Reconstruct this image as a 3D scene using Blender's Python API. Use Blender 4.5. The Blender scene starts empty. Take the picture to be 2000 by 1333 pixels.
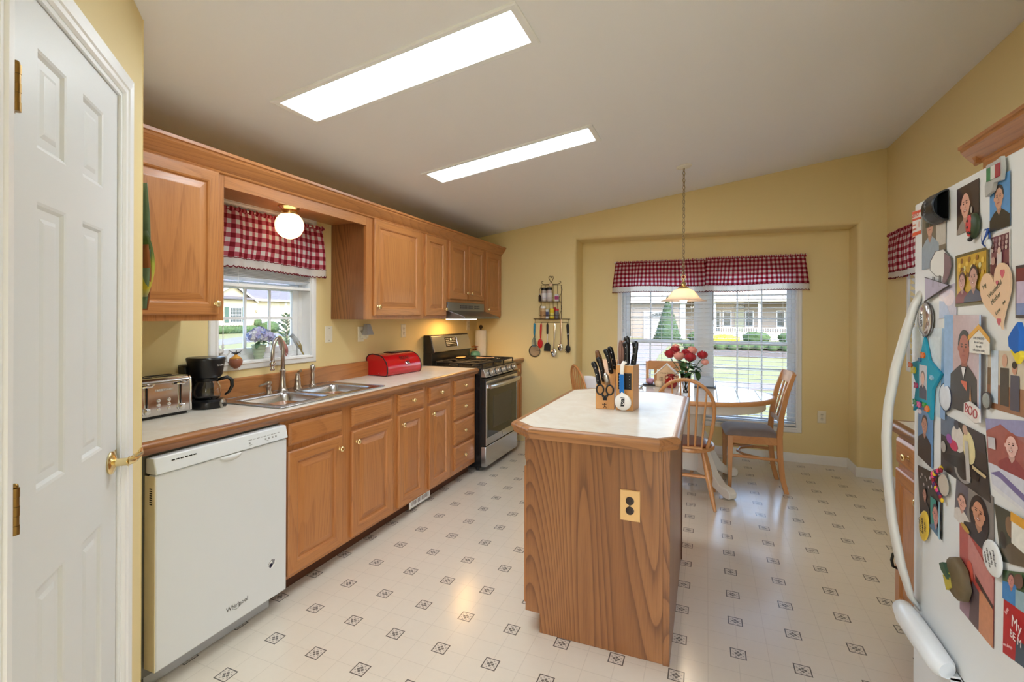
import bpy, math, random
EXPO = 0.42
from mathutils import Matrix, Vector, noise as mnoise
random.seed(7)
PI = math.pi
S = bpy.context.scene
C = S.collection

# ------------------------------------------------------------------ helpers
class MB:
    def __init__(s, M=None):
        s.v = []; s.f = []; s.mi = []; s.uv = {}; s.M = M or Matrix.Identity(4)
    def add(s, vs, fs, mi=0, uvs=None):
        b = len(s.v)
        s.v += [tuple(s.M @ Vector(p)) for p in vs]
        for k, f in enumerate(fs):
            if uvs: s.uv[len(s.f)] = uvs[k]
            s.f.append(tuple(b + i for i in f)); s.mi.append(mi)
        return s
    def box(s, x0, x1, y0, y1, z0, z1, mi=0):
        if x0 > x1: x0, x1 = x1, x0
        if y0 > y1: y0, y1 = y1, y0
        if z0 > z1: z0, z1 = z1, z0
        return s.add([(x0,y0,z0),(x1,y0,z0),(x1,y1,z0),(x0,y1,z0),(x0,y0,z1),(x1,y0,z1),(x1,y1,z1),(x0,y1,z1)],
                     [(0,3,2,1),(4,5,6,7),(0,1,5,4),(1,2,6,5),(2,3,7,6),(3,0,4,7)], mi)
    def cbox(s, c, d, mi=0):
        return s.box(c[0]-d[0]/2, c[0]+d[0]/2, c[1]-d[1]/2, c[1]+d[1]/2, c[2]-d[2]/2, c[2]+d[2]/2, mi)
    def hexa(s, bot, top, mi=0):
        return s.add(list(bot)+list(top), [(0,3,2,1),(4,5,6,7),(0,1,5,4),(1,2,6,5),(2,3,7,6),(3,0,4,7)], mi)
    def prism(s, poly, axis, a, b, mi=0):
        """poly in 2D; extruded along axis (x: poly=(y,z), y: poly=(x,z), z: poly=(x,y))"""
        n = len(poly)
        def P(p, t):
            return {'x': (t, p[0], p[1]), 'y': (p[0], t, p[1]), 'z': (p[0], p[1], t)}[axis]
        vs = [P(p, a) for p in poly] + [P(p, b) for p in poly]
        fs = [tuple(range(n))[::-1], tuple(range(n, 2*n))] + [(i, (i+1) % n, n+(i+1) % n, n+i) for i in range(n)]
        return s.add(vs, fs, mi)
    def tube(s, path, r, n=10, mi=0, closed=False, flat=None, caps=True):
        path = [Vector(p) for p in path]
        N = len(path)
        rs = r if isinstance(r, (list, tuple)) else [r]*N
        vs = []; fs = []
        t0 = None; nrm = None
        for i in range(N):
            if closed: t = (path[(i+1) % N]-path[i-1])
            else: t = path[min(i+1, N-1)]-path[max(i-1, 0)]
            if t.length < 1e-9: t = Vector((0,0,1))
            t.normalize()
            if nrm is None:
                up = Vector((0,0,1)) if abs(t.z) < .9 else Vector((1,0,0))
                if flat is not None: up = Vector(flat)
                nrm = (up - t*up.dot(t)).normalized()
            else:
                nrm = (nrm - t*nrm.dot(t))
                if nrm.length < 1e-6: nrm = t.orthogonal()
                nrm.normalize()
            bn = t.cross(nrm)
            rr = rs[i]
            ra, rb = rr if isinstance(rr, (list, tuple)) else (rr, rr)
            for k in range(n):
                a = 2*PI*k/n
                vs.append(path[i]+nrm*(ra*math.cos(a))+bn*(rb*math.sin(a)))
        for i in range(N if closed else N-1):
            for k in range(n):
                a = i*n+k; b = i*n+(k+1) % n; j = (i+1) % N
                fs.append((a, b, j*n+(k+1) % n, j*n+k))
        if not closed and caps:
            fs.append(tuple(range(n))[::-1]); fs.append(tuple(range((N-1)*n, N*n)))
        return s.add(vs, fs, mi)
    def cyl(s, p0, p1, r0, r1=None, n=16, mi=0):
        return s.tube([p0, p1], [r0, r0 if r1 is None else r1], n, mi)
    def lathe(s, c, prof, n=24, mi=0, axis='z', rib=None):
        vs = []; fs = []
        for (r, z) in prof:
            for k in range(n):
                a = 2*PI*k/n
                q = r*(1+(rib[1]*math.cos(rib[0]*a) if rib else 0))
                p = (q*math.cos(a), q*math.sin(a), z)
                if axis == 'x': p = (p[2], p[0], p[1])
                if axis == 'y': p = (p[1], p[2], p[0])
                if axis == '-y': p = (p[0], -p[2], p[1])
                vs.append((c[0]+p[0], c[1]+p[1], c[2]+p[2]))
        N = len(prof)
        for i in range(N-1):
            for k in range(n):
                fs.append((i*n+k, i*n+(k+1) % n, (i+1)*n+(k+1) % n, (i+1)*n+k))
        if prof[0][0] > 1e-5: fs.append(tuple(range(n))[::-1])
        if prof[-1][0] > 1e-5: fs.append(tuple(range((N-1)*n, N*n)))
        return s.add(vs, fs, mi)
    def ball(s, c, r, n=16, m=10, mi=0):
        rx, ry, rz = r if isinstance(r, (tuple, list)) else (r, r, r)
        vs = [(c[0], c[1], c[2]-rz)]; fs = []
        for j in range(1, m):
            t = PI*j/m
            for k in range(n):
                a = 2*PI*k/n
                vs.append((c[0]+rx*math.sin(t)*math.cos(a), c[1]+ry*math.sin(t)*math.sin(a), c[2]-rz*math.cos(t)))
        vs.append((c[0], c[1], c[2]+rz)); L = len(vs)-1
        for k in range(n):
            fs.append((0, 1+(k+1) % n, 1+k)); fs.append((L, L-n+k, L-n+(k+1) % n))
        for j in range(m-2):
            for k in range(n):
                a = 1+j*n
                fs.append((a+k, a+(k+1) % n, a+n+(k+1) % n, a+n+k))
        return s.add(vs, fs, mi)
    def quad(s, a, b, c, d, mi=0, uv=None):
        return s.add([a, b, c, d], [(0,1,2,3)], mi, [uv] if uv else None)
    def poly(s, pts, mi=0):
        return s.add(pts, [tuple(range(len(pts)))], mi)
    def grid(s, fn, nu, nv, mi=0, uvfn=None, closeu=False):
        vs = [fn(i/nu, j/nv) for j in range(nv+1) for i in range(nu+1)]
        fs = []; uvs = []
        for j in range(nv):
            for i in range(nu):
                a = j*(nu+1)+i
                fs.append((a, a+1, a+nu+2, a+nu+1))
                if uvfn: uvs.append([uvfn(i/nu, j/nv), uvfn((i+1)/nu, j/nv), uvfn((i+1)/nu, (j+1)/nv), uvfn(i/nu, (j+1)/nv)])
        return s.add(vs, fs, mi, uvs if uvfn else None)

def build(name, mb, mats, parent=None, loc=None, bevel=0, solid=0, sharp=38, local=False, sub=0):
    """link mb as ONE mesh object. mb is in world coordinates unless local=True (parent frame)."""
    me = bpy.data.meshes.new(name)
    root = parent
    while root is not None and root.parent is not None: root = root.parent
    if local: off = Vector((0,0,0))
    elif root is not None: off = Vector(root.location)
    else: off = Vector(loc) if loc is not None else Vector((0,0,0))
    me.from_pydata([Vector(p)-off for p in mb.v], [], mb.f)
    if not isinstance(mats, (list, tuple)): mats = [mats]
    for m in mats: me.materials.append(m)
    me.polygons.foreach_set('material_index', mb.mi)
    if mb.uv:
        ul = me.uv_layers.new(name='UVMap')
        for fi, uvs in mb.uv.items():
            for li, uv in zip(me.polygons[fi].loop_indices, uvs): ul.data[li].uv = uv
    me.polygons.foreach_set('use_smooth', [True]*len(me.polygons))
    me.update()
    me.set_sharp_from_angle(angle=math.radians(sharp))
    o = bpy.data.objects.new(name, me)
    C.objects.link(o)
    if parent is not None:
        o.parent = parent
    elif loc is not None: o.location = loc
    if bevel:
        b = o.modifiers.new('bevel', 'BEVEL'); b.width = bevel; b.segments = 2; b.limit_method = 'ANGLE'; b.angle_limit = math.radians(50)
        b.harden_normals = False
    if solid:
        b = o.modifiers.new('solid', 'SOLIDIFY'); b.thickness = solid; b.offset = 0
    if sub:
        b = o.modifiers.new('sub', 'SUBSURF'); b.levels = sub; b.render_levels = sub
    return o

def thing(name, label, cat, loc=(0,0,0), rz=0, group=None):
    o = bpy.data.objects.new(name, None); C.objects.link(o)
    o.empty_display_size = .05
    o.location = loc; o.rotation_euler = (0, 0, rz)
    o['label'] = label; o['category'] = cat
    if group: o['group'] = group
    return o
def tag(o, label, cat, group=None, kind=None):
    o['label'] = label; o['category'] = cat
    if group: o['group'] = group
    if kind: o['kind'] = kind
    return o
def struct(name, mb, mats, parent=None, label=None, **k):
    o = build(name, mb, mats, parent, **k)
    if parent is None: o['kind'] = 'structure'
    if label: o['label'] = label
    return o
def sthing(name, loc=(0,0,0)):
    o = bpy.data.objects.new(name, None); C.objects.link(o); o.location = loc; o['kind'] = 'structure'; o.empty_display_size = .05
    return o
def dup(root, loc=None, rz=None, label=None, group=None):
    r = root.copy(); C.objects.link(r)
    if loc is not None: r.location = loc
    if rz is not None: r.rotation_euler = (0, 0, rz)
    if label: r['label'] = label
    if group: r['group'] = group
    def rec(a, b):
        for ch in list(a.children):
            c = ch.copy(); C.objects.link(c); c.parent = b; rec(ch, c)
    rec(root, r)
    return r

def text_mb(txt, size, M, depth=.0006, mi=0, mb=None, shear=0, sx=1.0):
    """text lying in the plane of M (x right, y up, z out of the surface)"""
    cu = bpy.data.curves.new('t', 'FONT'); cu.body = txt; cu.size = size; cu.extrude = depth; cu.align_x = 'CENTER'; cu.align_y = 'CENTER'; cu.shear = shear
    cu.resolution_u = 3
    ob = bpy.data.objects.new('t', cu); C.objects.link(ob)
    dg = bpy.context.evaluated_depsgraph_get()
    me = bpy.data.meshes.new_from_object(ob.evaluated_get(dg))
    mb = mb or MB()
    S_ = Matrix.Diagonal((sx, 1, 1, 1))
    mb.add([tuple(M @ S_ @ v.co) for v in me.vertices], [tuple(p.vertices) for p in me.polygons], mi)
    C.objects.unlink(ob); bpy.data.objects.remove(ob); bpy.data.meshes.remove(me)
    return mb
def frame(o, u, v):
    u = Vector(u).normalized(); v = Vector(v).normalized(); w = u.cross(v)
    M = Matrix.Identity(4)
    for i in range(3):
        M[i][0] = u[i]; M[i][1] = v[i]; M[i][2] = w[i]; M[i][3] = o[i]
    return M

# ------------------------------------------------------------------ materials
def sc(r, g, b):
    f = lambda c: (c/255/12.92) if c/255 <= .04045 else ((c/255+.055)/1.055)**2.4
    return (f(r), f(g), f(b), 1)
MC = {}
def mat(name, col, rough=.5, metal=0, spec=.5, trans=0, emit=None, estr=0, coat=0, bump=None, var=0, alpha=1, sheen=0, sss=0, ior=1.45, vscale=6, crough=.1):
    if name in MC: return MC[name]
    m = bpy.data.materials.new(name); m.use_nodes = True
    nt = m.node_tree; b = nt.nodes['Principled BSDF']
    b.inputs['Base Color'].default_value = col if len(col) == 4 else (*col, 1)
    b.inputs['Roughness'].default_value = rough; b.inputs['Metallic'].default_value = metal
    b.inputs['Specular IOR Level'].default_value = spec; b.inputs['Transmission Weight'].default_value = trans
    b.inputs['Coat Weight'].default_value = coat; b.inputs['Coat Roughness'].default_value = crough; b.inputs['Alpha'].default_value = alpha; b.inputs['IOR'].default_value = ior
    if sheen: b.inputs['Sheen Weight'].default_value = sheen
    if sss: b.inputs['Subsurface Weight'].default_value = sss; b.inputs['Subsurface Radius'].default_value = (.02, .01, .005)
    if emit: b.inputs['Emission Color'].default_value = emit; b.inputs['Emission Strength'].default_value = estr
    if var or bump:
        tc = nt.nodes.new('ShaderNodeTexCoord')
        if var:
            n = nt.nodes.new('ShaderNodeTexNoise'); n.inputs['Scale'].default_value = vscale; n.inputs['Detail'].default_value = 4
            nt.links.new(tc.outputs['Object'], n.inputs['Vector'])
            mx = nt.nodes.new('ShaderNodeMix'); mx.data_type = 'RGBA'
            c = b.inputs['Base Color'].default_value
            mx.inputs[6].default_value = (c[0]*(1-var), c[1]*(1-var), c[2]*(1-var), 1)
            mx.inputs[7].default_value = (min(1, c[0]*(1+var)), min(1, c[1]*(1+var)), min(1, c[2]*(1+var)), 1)
            nt.links.new(n.outputs[0], mx.inputs[0]); nt.links.new(mx.outputs[2], b.inputs['Base Color'])
        if bump:
            n = nt.nodes.new('ShaderNodeTexNoise'); n.inputs['Scale'].default_value = bump[0]; n.inputs['Detail'].default_value = 3
            nt.links.new(tc.outputs['Object'], n.inputs['Vector'])
            bp = nt.nodes.new('ShaderNodeBump'); bp.inputs['Strength'].default_value = bump[1]; bp.inputs['Distance'].default_value = bump[2] if len(bump) > 2 else .002
            nt.links.new(n.outputs[0], bp.inputs['Height']); nt.links.new(bp.outputs[0], b.inputs['Normal'])
    MC[name] = m
    return m
class NT:
    """tiny node-graph helper"""
    def __init__(s, name):
        s.m = bpy.data.materials.new(name); s.m.use_nodes = True; s.nt = s.m.node_tree; s.b = s.nt.nodes['Principled BSDF']
        MC[name] = s.m
    def n(s, t, **k):
        x = s.nt.nodes.new(t)
        for a, v in k.items(): setattr(x, a, v)
        return x
    def l(s, a, b): s.nt.links.new(a, b)
    def math(s, op, a, b=None, c=None):
        x = s.n('ShaderNodeMath', operation=op)
        for i, v in enumerate((a, b, c)):
            if v is None: continue
            if isinstance(v, (int, float)): x.inputs[i].default_value = v
            else: s.l(v, x.inputs[i])
        return x.outputs[0]
    def mix(s, f, a, b):
        x = s.n('ShaderNodeMix', data_type='RGBA')
        if isinstance(f, (int, float)): x.inputs[0].default_value = f
        else: s.l(f, x.inputs[0])
        for i, v in ((6, a), (7, b)):
            if isinstance(v, tuple): x.inputs[i].default_value = v
            else: s.l(v, x.inputs[i])
        return x.outputs[2]
    def ramp(s, f, stops):
        x = s.n('ShaderNodeValToRGB'); e = x.color_ramp.elements
        e[0].position = stops[0][0]; e[0].color = stops[0][1]; e[1].position = stops[-1][0]; e[1].color = stops[-1][1]
        for p, c in stops[1:-1]:
            q = e.new(p); q.color = c
        s.l(f, x.inputs[0]); return x.outputs[0]
    def noise(s, vec, scale, detail=3, rough=.5, dist=0):
        x = s.n('ShaderNodeTexNoise'); x.inputs['Scale'].default_value = scale; x.inputs['Detail'].default_value = detail
        x.inputs['Roughness'].default_value = rough; x.inputs['Distortion'].default_value = dist
        s.l(vec, x.inputs['Vector']); return x.outputs[0]

def oak(name, axis, c1, c2, c3, rings=9, scale=2.2, rough=.38, strength=1.0, along=.16, pore=1.0, coat=.25):
    g = NT(name)
    tc = g.n('ShaderNodeTexCoord'); oi = g.n('ShaderNodeObjectInfo')
    mp = g.n('ShaderNodeMapping')
    sc_ = [1, 1, 1]; sc_['xyz'.index(axis)] = along
    mp.inputs['Scale'].default_value = sc_
    comb = g.n('ShaderNodeVectorMath', operation='MULTIPLY_ADD')
    rnd = g.n('ShaderNodeCombineXYZ'); g.l(oi.outputs['Random'], rnd.inputs[0]); g.l(oi.outputs['Random'], rnd.inputs[1]); g.l(oi.outputs['Random'], rnd.inputs[2])
    g.l(rnd.outputs[0], comb.inputs[0]); comb.inputs[1].default_value = (17.3, 9.1, 13.7); g.l(tc.outputs['Object'], comb.inputs[2])
    g.l(comb.outputs[0], mp.inputs['Vector'])
    n1 = g.noise(mp.outputs[0], scale, 1.5, .35, .25)
    fr = g.math('FRACT', g.math('MULTIPLY', n1, rings))
    ring = g.ramp(fr, [(0, (1,1,1,1)), (.28, (.35,.35,.35,1)), (.75, (0,0,0,1)), (.95, (.1,.1,.1,1)), (1, (1,1,1,1))])
    mp2 = g.n('ShaderNodeMapping'); s2 = [1, 1, 1]; s2['xyz'.index(axis)] = .035; mp2.inputs['Scale'].default_value = s2
    g.l(comb.outputs[0], mp2.inputs['Vector'])
    pores = g.noise(mp2.outputs[0], 210, 2, .6)
    pr = g.ramp(pores, [(0, (1,1,1,1)), (.42, (.6,.6,.6,1)), (.56, (0,0,0,1)), (1, (0,0,0,1))])
    big = g.noise(mp.outputs[0], 5, 2)
    base = g.mix(g.ramp(big, [(.3, (0,0,0,1)), (.7, (1,1,1,1))]), c1, c2)
    f = g.math('MULTIPLY', ring, .62*strength)
    col = g.mix(f, base, c3)
    col = g.mix(g.math('MULTIPLY', g.math('MULTIPLY', pr, g.math('ADD', g.math('MULTIPLY', ring, .7), .3)), .6*pore), col, c3)
    g.l(col, g.b.inputs['Base Color']); g.b.inputs['Roughness'].default_value = rough
    g.b.inputs['Coat Weight'].default_value = coat; g.b.inputs['Coat Roughness'].default_value = .22
    bp = g.n('ShaderNodeBump'); bp.inputs['Strength'].default_value = .15; bp.inputs['Distance'].default_value = .001
    g.l(g.math('MULTIPLY', pr, -1), bp.inputs['Height']); g.l(bp.outputs[0], g.b.inputs['Normal'])
    return g.m

OC = (sc(196,134,78), sc(182,118,64), sc(134,78,38))
oak_z = oak('oak_vertical', 'z', *OC, rings=64, strength=.36, along=.09)
oak_y = oak('oak_lengthwise', 'y', *OC, rings=64, strength=.36, along=.09)
oak_x = oak('oak_crosswise', 'x', *OC, rings=64, strength=.36, along=.09)
OP = (sc(158,106,62), sc(140,90,50), sc(88,50,26))
oak_panel = oak('oak_panel_strong_grain', 'z', *OP, rings=100, scale=2.2, strength=1.05, along=.075, pore=1.1, coat=.35)
OE = (sc(176,122,74), sc(152,98,56), sc(96,60,34))
edge_y = oak('oak_edge_lengthwise', 'y', *OE, rings=14, scale=9, strength=.8, along=.06)
edge_x = oak('oak_edge_crosswise', 'x', *OE, rings=14, scale=9, strength=.8, along=.06)
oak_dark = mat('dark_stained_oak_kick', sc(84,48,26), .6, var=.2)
CO = (sc(212,154,98), sc(204,142,84), sc(172,110,60))
chair_oak = oak('chair_oak_honey', 'z', *CO, rings=30, strength=.28, along=.08)
chair_oak_x = oak('chair_oak_crossgrain', 'x', *CO, rings=30, strength=.28, along=.08)
seat_red = oak('reddish_seat_wood', 'y', sc(150,72,40), sc(128,58,32), sc(90,36,20), rings=6, strength=.6, coat=.6)
block_wood = oak('knife_block_beech', 'z', sc(212,155,92), sc(200,140,78), sc(176,116,60), rings=5, strength=.3)

white_paint = mat('white_gloss_paint', sc(230,233,235), .42, bump=(40, .03))
trim_white = mat('white_trim', sc(243,244,245), .35)
vinyl_white = mat('white_vinyl_frame', sc(244,246,248), .3)
slat_white = mat('white_blind_slat', sc(246,247,248), .45)
brass = mat('polished_brass', sc(242,222,168), .2, 1)
brass_old = mat('aged_brass', sc(150,118,66), .35, 1, var=.2)
chrome = mat('chrome', sc(220,220,222), .08, 1)
nickel = mat('brushed_nickel', sc(186,180,172), .28, 1)
steel = mat('stainless_steel', sc(196,196,198), .25, 1, bump=(60, .02))
black_metal = mat('black_enamel', sc(24,24,26), .25, 0, .6)
black_plastic = mat('black_plastic', sc(20,20,22), .3)
black_matte = mat('black_cast_iron', sc(26,26,28), .6)
glass_dark = mat('dark_oven_glass', sc(30,30,28), .05, 0, .8)
white_plastic = mat('white_appliance_enamel', sc(222,226,229), .25)
cream_plastic = mat('cream_plastic', sc(236,224,190), .4)
outlet_ivory = mat('ivory_outlet', sc(238,232,214), .35)
dark_slot = mat('dark_slot', sc(30,26,22), .7)
glassm = mat('clear_glass', (1,1,1,1), .0, 0, .5, trans=1, ior=1.45)

def thin_glass():
    g = NT('window_pane_glass')
    tr = g.n('ShaderNodeBsdfTransparent'); gl = g.n('ShaderNodeBsdfGlossy'); gl.inputs['Roughness'].default_value = .02
    mx = g.n('ShaderNodeMixShader'); fr = g.n('ShaderNodeFresnel'); fr.inputs['IOR'].default_value = 1.35
    out = g.nt.nodes['Material Output']
    g.l(fr.outputs[0], mx.inputs[0]); g.l(tr.outputs[0], mx.inputs[1]); g.l(gl.outputs[0], mx.inputs[2]); g.l(mx.outputs[0], out.inputs[0])
    return g.m
pane = thin_glass()

wall_yellow = mat('yellow_wall_paint', sc(238,217,160), .55, bump=(90, .05, .001))
ceil_white = mat('ceiling_paint', sc(244,244,248), .7, bump=(60, .08, .001))

def countertop_mat(name, a, b):
    g = NT(name); tc = g.n('ShaderNodeTexCoord')
    n = g.noise(tc.outputs['Object'], 9, 5, .6, .8); n2 = g.noise(tc.outputs['Object'], 60, 3)
    c = g.mix(g.ramp(n, [(.35, (0,0,0,1)), (.7, (1,1,1,1))]), a, b)
    c = g.mix(g.math('MULTIPLY', n2, .25), c, sc(200,190,172))
    g.l(c, g.b.inputs['Base Color']); g.b.inputs['Roughness'].default_value = .3
    return g.m
laminate = countertop_mat('cream_laminate', sc(240,234,222), sc(228,216,198))

def floor_mat():
    g = NT('vinyl_floor_diamond_inset')
    geo = g.n('ShaderNodeNewGeometry'); sep = g.n('ShaderNodeSeparateXYZ'); g.l(geo.outputs['Position'], sep.inputs[0])
    X, Y = sep.outputs[0], sep.outputs[1]
    s = .2286; x0 = -1.9329; y0 = 2.0111; sh = -.0055/s
    u = g.math('DIVIDE', g.math('SUBTRACT', X, x0), s)
    v = g.math('DIVIDE', g.math('SUBTRACT', g.math('SUBTRACT', Y, y0), g.math('MULTIPLY', g.math('SUBTRACT', X, x0), sh)), s)
    def cell(t, k=1):  # signed distance to nearest lattice line, in cells
        t = g.math('MULTIPLY', t, k)
        return g.math('SUBTRACT', g.math('FRACT', g.math('ADD', t, .5)), .5)
    cu, cv = cell(u), cell(v)
    # half width of square in cells
    h = .134
    a = g.math('ABSOLUTE', cu); b = g.math('ABSOLUTE', cv)
    mxv = g.math('MAXIMUM', a, b)
    inside = g.math('LESS_THAN', mxv, h)
    inner = g.math('LESS_THAN', mxv, h-.02)
    # diamonds
    p = g.math('DIVIDE', cu, h); q = g.math('DIVIDE', cv, h)
    def dia(cx, cy, r):
        return g.math('LESS_THAN', g.math('ADD', g.math('ABSOLUTE', g.math('SUBTRACT', p, cx)), g.math('ABSOLUTE', g.math('SUBTRACT', q, cy))), r)
    d = None
    for (cx, cy) in ((.3,0), (-.3,0), (0,.3), (0,-.3)):
        e = dia(cx, cy, .24); d = e if d is None else g.math('MAXIMUM', d, e)
    l = None
    for (cx, cy) in ((.62,.3), (.62,-.3), (-.62,.3), (-.62,-.3), (.3,.62), (-.3,.62), (.3,-.62), (-.3,-.62)):
        e = dia(cx, cy, .15); l = e if l is None else g.math('MAXIMUM', l, e)
    n1 = g.noise(geo.outputs['Position'], 3, 4, .6); n2 = g.noise(geo.outputs['Position'], 34, 4, .6)
    base = g.mix(n1, sc(236,228,214), sc(228,219,203))
    base = g.mix(g.math('MULTIPLY', n2, .2), base, sc(206,196,180))
    # faint embossed tile joints at half spacing
    ju = g.math('LESS_THAN', g.math('ABSOLUTE', cell(u, 2)), .012); jv = g.math('LESS_THAN', g.math('ABSOLUTE', cell(v, 2)), .012)
    j = g.math('MAXIMUM', ju, jv)
    col = g.mix(g.math('MULTIPLY', j, .42), base, sc(196,186,170))
    dark = sc(86,80,74)
    col = g.mix(inside, col, dark)
    light = g.mix(g.math('MULTIPLY', l, .75), sc(222,214,202), sc(150,142,134))
    light = g.mix(g.math('MULTIPLY', d, .9), light, sc(78,72,68))
    col = g.mix(inner, col, light)
    g.l(col, g.b.inputs['Base Color']); g.b.inputs['Roughness'].default_value = .3; g.b.inputs['Specular IOR Level'].default_value = .5
    g.b.inputs['Coat Weight'].default_value = .9; g.b.inputs['Coat Roughness'].default_value = .17
    bp = g.n('ShaderNodeBump'); bp.inputs['Strength'].default_value = .35; bp.inputs['Distance'].default_value = .0015
    n3 = g.noise(geo.outputs['Position'], 170, 2)
    g.l(g.math('SUBTRACT', g.math('MULTIPLY', n3, .3), g.math('MULTIPLY', j, .8)), bp.inputs['Height'])
    g.l(bp.outputs[0], g.b.inputs['Normal']); g.l(bp.outputs[0], g.b.inputs['Coat Normal'])
    return g.m
vinyl_floor = floor_mat()

def gingham(name, trans=.45, check=.052):
    g = NT(name); uv = g.n('ShaderNodeUVMap'); uv.uv_map = 'UVMap'
    sep = g.n('ShaderNodeSeparateXYZ'); g.l(uv.outputs[0], sep.inputs[0])
    w = check
    def band(t): return g.math('LESS_THAN', g.math('FRACT', g.math('DIVIDE', t, w)), .5)
    A, B = band(sep.outputs[0]), band(sep.outputs[1])
    f = g.math('MULTIPLY', g.math('ADD', A, B), .5)
    col = g.ramp(f, [(0, sc(240,234,232)), (.5, sc(198,96,112)), (1, sc(136,14,34))])
    g.l(col, g.b.inputs['Base Color']); g.b.inputs['Roughness'].default_value = .85
    # cloth: let some light through
    tl = g.n('ShaderNodeBsdfTranslucent'); g.l(col, tl.inputs[0])
    mx = g.n('ShaderNodeMixShader'); mx.inputs[0].default_value = trans
    g.l(g.b.outputs[0], mx.inputs[1]); g.l(tl.outputs[0], mx.inputs[2]); g.l(mx.outputs[0], g.nt.nodes['Material Output'].inputs[0])
    return g.m
cloth_gingham = gingham('red_gingham_cotton')
cloth_gingham_small = gingham('red_gingham_small_check', .62, .043)
def lace():
    g = NT('white_lace'); uv = g.n('ShaderNodeUVMap'); uv.uv_map = 'UVMap'
    g.b.inputs['Base Color'].default_value = sc(244,240,236); g.b.inputs['Roughness'].default_value = .9
    tl = g.n('ShaderNodeBsdfTranslucent'); tl.inputs[0].default_value = sc(244,240,236)
    mx = g.n('ShaderNodeMixShader'); mx.inputs[0].default_value = .5
    g.l(g.b.outputs[0], mx.inputs[1]); g.l(tl.outputs[0], mx.inputs[2])
    vm = g.n('ShaderNodeVectorMath', operation='SCALE'); vm.inputs['Scale'].default_value = 160; g.l(uv.outputs[0], vm.inputs[0])
    sp = g.n('ShaderNodeSeparateXYZ'); g.l(vm.outputs[0], sp.inputs[0])
    a = g.math('LESS_THAN', g.math('FRACT', g.math('ADD', sp.outputs[0], sp.outputs[1])), .28)
    b = g.math('LESS_THAN', g.math('FRACT', g.math('SUBTRACT', sp.outputs[0], sp.outputs[1])), .28)
    hole = g.math('MULTIPLY', g.math('SUBTRACT', 1, g.math('MAXIMUM', a, b)), .25)
    tr = g.n('ShaderNodeBsdfTransparent'); m2 = g.n('ShaderNodeMixShader')
    g.l(hole, m2.inputs[0]); g.l(mx.outputs[0], m2.inputs[1]); g.l(tr.outputs[0], m2.inputs[2]); g.l(m2.outputs[0], g.nt.nodes['Material Output'].inputs[0])
    return g.m
lace_white = lace()
piping_red = mat('dark_red_trim_thread', sc(110,14,30), .8)
def leafm(name, a, b): return mat(name, a, .5, var=.35)
leaf_green = mat('rose_leaf_green', sc(62,98,48), .45, var=.3, vscale=30)
stem_green = mat('stem_green', sc(74,104,58), .5)
rose_red = mat('rose_petal_red', sc(172,14,32), .5, var=.25, vscale=40, sheen=.3)
rose_pink = mat('rose_petal_pink', sc(240,164,148), .5, var=.15, vscale=40, sheen=.3)
# ================================================================== ROOM SHELL
XL, XR, YF, YR = -2.45, 1.42, 5.016, 5.30      # left wall, right wall, far wall, recess back
def ceil_z(x): return 2.6187 + .1423*x
YB = -1.7                                       # where the modelled part of the house ends behind the camera
struct('floor', MB().box(XL-.1, XR+.1, YB, YR+.1, -.05, 0), vinyl_floor)
m = MB()
m.prism([(XL-.15, ceil_z(XL-.15)), (XR+.15, ceil_z(XR+.15)), (XR+.15, ceil_z(XR+.15)+.12), (XL-.15, ceil_z(XL-.15)+.12)], 'y', YB, YF+.1)
struct('ceiling', m, ceil_white)
# left wall with sink window opening
wy0, wy1, wz0, wz1 = 1.835, 2.500, 1.115, 1.99
m = MB()
T = .14
for a in ((1.05, wy0, 0, 2.3), (wy1, YF+.1, 0, 2.3), (wy0, wy1, 0, wz0), (wy0, wy1, wz1, 2.3)):
    m.box(XL-T, XL, *a)
struct('wall_left', m, wall_yellow)
# far wall with recess
m = MB()
R = .035
rx0, rx1, rz1 = -1.285, 1.215, 2.19
def arc(cx, cy, r, a0, a1, n=5): return [(cx+r*math.cos(a0+(a1-a0)*i/n), cy+r*math.sin(a0+(a1-a0)*i/n)) for i in range(n+1)]
lp = [(XL-.1, YF+.4), (XL-.1, YF)] + arc(rx0-R, YF+R, R, -PI/2, 0) + [(rx0, YF+.4)]
m.prism(lp, 'z', 0, 3.0)
rp = [(XR+.1, YF+.4), (rx1, YF+.4)] + arc(rx1+R, YF+R, R, PI, PI*1.5) + [(XR+.1, YF)]
m.prism(rp, 'z', 0, 3.0)
hd = [(YF+.4, rz1), (YF+.4, 3.0), (YF, 3.0)] + arc(YF+R, rz1+R, R, PI, PI*1.5)
m.prism([(p[0], p[1]) for p in hd], 'x', rx0-R, rx1+R)
# recess back wall with the wide window opening
fx0, fx1, fz0, fz1 = -.845, .79, .325, 1.895
for a in ((rx0, fx0, 0, rz1), (fx1, rx1, 0, rz1), (fx0, fx1, 0, fz0), (fx0, fx1, fz1, rz1)):
    m.box(a[0], a[1], YR, YR+.12, a[2], a[3])
struct('wall_far', m, wall_yellow)
# right wall with its own window opening above the short counter
gy0, gy1, gz0, gz1 = 3.72, 4.50, 1.02, 1.99
m = MB()
for a in ((YB, gy0, 0, 2.9), (gy1, YF+.1, 0, 2.9), (gy0, gy1, 0, gz0), (gy0, gy1, gz1, 2.9)):
    m.box(XR, XR+T, *a)
struct('wall_right', m, wall_yellow)
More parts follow.
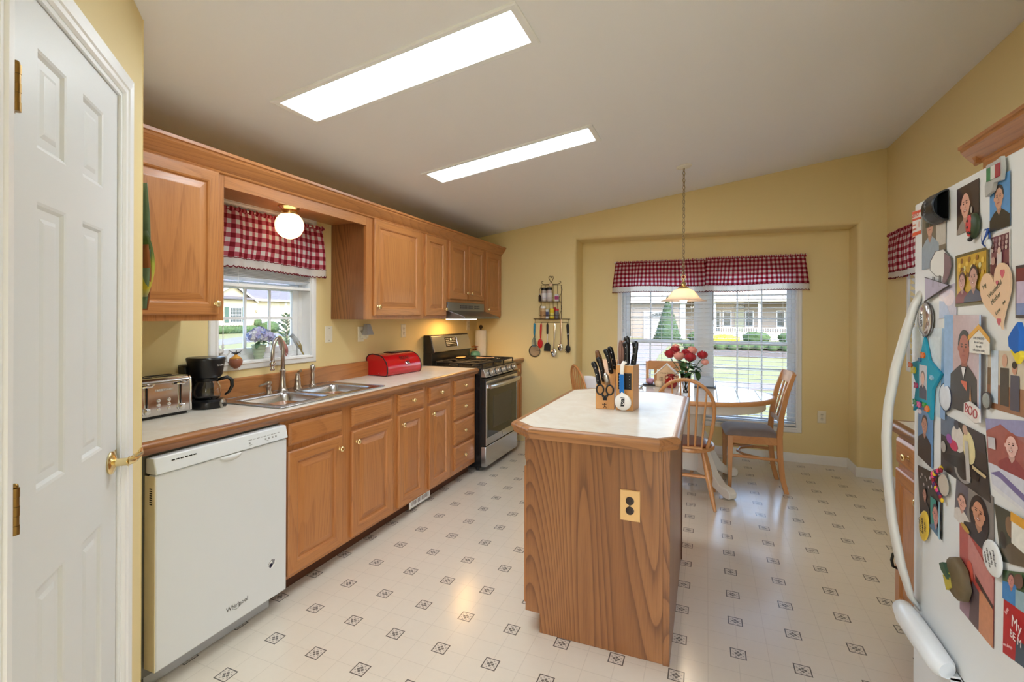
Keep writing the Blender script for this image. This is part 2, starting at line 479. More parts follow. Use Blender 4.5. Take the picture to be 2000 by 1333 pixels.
# pantry: 45 degree wall with door
q = .70711
pc = (-1.757, 1.047)
def PW(t, d, z):   # t along wall from corner toward camera, d out of wall (into room)
    return (pc[0]+q*t+q*d, pc[1]-q*t+q*d, z)
dt0, dt1, dz1 = .205, .80, 2.035     # door opening in t
m = MB()
def pbox(mb, t0, t1, d0, d1, z0, z1, mi=0):
    mb.hexa([PW(t0,d0,z0), PW(t0,d1,z0), PW(t1,d1,z0), PW(t1,d0,z0)][::-1], [PW(t0,d0,z1), PW(t0,d1,z1), PW(t1,d1,z1), PW(t1,d0,z1)][::-1], mi)
pbox(m, 0, dt0, -.11, 0, 0, 2.45); pbox(m, dt1, 2.45, -.11, 0, 0, 2.6); pbox(m, dt0, dt1, -.11, 0, dz1, 2.55)
m.prism([(XL-.1, 1.05), (XL-.1, .95), (pc[0]-.1, .95), (pc[0]-.078, .969), (pc[0], 1.047), (pc[0], 1.05)], 'z', 0, 2.42)
struct('wall_pantry', m, wall_yellow)
# casing (profiled)
m = MB()
def casing(mb, pts, prof, fn):
    """sweep profile (o outward, d depth) along mitred polyline given by fn(t,o,z)"""
cw = .068
prof = [(0, .006), (.006, .012), (.018, .013), (.022, .017), (.040, .019), (.046, .014), (.060, .016), (.068, .010), (.068, 0), (0, 0)]
def cas(o, d, side):
    pass
for side in (0, 1, 2):
    vs = []
    for (o, d) in prof:
        if side == 0: a, b = PW(dt0-o, d, 0), PW(dt0-o, d, dz1+o)
        elif side == 1: a, b = PW(dt0-o, d, dz1+o), PW(dt1+o, d, dz1+o)
        else: a, b = PW(dt1+o, d, dz1+o), PW(dt1+o, d, 0)
        vs += [a, b]
    n = len(prof)
    fs = [(2*i, 2*i+1, 2*((i+1) % n)+1, 2*((i+1) % n)) for i in range(n)]
    m.add(vs, fs)
pbox(m, dt0, dt0+.012, -.11, .004, 0, dz1); pbox(m, dt1-.012, dt1, -.11, .004, 0, dz1); pbox(m, dt0, dt1, -.11, .004, dz1-.012, dz1)
struct('trim_1', m, trim_white)
# six-panel door, built in its own plane
door = sthing('door_1', PW(.5, 0, 0)); 
Md = frame(PW(dt1-.012, -.004, .012), (-q, q, 0), (0, 0, 1))   # u from hinge side to latch side, w out into the room
if Md.col[2].xyz.dot(Vector((q, q, 0))) < 0: print('door normal flipped')
W, Hh = dt1-dt0-.028, dz1-.026
m = MB(Md)
m.box(0, W, 0, Hh, -.035, -.008)
def panel_plate(mb, u0, u1, v0, v1, openings, w0, w1, wd=.004):
    us = sorted({u0, u1} | {o[0] for o in openings} | {o[1] for o in openings})
    vs = sorted({v0, v1} | {o[2] for o in openings} | {o[3] for o in openings})
    for i in range(len(us)-1):
        for j in range(len(vs)-1):
            cu_, cv_ = (us[i]+us[i+1])/2, (vs[j]+vs[j+1])/2
            if any(o[0] < cu_ < o[1] and o[2] < cv_ < o[3] for o in openings): continue
            mb.add([(us[i], vs[j], w1), (us[i+1], vs[j], w1), (us[i+1], vs[j+1], w1), (us[i], vs[j+1], w1)], [(0,1,2,3)])
def rings(mb, u0, u1, v0, v1, steps, mis=(0, 0), cap=True, miv=None):
    """nested rectangular loops: steps = [(inset, w)], top/bottom quads use mis[1], sides mis[0]"""
    base = [((u0+i, v0+i, w), (u1-i, v0+i, w), (u1-i, v1-i, w), (u0+i, v1-i, w)) for (i, w) in steps]
    for a, b in zip(base[:-1], base[1:]):
        for k in range(4):
            k2 = (k+1) % 4
            mb.add([a[k], a[k2], b[k2], b[k]], [(0,1,2,3)], mis[1] if k in (0, 2) else mis[0])
    if cap: mb.add(list(base[-1]), [(0,1,2,3)], mis[0])
sw = .105; mid = W/2
rows = [(.23, .80), (1.00, 1.60), (1.71, 1.915)]
ops = []
for (a, b) in rows:
    ops += [(sw, mid-.045, a, b), (mid+.045, W-sw, a, b)]
panel_plate(m, 0, W, 0, Hh, ops, -.008, 0)
for o in ops:
    rings(m, *o, [(0, 0), (.006, -.002), (.014, -.010), (.022, -.011), (.040, -.0045), (.046, -.004)])
leaf = build('door_leaf', m, white_paint, door)
m = MB(Md)
for z in (.18, 1.0-.0, 1.79):
    for k in range(5):
        m.cyl((.001, z+k*.0175-.044, .010), (.001, z+(k+1)*.0175-.0445, .010), .0078 if k % 2 == 0 else .0072, n=10)
    m.ball((.001, z+.046, .010), .006, 8, 6); m.box(-.004, .014, z-.044, z+.044, .0, .004)
build('hinge', m, brass_old, leaf)
m = MB(Md)
ku, kv = W-.045, .945
m.lathe((ku, kv, 0), [(.0, 0), (.032, 0), (.033, .004), (.029, .008), (.018, .011), (.011, .014), (.011, .038), (.014, .043), (0, .044)], 20)
m.tube([(ku, kv, .04), (ku+.008, kv+.002, .050), (ku+.018, kv+.002, .0515), (ku+.045, kv+.004, .050), (ku+.08, kv+.002, .050), (ku+.10, kv+.012, .047)], [(.008,.011), (.010,.012), (.011,.009), (.012,.007), (.009,.006), (.004,.004)], 10)
m.box(W-.012, W+.003, kv-.028, kv+.028, -.003, .0006)
build('door_handle', m, brass, leaf, bevel=0)

# baseboards
def bb(name, pts, h=.083):
    m = MB()
    for (a, b, n) in pts:     # a,b points xy, n room-side normal
        a = Vector((*a, 0)); b = Vector((*b, 0)); n = Vector((*n, 0))
        prof = [(0, 0), (.013, 0), (.013, h-.02), (.009, h-.008), (.005, h), (0, h)]
        vs = [tuple(a+n*d+Vector((0,0,z))) for d, z in prof]+[tuple(b+n*d+Vector((0,0,z))) for d, z in prof]
        k = len(prof)
        m.add(vs, [(i, (i+1) % k, k+(i+1) % k, k+i) for i in range(k)]+[tuple(range(k))[::-1], tuple(range(k, 2*k))])
    struct(name, m, trim_white)
bb('baseboard_far', [((XL+.6, YF), (rx0-.02, YF), (0, -1)), ((rx0, YF+.02), (rx0, YR), (1, 0)), ((rx0, YR), (rx1, YR), (0, -1)), ((rx1, YF+.01), (rx1, YR), (-1, 0)), ((rx1-.012, YF), (XR, YF), (0, -1))])
bb('baseboard_right', [((XR, 2.70), (XR, YF), (-1, 0))])
bb('baseboard_pantry', [(PW(dt1+.07, 0, 0)[:2], PW(2.4, 0, 0)[:2], (q, q))])

# ------------------------------------------------------------------ windows
def sash_window(root, P, W_, H_, cols, rows_up, rows_lo, split, fw=.05, name='sash'):
    """double hung window in local frame P (u,v,w toward room); origin lower left of opening"""
    f = MB(P)
    # outer frame
    for a in ((0, .03, 0, H_), (W_-.03, W_, 0, H_), (.03, W_-.03, 0, .03), (.03, W_-.03, H_-.03, H_)): f.box(a[0], a[1], a[2], a[3], -.09, -.02)
    fr = struct('window_frame', f, vinyl_white, root, bevel=.002)
    for nm, v0, v1, w0, w1, rows_ in (('upper_sash', split-.02, H_-.03, -.085, -.06, rows_up), ('lower_sash', .03, split+.02, -.055, -.028, rows_lo)):
        s_ = MB(P)
        s_.box(.03, .03+fw, v0, v1, w0, w1); s_.box(W_-.03-fw, W_-.03, v0, v1, w0, w1)
        s_.box(.03+fw, W_-.03-fw, v0, v0+fw*.9, w0, w1); s_.box(.03+fw, W_-.03-fw, v1-fw*.9, v1, w0, w1)
        so = build(nm, s_, vinyl_white, root, bevel=.002)
        u0, u1, a, b = .03+fw, W_-.03-fw, v0+fw*.9, v1-fw*.9
        wm = (w0+w1)/2
        g_ = MB(P)
        for k in range(1, cols): x = u0+(u1-u0)*k/cols; g_.box(x-.0075, x+.0075, a, b, wm-.006, wm+.006)
        for k in range(1, rows_): y = a+(b-a)*k/rows_; g_.box(u0, u1, y-.0075, y+.0075, wm-.0055, wm+.0055)
        if len(g_.v): build('muntin_grid', g_, vinyl_white, so)
        p_ = MB(P); p_.box(u0, u1, a, b, wm-.0015, wm+.0015)
        build('glass_pane', p_, pane, so)
# sink window, faces +X
w1r = sthing('window_1', (XL, (wy0+wy1)/2, wz0))
P1 = frame((XL-.05, wy0, wz0), (0,1,0), (0,0,1))
sash_window(w1r, P1, wy1-wy0, wz1-wz0, 3, 2, 2, .44, fw=.042)
def pic_casing(mb, M, u0, u1, v0, v1, cwid=.052, dep=.016, n=4):
    mb.M = M
    st = [(0, 0), (0, dep), (.012, dep+.002), (.018, dep-.003), (cwid-.006, dep-.006), (cwid, dep-.012), (cwid, 0)]
    loops = [[(u0-i, v0-i, w), (u1+i, v0-i, w), (u1+i, v1+i, w), (u0-i, v1+i, w)] for i, w in st]
    for a, b in zip(loops[:-1], loops[1:]):
        for k in range(4):
            k2 = (k+1) % 4; mb.add([a[k], b[k], b[k2], a[k2]], [(0,1,2,3)])
m = MB(); pic_casing(m, frame((XL, 0, 0), (0,1,0), (0,0,1)), wy0, wy1, wz0, wz1, .048)
mm = MB()
struct('window_casing', m, trim_white, w1r)
m = MB()   # painted reveal
d = .055
for a in ((wy0-.001, wy0+.004, wz0, wz1), (wy1-.004, wy1+.001, wz0, wz1), (wy0, wy1, wz0-.001, wz0+.004), (wy0, wy1, wz1-.004, wz1+.001)): m.box(XL-d-.02, XL+.002, *a)
build('window_reveal', m, trim_white, w1r)
# far windows (two double-hung units side by side), face -Y
mx = -.028
for i, (a, b) in enumerate(((fx0, mx-.028), (mx+.028, fx1))):
    r_ = sthing('window_%d' % (i+2), ((a+b)/2, YR, fz0))
    P2 = frame((b, YR+.03, fz0), (-1,0,0), (0,0,1)); P2 = frame((a, YR+.03, fz0), (1,0,0), (0,0,1))
    sash_window(r_, P2, b-a, fz1-fz0, 3, 3, 3, .79, fw=.036)
m = MB(); m.box(mx-.03, mx+.03, YR+.03, YR+.12, fz0, fz1)
struct('trim_2', m, vinyl_white)
m = MB(); pic_casing(m, frame((0, YR, 0), (1,0,0), (0,0,1)), fx0, fx1, fz0, fz1, .05)
for a in ((fx0-.001, fx0+.004, fz0, fz1), (fx1-.004, fx1+.001, fz0, fz1), (fx0, fx1, fz0-.001, fz0+.004), (fx0, fx1, fz1-.004, fz1+.001)):
    m.M = Matrix.Identity(4); m.box(a[0], a[1], YR-.001, YR+.06, a[2], a[3])
struct('trim_3', m, trim_white)
# right wall window
w4 = sthing('window_4', (XR, (gy0+gy1)/2, gz0))
P4 = frame((XR+.05, gy1, gz0), (0,-1,0), (0,0,1))
sash_window(w4, P4, gy1-gy0, gz1-gz0, 3, 2, 2, .46)
m = MB(); pic_casing(m, frame((XR, 0, 0), (0,-1,0), (0,0,1)), -gy1, -gy0, gz0, gz1, .05)
struct('window_casing', m, trim_white, w4)

# ------------------------------------------------------------------ blinds
def blind(name, label, P, W_, ztop, zbot, pitch=.0435, depth=.048, wand=None, stack=False, group=None, loc=None, tilt=.03):
    t = thing(name, label, 'window blind', loc or tuple(P @ Vector((W_/2, ztop, 0))), group=group)
    m = MB(P); m.box(0, W_, ztop-.045, ztop, -.03, .03); build('head_rail', m, slat_white, t, bevel=.002)
    s_ = MB(P)
    z = ztop-.07
    def slat(z):
        e = depth/2; dz = e*tilt
        prof = [(-e, -dz), (-e*.5, -dz*.5+.0018), (0, .0024), (e*.5, dz*.5+.0018), (e, dz)]
        top = [(0, z+b, a) for a, b in prof]
        n = len(prof)
        vs = [(0, z+b, a) for a, b in prof]+[(W_, z+b, a) for a, b in prof]+[(0, z+b-.0022, a) for a, b in prof]+[(W_, z+b-.0022, a) for a, b in prof]
        fs = []
        for i in range(n-1):
            fs.append((i, i+1, n+i+1, n+i)); fs.append((2*n+i, 3*n+i, 3*n+i+1, 2*n+i+1))
        fs += [(0, n, 3*n, 2*n), (n-1, 3*n-1, 4*n-1, 2*n-1)]
        s_.add(vs, fs)
    if stack:
        k = 0
        while z > zbot+.045: slat(z); z -= pitch
    else:
        while z > zbot+.03: slat(z); z -= pitch
    build('slats', s_, slat_white, t)
    m = MB(P); m.box(0, W_, zbot, zbot+.018, -.025, .025); build('bottom_rail', m, slat_white, t, bevel=.002)
    for u in (.11, W_-.11, W_/2) if W_ > .7 else (.12, W_-.12):
        m = MB(P); m.cyl((u, zbot+.01, -.026), (u, ztop-.04, -.026), .0011, n=5); m.cyl((u, zbot+.01, .026), (u, ztop-.04, .026), .0011, n=5)
        for zz in (zbot+.012, ztop-.05): m.cyl((u, zz, -.026), (u, zz, .026), .0011, n=5)
        build('ladder_cord', m, slat_white, t)
    if wand is not None:
        m = MB(P); m.cyl((wand[0], ztop-.05, .036), (wand[0]+.004, wand[1], .036), .0045, n=8); m.cyl((wand[0]+.004, wand[1]-.03, .036), (wand[0]+.004, wand[1], .036), .006, n=8)
        build('tilt_wand', m, mat('clear_wand_plastic', sc(176,180,186), .2), t)
    return t
bl = blind('window_blind', 'long white slatted blind on the left half of the dining window, behind the pendant lamp', frame((fx0+.004, YR-.008, 0), (1,0,0), (0,0,1)), mx-fx0-.010, 1.885, .345, wand=(.085, 1.20), group='blinds on the wide dining window')
br = blind('window_blind', 'long white slatted blind on the right half of the dining window, behind the slat-back chair', frame((mx+.006, YR-.008, 0), (1,0,0), (0,0,1)), fx1-mx-.010, 1.885, .345, wand=(.075, 1.37), group='blinds on the wide dining window')
blind('window_blind', 'white blind pulled most of the way up in the sink window', frame((XL-.022, wy0+.006, 0), (0,1,0), (0,0,1)), wy1-wy0-.012, 1.972, 1.540, pitch=.0085, depth=.045, stack=True, tilt=.35)
bl4 = blind('window_blind', 'closed white blind in the window of the right-hand wall', frame((XR+.02, gy1-.006, 0), (0,-1,0), (0,0,1)), gy1-gy0-.012, 1.975, 1.03, tilt=1.2)
# pull cord of the sink blind
m = MB(); m.tube([(XL+.004, 1.868, 1.93), (XL+.006, 1.868, 1.5), (XL+.005, 1.868, 1.225)], .0022, 6); m.lathe((XL+.005, 1.868, 1.195), [(0,0),(.006,.003),(.007,.012),(.003,.03),(0,.032)], 8)
tag(build('blind_pull_cord', m, slat_white, loc=(XL+.005, 1.868, 1.195)), 'thin white pull cord hanging down the left side of the sink window', 'cord')

# ------------------------------------------------------------------ gingham valances
def valance(name, label, P, W_, ztop, h, bow=.05, seed=1, puff=.03, gather=1.35, lace_h=.055, amp=.012, cl=None):
    cl = cl or cloth_gingham
    """P: u along wall, v up, w toward room"""
    rnd = random.Random(seed)
    ph = [rnd.uniform(0, 6.28) for _ in range(6)]
    t = thing(name, label, 'curtain', tuple(P @ Vector((W_/2, ztop, 0))))
    def fold(u, vv):  # vv 0 top .. 1 bottom
        x = u*W_
        f = math.sin(x*62+ph[0]+1.2*math.sin(x*9+ph[3]))*.45+math.sin(x*31+ph[1]+math.sin(x*5))*.6+math.sin(x*13+ph[2])*.5
        k = .35+.65*vv
        return amp*f*k
    def wiggle(u, vv): return .012*math.sin(u*W_*23+ph[4])*vv
    def pos(u, vv, drop=0):
        uu = u*W_
        # widen toward the bottom and wrap back to the wall at the ends
        e = min(u, 1-u)*W_
        spread = (u-.5)*2*.022*vv
        w = bow*min(1, (e/.02)**.5)*(.75+.25*math.sin(PI*min(1, vv*.9)))+fold(u, vv)+.004
        sag = .006*math.sin(u*W_*7+ph[5])*vv
        return (uu+spread+wiggle(u, vv), ztop-h*vv-drop+sag, max(.004, w))
    m = MB(P)
    nu = max(60, int(W_*110))
    m.grid(lambda u, v: pos(u, v), nu, 14, uvfn=lambda u, v: (u*W_*gather*.9, -v*h))
    build('gingham_panel', m, cl, t, sharp=180)
    m = MB(P)   # gathered header ruffle on the rod
    def hdr(u, v):
        x = u*W_; r = .013+.004*math.sin(x*150+ph[0])
        a = -PI*.6+v*PI*1.5
        return (x, ztop+.006-r*math.cos(a)*1.0+.0, bow*.78+fold(u, 0)+r*math.sin(a)*.9)
    m.grid(hdr, nu*2, 6, uvfn=lambda u, v: (u*W_*gather*1.6, v*.03))
    build('rod_pocket', m, cl, t, sharp=180)
    m = MB(P)
    L0 = 1.0
    def lc(u, v):
        p = pos(u, 1.0); sc_ = .010*abs(math.sin(u*W_/.021*PI))
        return (p[0], p[1]-(lace_h+sc_-.010)*v, p[2]+.002)
    m.grid(lc, nu*3, 2, uvfn=lambda u, v: (u*W_*gather, v*lace_h))
    build('lace_border', m, lace_white, t, sharp=180)
    m = MB(P)
    pts = []; N = int(W_*200)
    for i in range(N+1):
        u = i/N; p = pos(u, 1.0); sc_ = .010*abs(math.sin(u*W_/.021*PI)); pts.append((p[0], p[1]-lace_h-sc_+.010, p[2]+.003))
    m.tube(pts, .0034, 5)
    pts = [(lambda p: (p[0], p[1]-.001+.0015*math.sin(i*1.6), p[2]+.003))(pos(i/N, 1.0)) for i in range(N+1)]
    m.tube(pts, .0022, 5)
    build('scalloped_trim', m, piping_red, t, sharp=180)
    m = MB(P); m.cyl((.0, ztop+.006, bow*.75), (W_, ztop+.006, bow*.75), .006, n=8)
    m.tube([(.0, ztop+.006, bow*.75), (-.006, ztop+.006, bow*.5), (-.006, ztop+.006, 0)], .005, 6)
    m.tube([(W_, ztop+.006, bow*.75), (W_+.006, ztop+.006, bow*.5), (W_+.006, ztop+.006, 0)], .005, 6)
    build('curtain_rod', m, trim_white, t)
    return t
valance('gingham_valance', 'red and white gingham valance with lace hem over the sink window', frame((XL+.002, 1.80, 0), (0,1,0), (0,0,1)), .775, 1.955, .265, seed=3, amp=.016)
valance('gingham_valance', 'left gingham valance of the dining window, behind the pendant lamp', frame((-.915, YR-.018, 0), (1,0,0), (0,0,1)), .90, 1.945, .250, seed=5, bow=.06, lace_h=.064, amp=.011, cl=cloth_gingham_small)
valance('gingham_valance', 'right gingham valance of the dining window, the wider stretch without a lamp before it', frame((-.010, YR-.018, 0), (1,0,0), (0,0,1)), .872, 1.955, .258, seed=9, bow=.06, lace_h=.064, amp=.011, cl=cloth_gingham_small)
valance('gingham_valance', 'short gingham valance on the right wall, half hidden by the refrigerator', frame((XR-.002, 4.86, 0), (0,-1,0), (0,0,1)), 1.2, 2.045, .30, seed=12, amp=.012)

# ------------------------------------------------------------------ wall plates
def outlet(label, P, ivory=outlet_ivory, kind='duplex', holes=True, group=None):
    t = thing('wall_outlet' if kind != 'jack' else 'wall_plate', label, 'wall outlet' if kind != 'jack' else 'wall plate', tuple(P @ Vector((0,0,0))))
    m = MB(P); rings(m, -.035, .035, -.057, .057, [(0, 0), (0, .003), (.003, .006)]); build('cover_plate', m, ivory, t)
    m = MB(P)
    for s in (-1, 1):
        m.lathe((0, s*.0195, .0055), [(0, .0035), (.0135, .003), (.0165, 0)][::-1], 16)
    if kind == 'duplex':
        o = build('socket', m, ivory if holes != 'dark' else black_plastic, t)
        h = MB(P)
        for s in (-1, 1):
            for x in (-.006, .006): h.box(x-.0013, x+.0013, s*.0195-.001, s*.0195+.008, .0088, .0096)
            h.cyl((0, s*.0195-.008, .0088), (0, s*.0195-.008, .0096), .0028, n=8)
        build('slots', h, dark_slot, o)
    else:
        h = MB(P); h.lathe((0, 0, .006), [(.0105, 0), (.0105, .003), (.006, .004), (0, .004)], 14); build('jack', h, ivory, t)
    h = MB(P)
    for y in ((0,) if kind == 'duplex' else (-.042, .042)): h.cyl((0, y, .006), (0, y, .0072), .003, n=8)
    build('screw', h, mat('plate_screw', sc(150,140,120), .4, 1), t)
    return t
FL = lambda y, z: frame((XL, y, z), (0,1,0), (0,0,1))
outlet('blank ivory plate with a small jack on the left wall beside the sink window', FL(2.668, 1.246), kind='jack')
outlet('ivory outlet behind the night light under the oak wall cabinet', FL(3.008, 1.236))
outlet('ivory duplex outlet on the left wall above the red bread box', FL(3.568, 1.246))
outlet('ivory outlet in the corner beside the paper towel roll', FL(4.80, 1.275))
outlet('ivory outlet low on the recess wall right of the dining window', frame((1.003, YR, .444), (1,0,0), (0,0,1)))
# night light
t = thing('night_light', 'small grey night light plugged in below the oak wall cabinet', 'night light', (XL+.03, 3.035, 1.26))
m = MB(); m.hexa([(XL+.022, 2.995, 1.232), (XL+.075, 2.995, 1.232), (XL+.075, 3.075, 1.232), (XL+.022, 3.075, 1.232)], [(XL+.026, 3.010, 1.312), (XL+.056, 3.010, 1.312), (XL+.056, 3.055, 1.312), (XL+.026, 3.055, 1.312)])
build('shade', m, mat('frosted_grey_shade', sc(168,172,180), .3), t, bevel=.004)
m = MB(); m.box(XL+.0095, XL+.034, 3.00, 3.045, 1.20, 1.245); m.cyl((XL+.045, 3.03, 1.208), (XL+.045, 3.03, 1.234), .009, n=10); build('plug_body', m, outlet_ivory, t, bevel=.002)
# toe-kick register
t = thing('toe_kick_register', 'white metal heating register under the middle base cabinets', 'air register', (-1.94, 3.03, 0))
m = MB(FLR := frame((-1.938, 2.90, .012), (0,1,0), (0,0,1))); rings(m, 0, .27, 0, .062, [(0, 0), (0, .004), (.006, .007), (.014, .003)]); build('grille_frame', m, trim_white, t)
m = MB(FLR)
for k in range(14):
    m.box(.022+k*.0172, .022+k*.0172+.006, .016, .046, .0028, .0036)
build('slots', m, dark_slot, t)
# ================================================================== CABINETRY
def knob(P, u, v, parent, w=0, r=.0155):
    m = MB(P); m.lathe((u, v, w), [(.0, 0), (.008, 0), (.0085, .002), (.0055, .005), (.005, .012), (.011, .016), (r, .019), (r, .022), (r*.8, .026), (r*.35, .0285), (0, .029)], 18)
    return build('knob', m, brass, parent)
def raised_door(P, u0, u1, v0, v1, parent, mats, kn=None, name='door', s=.058, w=.0):
    m = MB(P)
    t = .020
    rings(m, u0, u1, v0, v1, [(0, w), (0, w+t-.006), (.005, w+t-.001), (.008, w+t), (s-.004, w+t), (s+.002, w+t-.003), (s+.006, w+t-.010), (s+.010, w+t-.0105), (s+.040, w+t-.002), (s+.044, w+t-.0015)], mis=(0, 1))
    m.quad((u0, v0, w), (u0, v1, w), (u1, v1, w), (u1, v0, w))
    o = build(name, m, mats, parent, sharp=25)
    if kn: knob(P, kn[0], kn[1], o, w+t)
    return o
def slab_front(P, u0, u1, v0, v1, parent, mats, kn=None, name='drawer', w=0):
    m = MB(P); t = .020
    rings(m, u0, u1, v0, v1, [(0, w), (0, w+t-.009), (.004, w+t-.006), (.012, w+t-.001), (.016, w+t)], mis=(0, 0))
    m.quad((u0, v0, w), (u0, v1, w), (u1, v1, w), (u1, v0, w))
    o = build(name, m, mats, parent, sharp=25)
    if kn: knob(P, kn[0], kn[1], o, w+t)
    return o

XF = -1.900      # base face-frame plane (left run)
FB = frame((XF, 0, 0), (0,1,0), (0,0,1))   # u = world Y, v = world Z, w = +X
def base_cab(label, y0, y1, fronts, kick=True, group='oak base cabinets along the left wall', top=.872):
    t = thing('base_cabinet', label, 'base cabinet', (XF, (y0+y1)/2, 0), group=group)
    m = MB(); m.box(XL+.005, XF, y0+.0005, y1-.0005, .085, top); 
    build('carcass', m, oak_z, t)
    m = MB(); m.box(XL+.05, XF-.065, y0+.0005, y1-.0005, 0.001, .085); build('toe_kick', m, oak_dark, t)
    for f in fronts:
        k, u0, u1, v0, v1, kn = f
        if k == 'door': raised_door(FB, u0, u1, v0, v1, t, [oak_z, oak_y], kn, w=.0005)
        elif k == 'false': slab_front(FB, u0, u1, v0, v1, t, [oak_y], None, name='false_drawer_front', w=.0005)
        else: slab_front(FB, u0, u1, v0, v1, t, [oak_y], kn, w=.0005)
    return t
base_cab('oak sink base cabinet with two doors and two false fronts, right of the dishwasher', 1.745, 2.665,
    [('false', 1.79, 2.165, .738, .848, None), ('false', 2.245, 2.625, .738, .848, None),
     ('door', 1.785, 2.165, .105, .712, (2.135, .642)), ('door', 2.243, 2.628, .105, .712, (2.275, .648))])
base_cab('narrow oak base cabinet above the white floor register', 2.667, 3.043,
    [('drawer', 2.695, 3.005, .738, .852, (2.85, .797)), ('door', 2.695, 3.005, .105, .716, (2.73, .652))])
base_cab('narrow oak base cabinet left of the four-drawer stack', 3.045, 3.425,
    [('drawer', 3.078, 3.385, .738, .852, (3.23, .797)), ('door', 3.078, 3.385, .105, .716, (3.113, .652))])
base_cab('oak cabinet with a stack of four drawers beside the range', 3.427, 3.862,
    [('drawer', 3.462, 3.825, .738, .852, (3.62, .797)), ('drawer', 3.462, 3.825, .534, .718, (3.62, .626)), ('drawer', 3.462, 3.825, .333, .518, (3.62, .425)), ('drawer', 3.462, 3.825, .125, .314, (3.62, .220))])
t = base_cab('narrow oak base cabinet in the far corner behind the range', 4.652, 5.010,
    [('drawer', 4.685, 4.985, .738, .852, (4.84, .797)), ('door', 4.685, 4.985, .105, .716, (4.72, .652))])
# end panel left of dishwasher
m = MB(); m.box(XL+.005, XF+.002, 1.055, 1.118, .001, .872)
tag(build('cabinet_end_panel', m, oak_panel, loc=(XF, 1.09, 0), bevel=.001), 'tall narrow oak filler panel between the pantry wall and the dishwasher', 'cabinet panel')

# countertop with sink cut-out
sx0, sx1, sy0, sy1 = -2.392, -1.972, 1.832, 2.612   # hole
t = thing('countertop', 'long cream laminate countertop holding the sink and bread box, with oak front edge', 'countertop', (-2.15, 2.45, .875))
m = MB()
for a in ((XL+.002, -1.895, 1.055, sy0), (XL+.002, -1.895, sy1, 3.868), (XL+.002, sx0, sy0, sy1), (sx1, -1.895, sy0, sy1)):
    m.box(a[0], a[1], a[2], a[3], .876, .915)
build('laminate_top', m, laminate, t)
EP = [(0, .9155), (.018, .9155), (.028, .911), (.033, .902), (.032, .893), (.026, .888), (.024, .880), (.020, .870), (0, .870)]
def edge_y_strip(x, y0, y1, sgn=1):
    m = MB(); m.prism([(x+sgn*a, b) for a, b in EP], 'y', y0, y1); return m
build('oak_edge', edge_y_strip(-1.895, 1.055, 3.868), edge_y, t, sharp=50)
t = thing('countertop', 'short cream countertop with oak edge in the corner past the range', 'countertop', (-2.15, 4.83, .875))
m = MB(); m.box(XL+.002, -1.895, 4.648, 5.012, .876, .915); build('laminate_top', m, laminate, t)
build('oak_edge', edge_y_strip(-1.895, 4.648, 5.012), edge_y, t, sharp=50)
# backsplash board
m = MB(); m.prism([(XL+.002, .9155), (XL+.021, .9155), (XL+.021, 1.020), (XL+.015, 1.026), (XL+.002, 1.026)], 'x' if 0 else 'y', 1.055, 3.20)
tag(build('oak_backsplash', m, oak_y, loc=(XL, 2.1, .915)), 'long low oak backsplash board behind the sink', 'backsplash')

# ------------------------------------------------------------------ wall cabinets
XU = -2.150
FU = frame((XU, 0, 0), (0,1,0), (0,0,1))
def wall_cab(label, y0, y1, z0, doors, z1=2.072):
    t = thing('wall_cabinet', label, 'wall cabinet', (XU, (y0+y1)/2, z0), group='oak wall cabinets along the left wall')
    m = MB(); m.box(XL+.002, XU-.019, y0+.0005, y1-.0005, z0, z1); 
    m.box(XU-.019, XU, y0+.0005, y1-.0005, z0-.0, z1, 1)
    build('carcass', m, [oak_panel, oak_z], t)
    for (u0, u1, v0, v1, kn) in doors: raised_door(FU, u0, u1, v0, v1, t, [oak_z, oak_y], kn, w=.0005, s=.056)
    return t
wall_cab('large oak wall cabinet left of the sink window, nearest the pantry', 1.055, 1.645, 1.352, [(1.10, 1.610, 1.378, 2.052, (1.588, 1.432))])
wall_cab('oak wall cabinet with one wide door, right of the sink window', 2.690, 3.400, 1.352, [(2.762, 3.345, 1.378, 2.052, (2.795, 1.440))])
wall_cab('narrow oak wall cabinet left of the range hood', 3.402, 3.792, 1.352, [(3.422, 3.762, 1.378, 2.052, (3.728, 1.435))])
wall_cab('short oak wall cabinet with two doors above the range hood', 3.794, 4.556, 1.502, [(3.818, 4.165, 1.528, 2.052, (4.135, 1.595)), (4.195, 4.535, 1.528, 2.052, (4.228, 1.595))])
wall_cab('oak wall cabinet in the far corner beyond the hood', 4.558, 5.012, 1.352, [(4.585, 4.985, 1.378, 2.052, (4.625, 1.445))])
# valance board and soffit over the sink window
t = thing('window_soffit', 'oak soffit and fascia board spanning over the sink window between the wall cabinets', 'soffit', (-2.25, 2.17, 2.0))
m = MB(); m.box(XL+.002, XU-.02, 1.646, 2.689, 2.012, 2.024); build('soffit_board', m, oak_y, t)
m = MB(); m.box(XU-.019, XU+.001, 1.6455, 2.6895, 1.992, 2.072); build('fascia_board', m, oak_y, t)
# crown moulding on the left run
CP = [(0, 2.052), (.004, 2.050), (.010, 2.054), (.012, 2.062), (.020, 2.068), (.034, 2.084), (.048, 2.102), (.056, 2.112), (.058, 2.122), (.066, 2.126), (.066, 2.140), (0, 2.140)]
m = MB(); m.prism([(XU+a, b) for a, b in CP], 'y', 1.055, 5.014)
m.box(XL+.01, XU, 1.055, 5.014, 2.073, 2.10)
tag(build('crown_moulding', m, oak_y, loc=(XU, 3.0, 2.06), sharp=25), 'long oak crown moulding running along the top of the left wall cabinets', 'moulding')

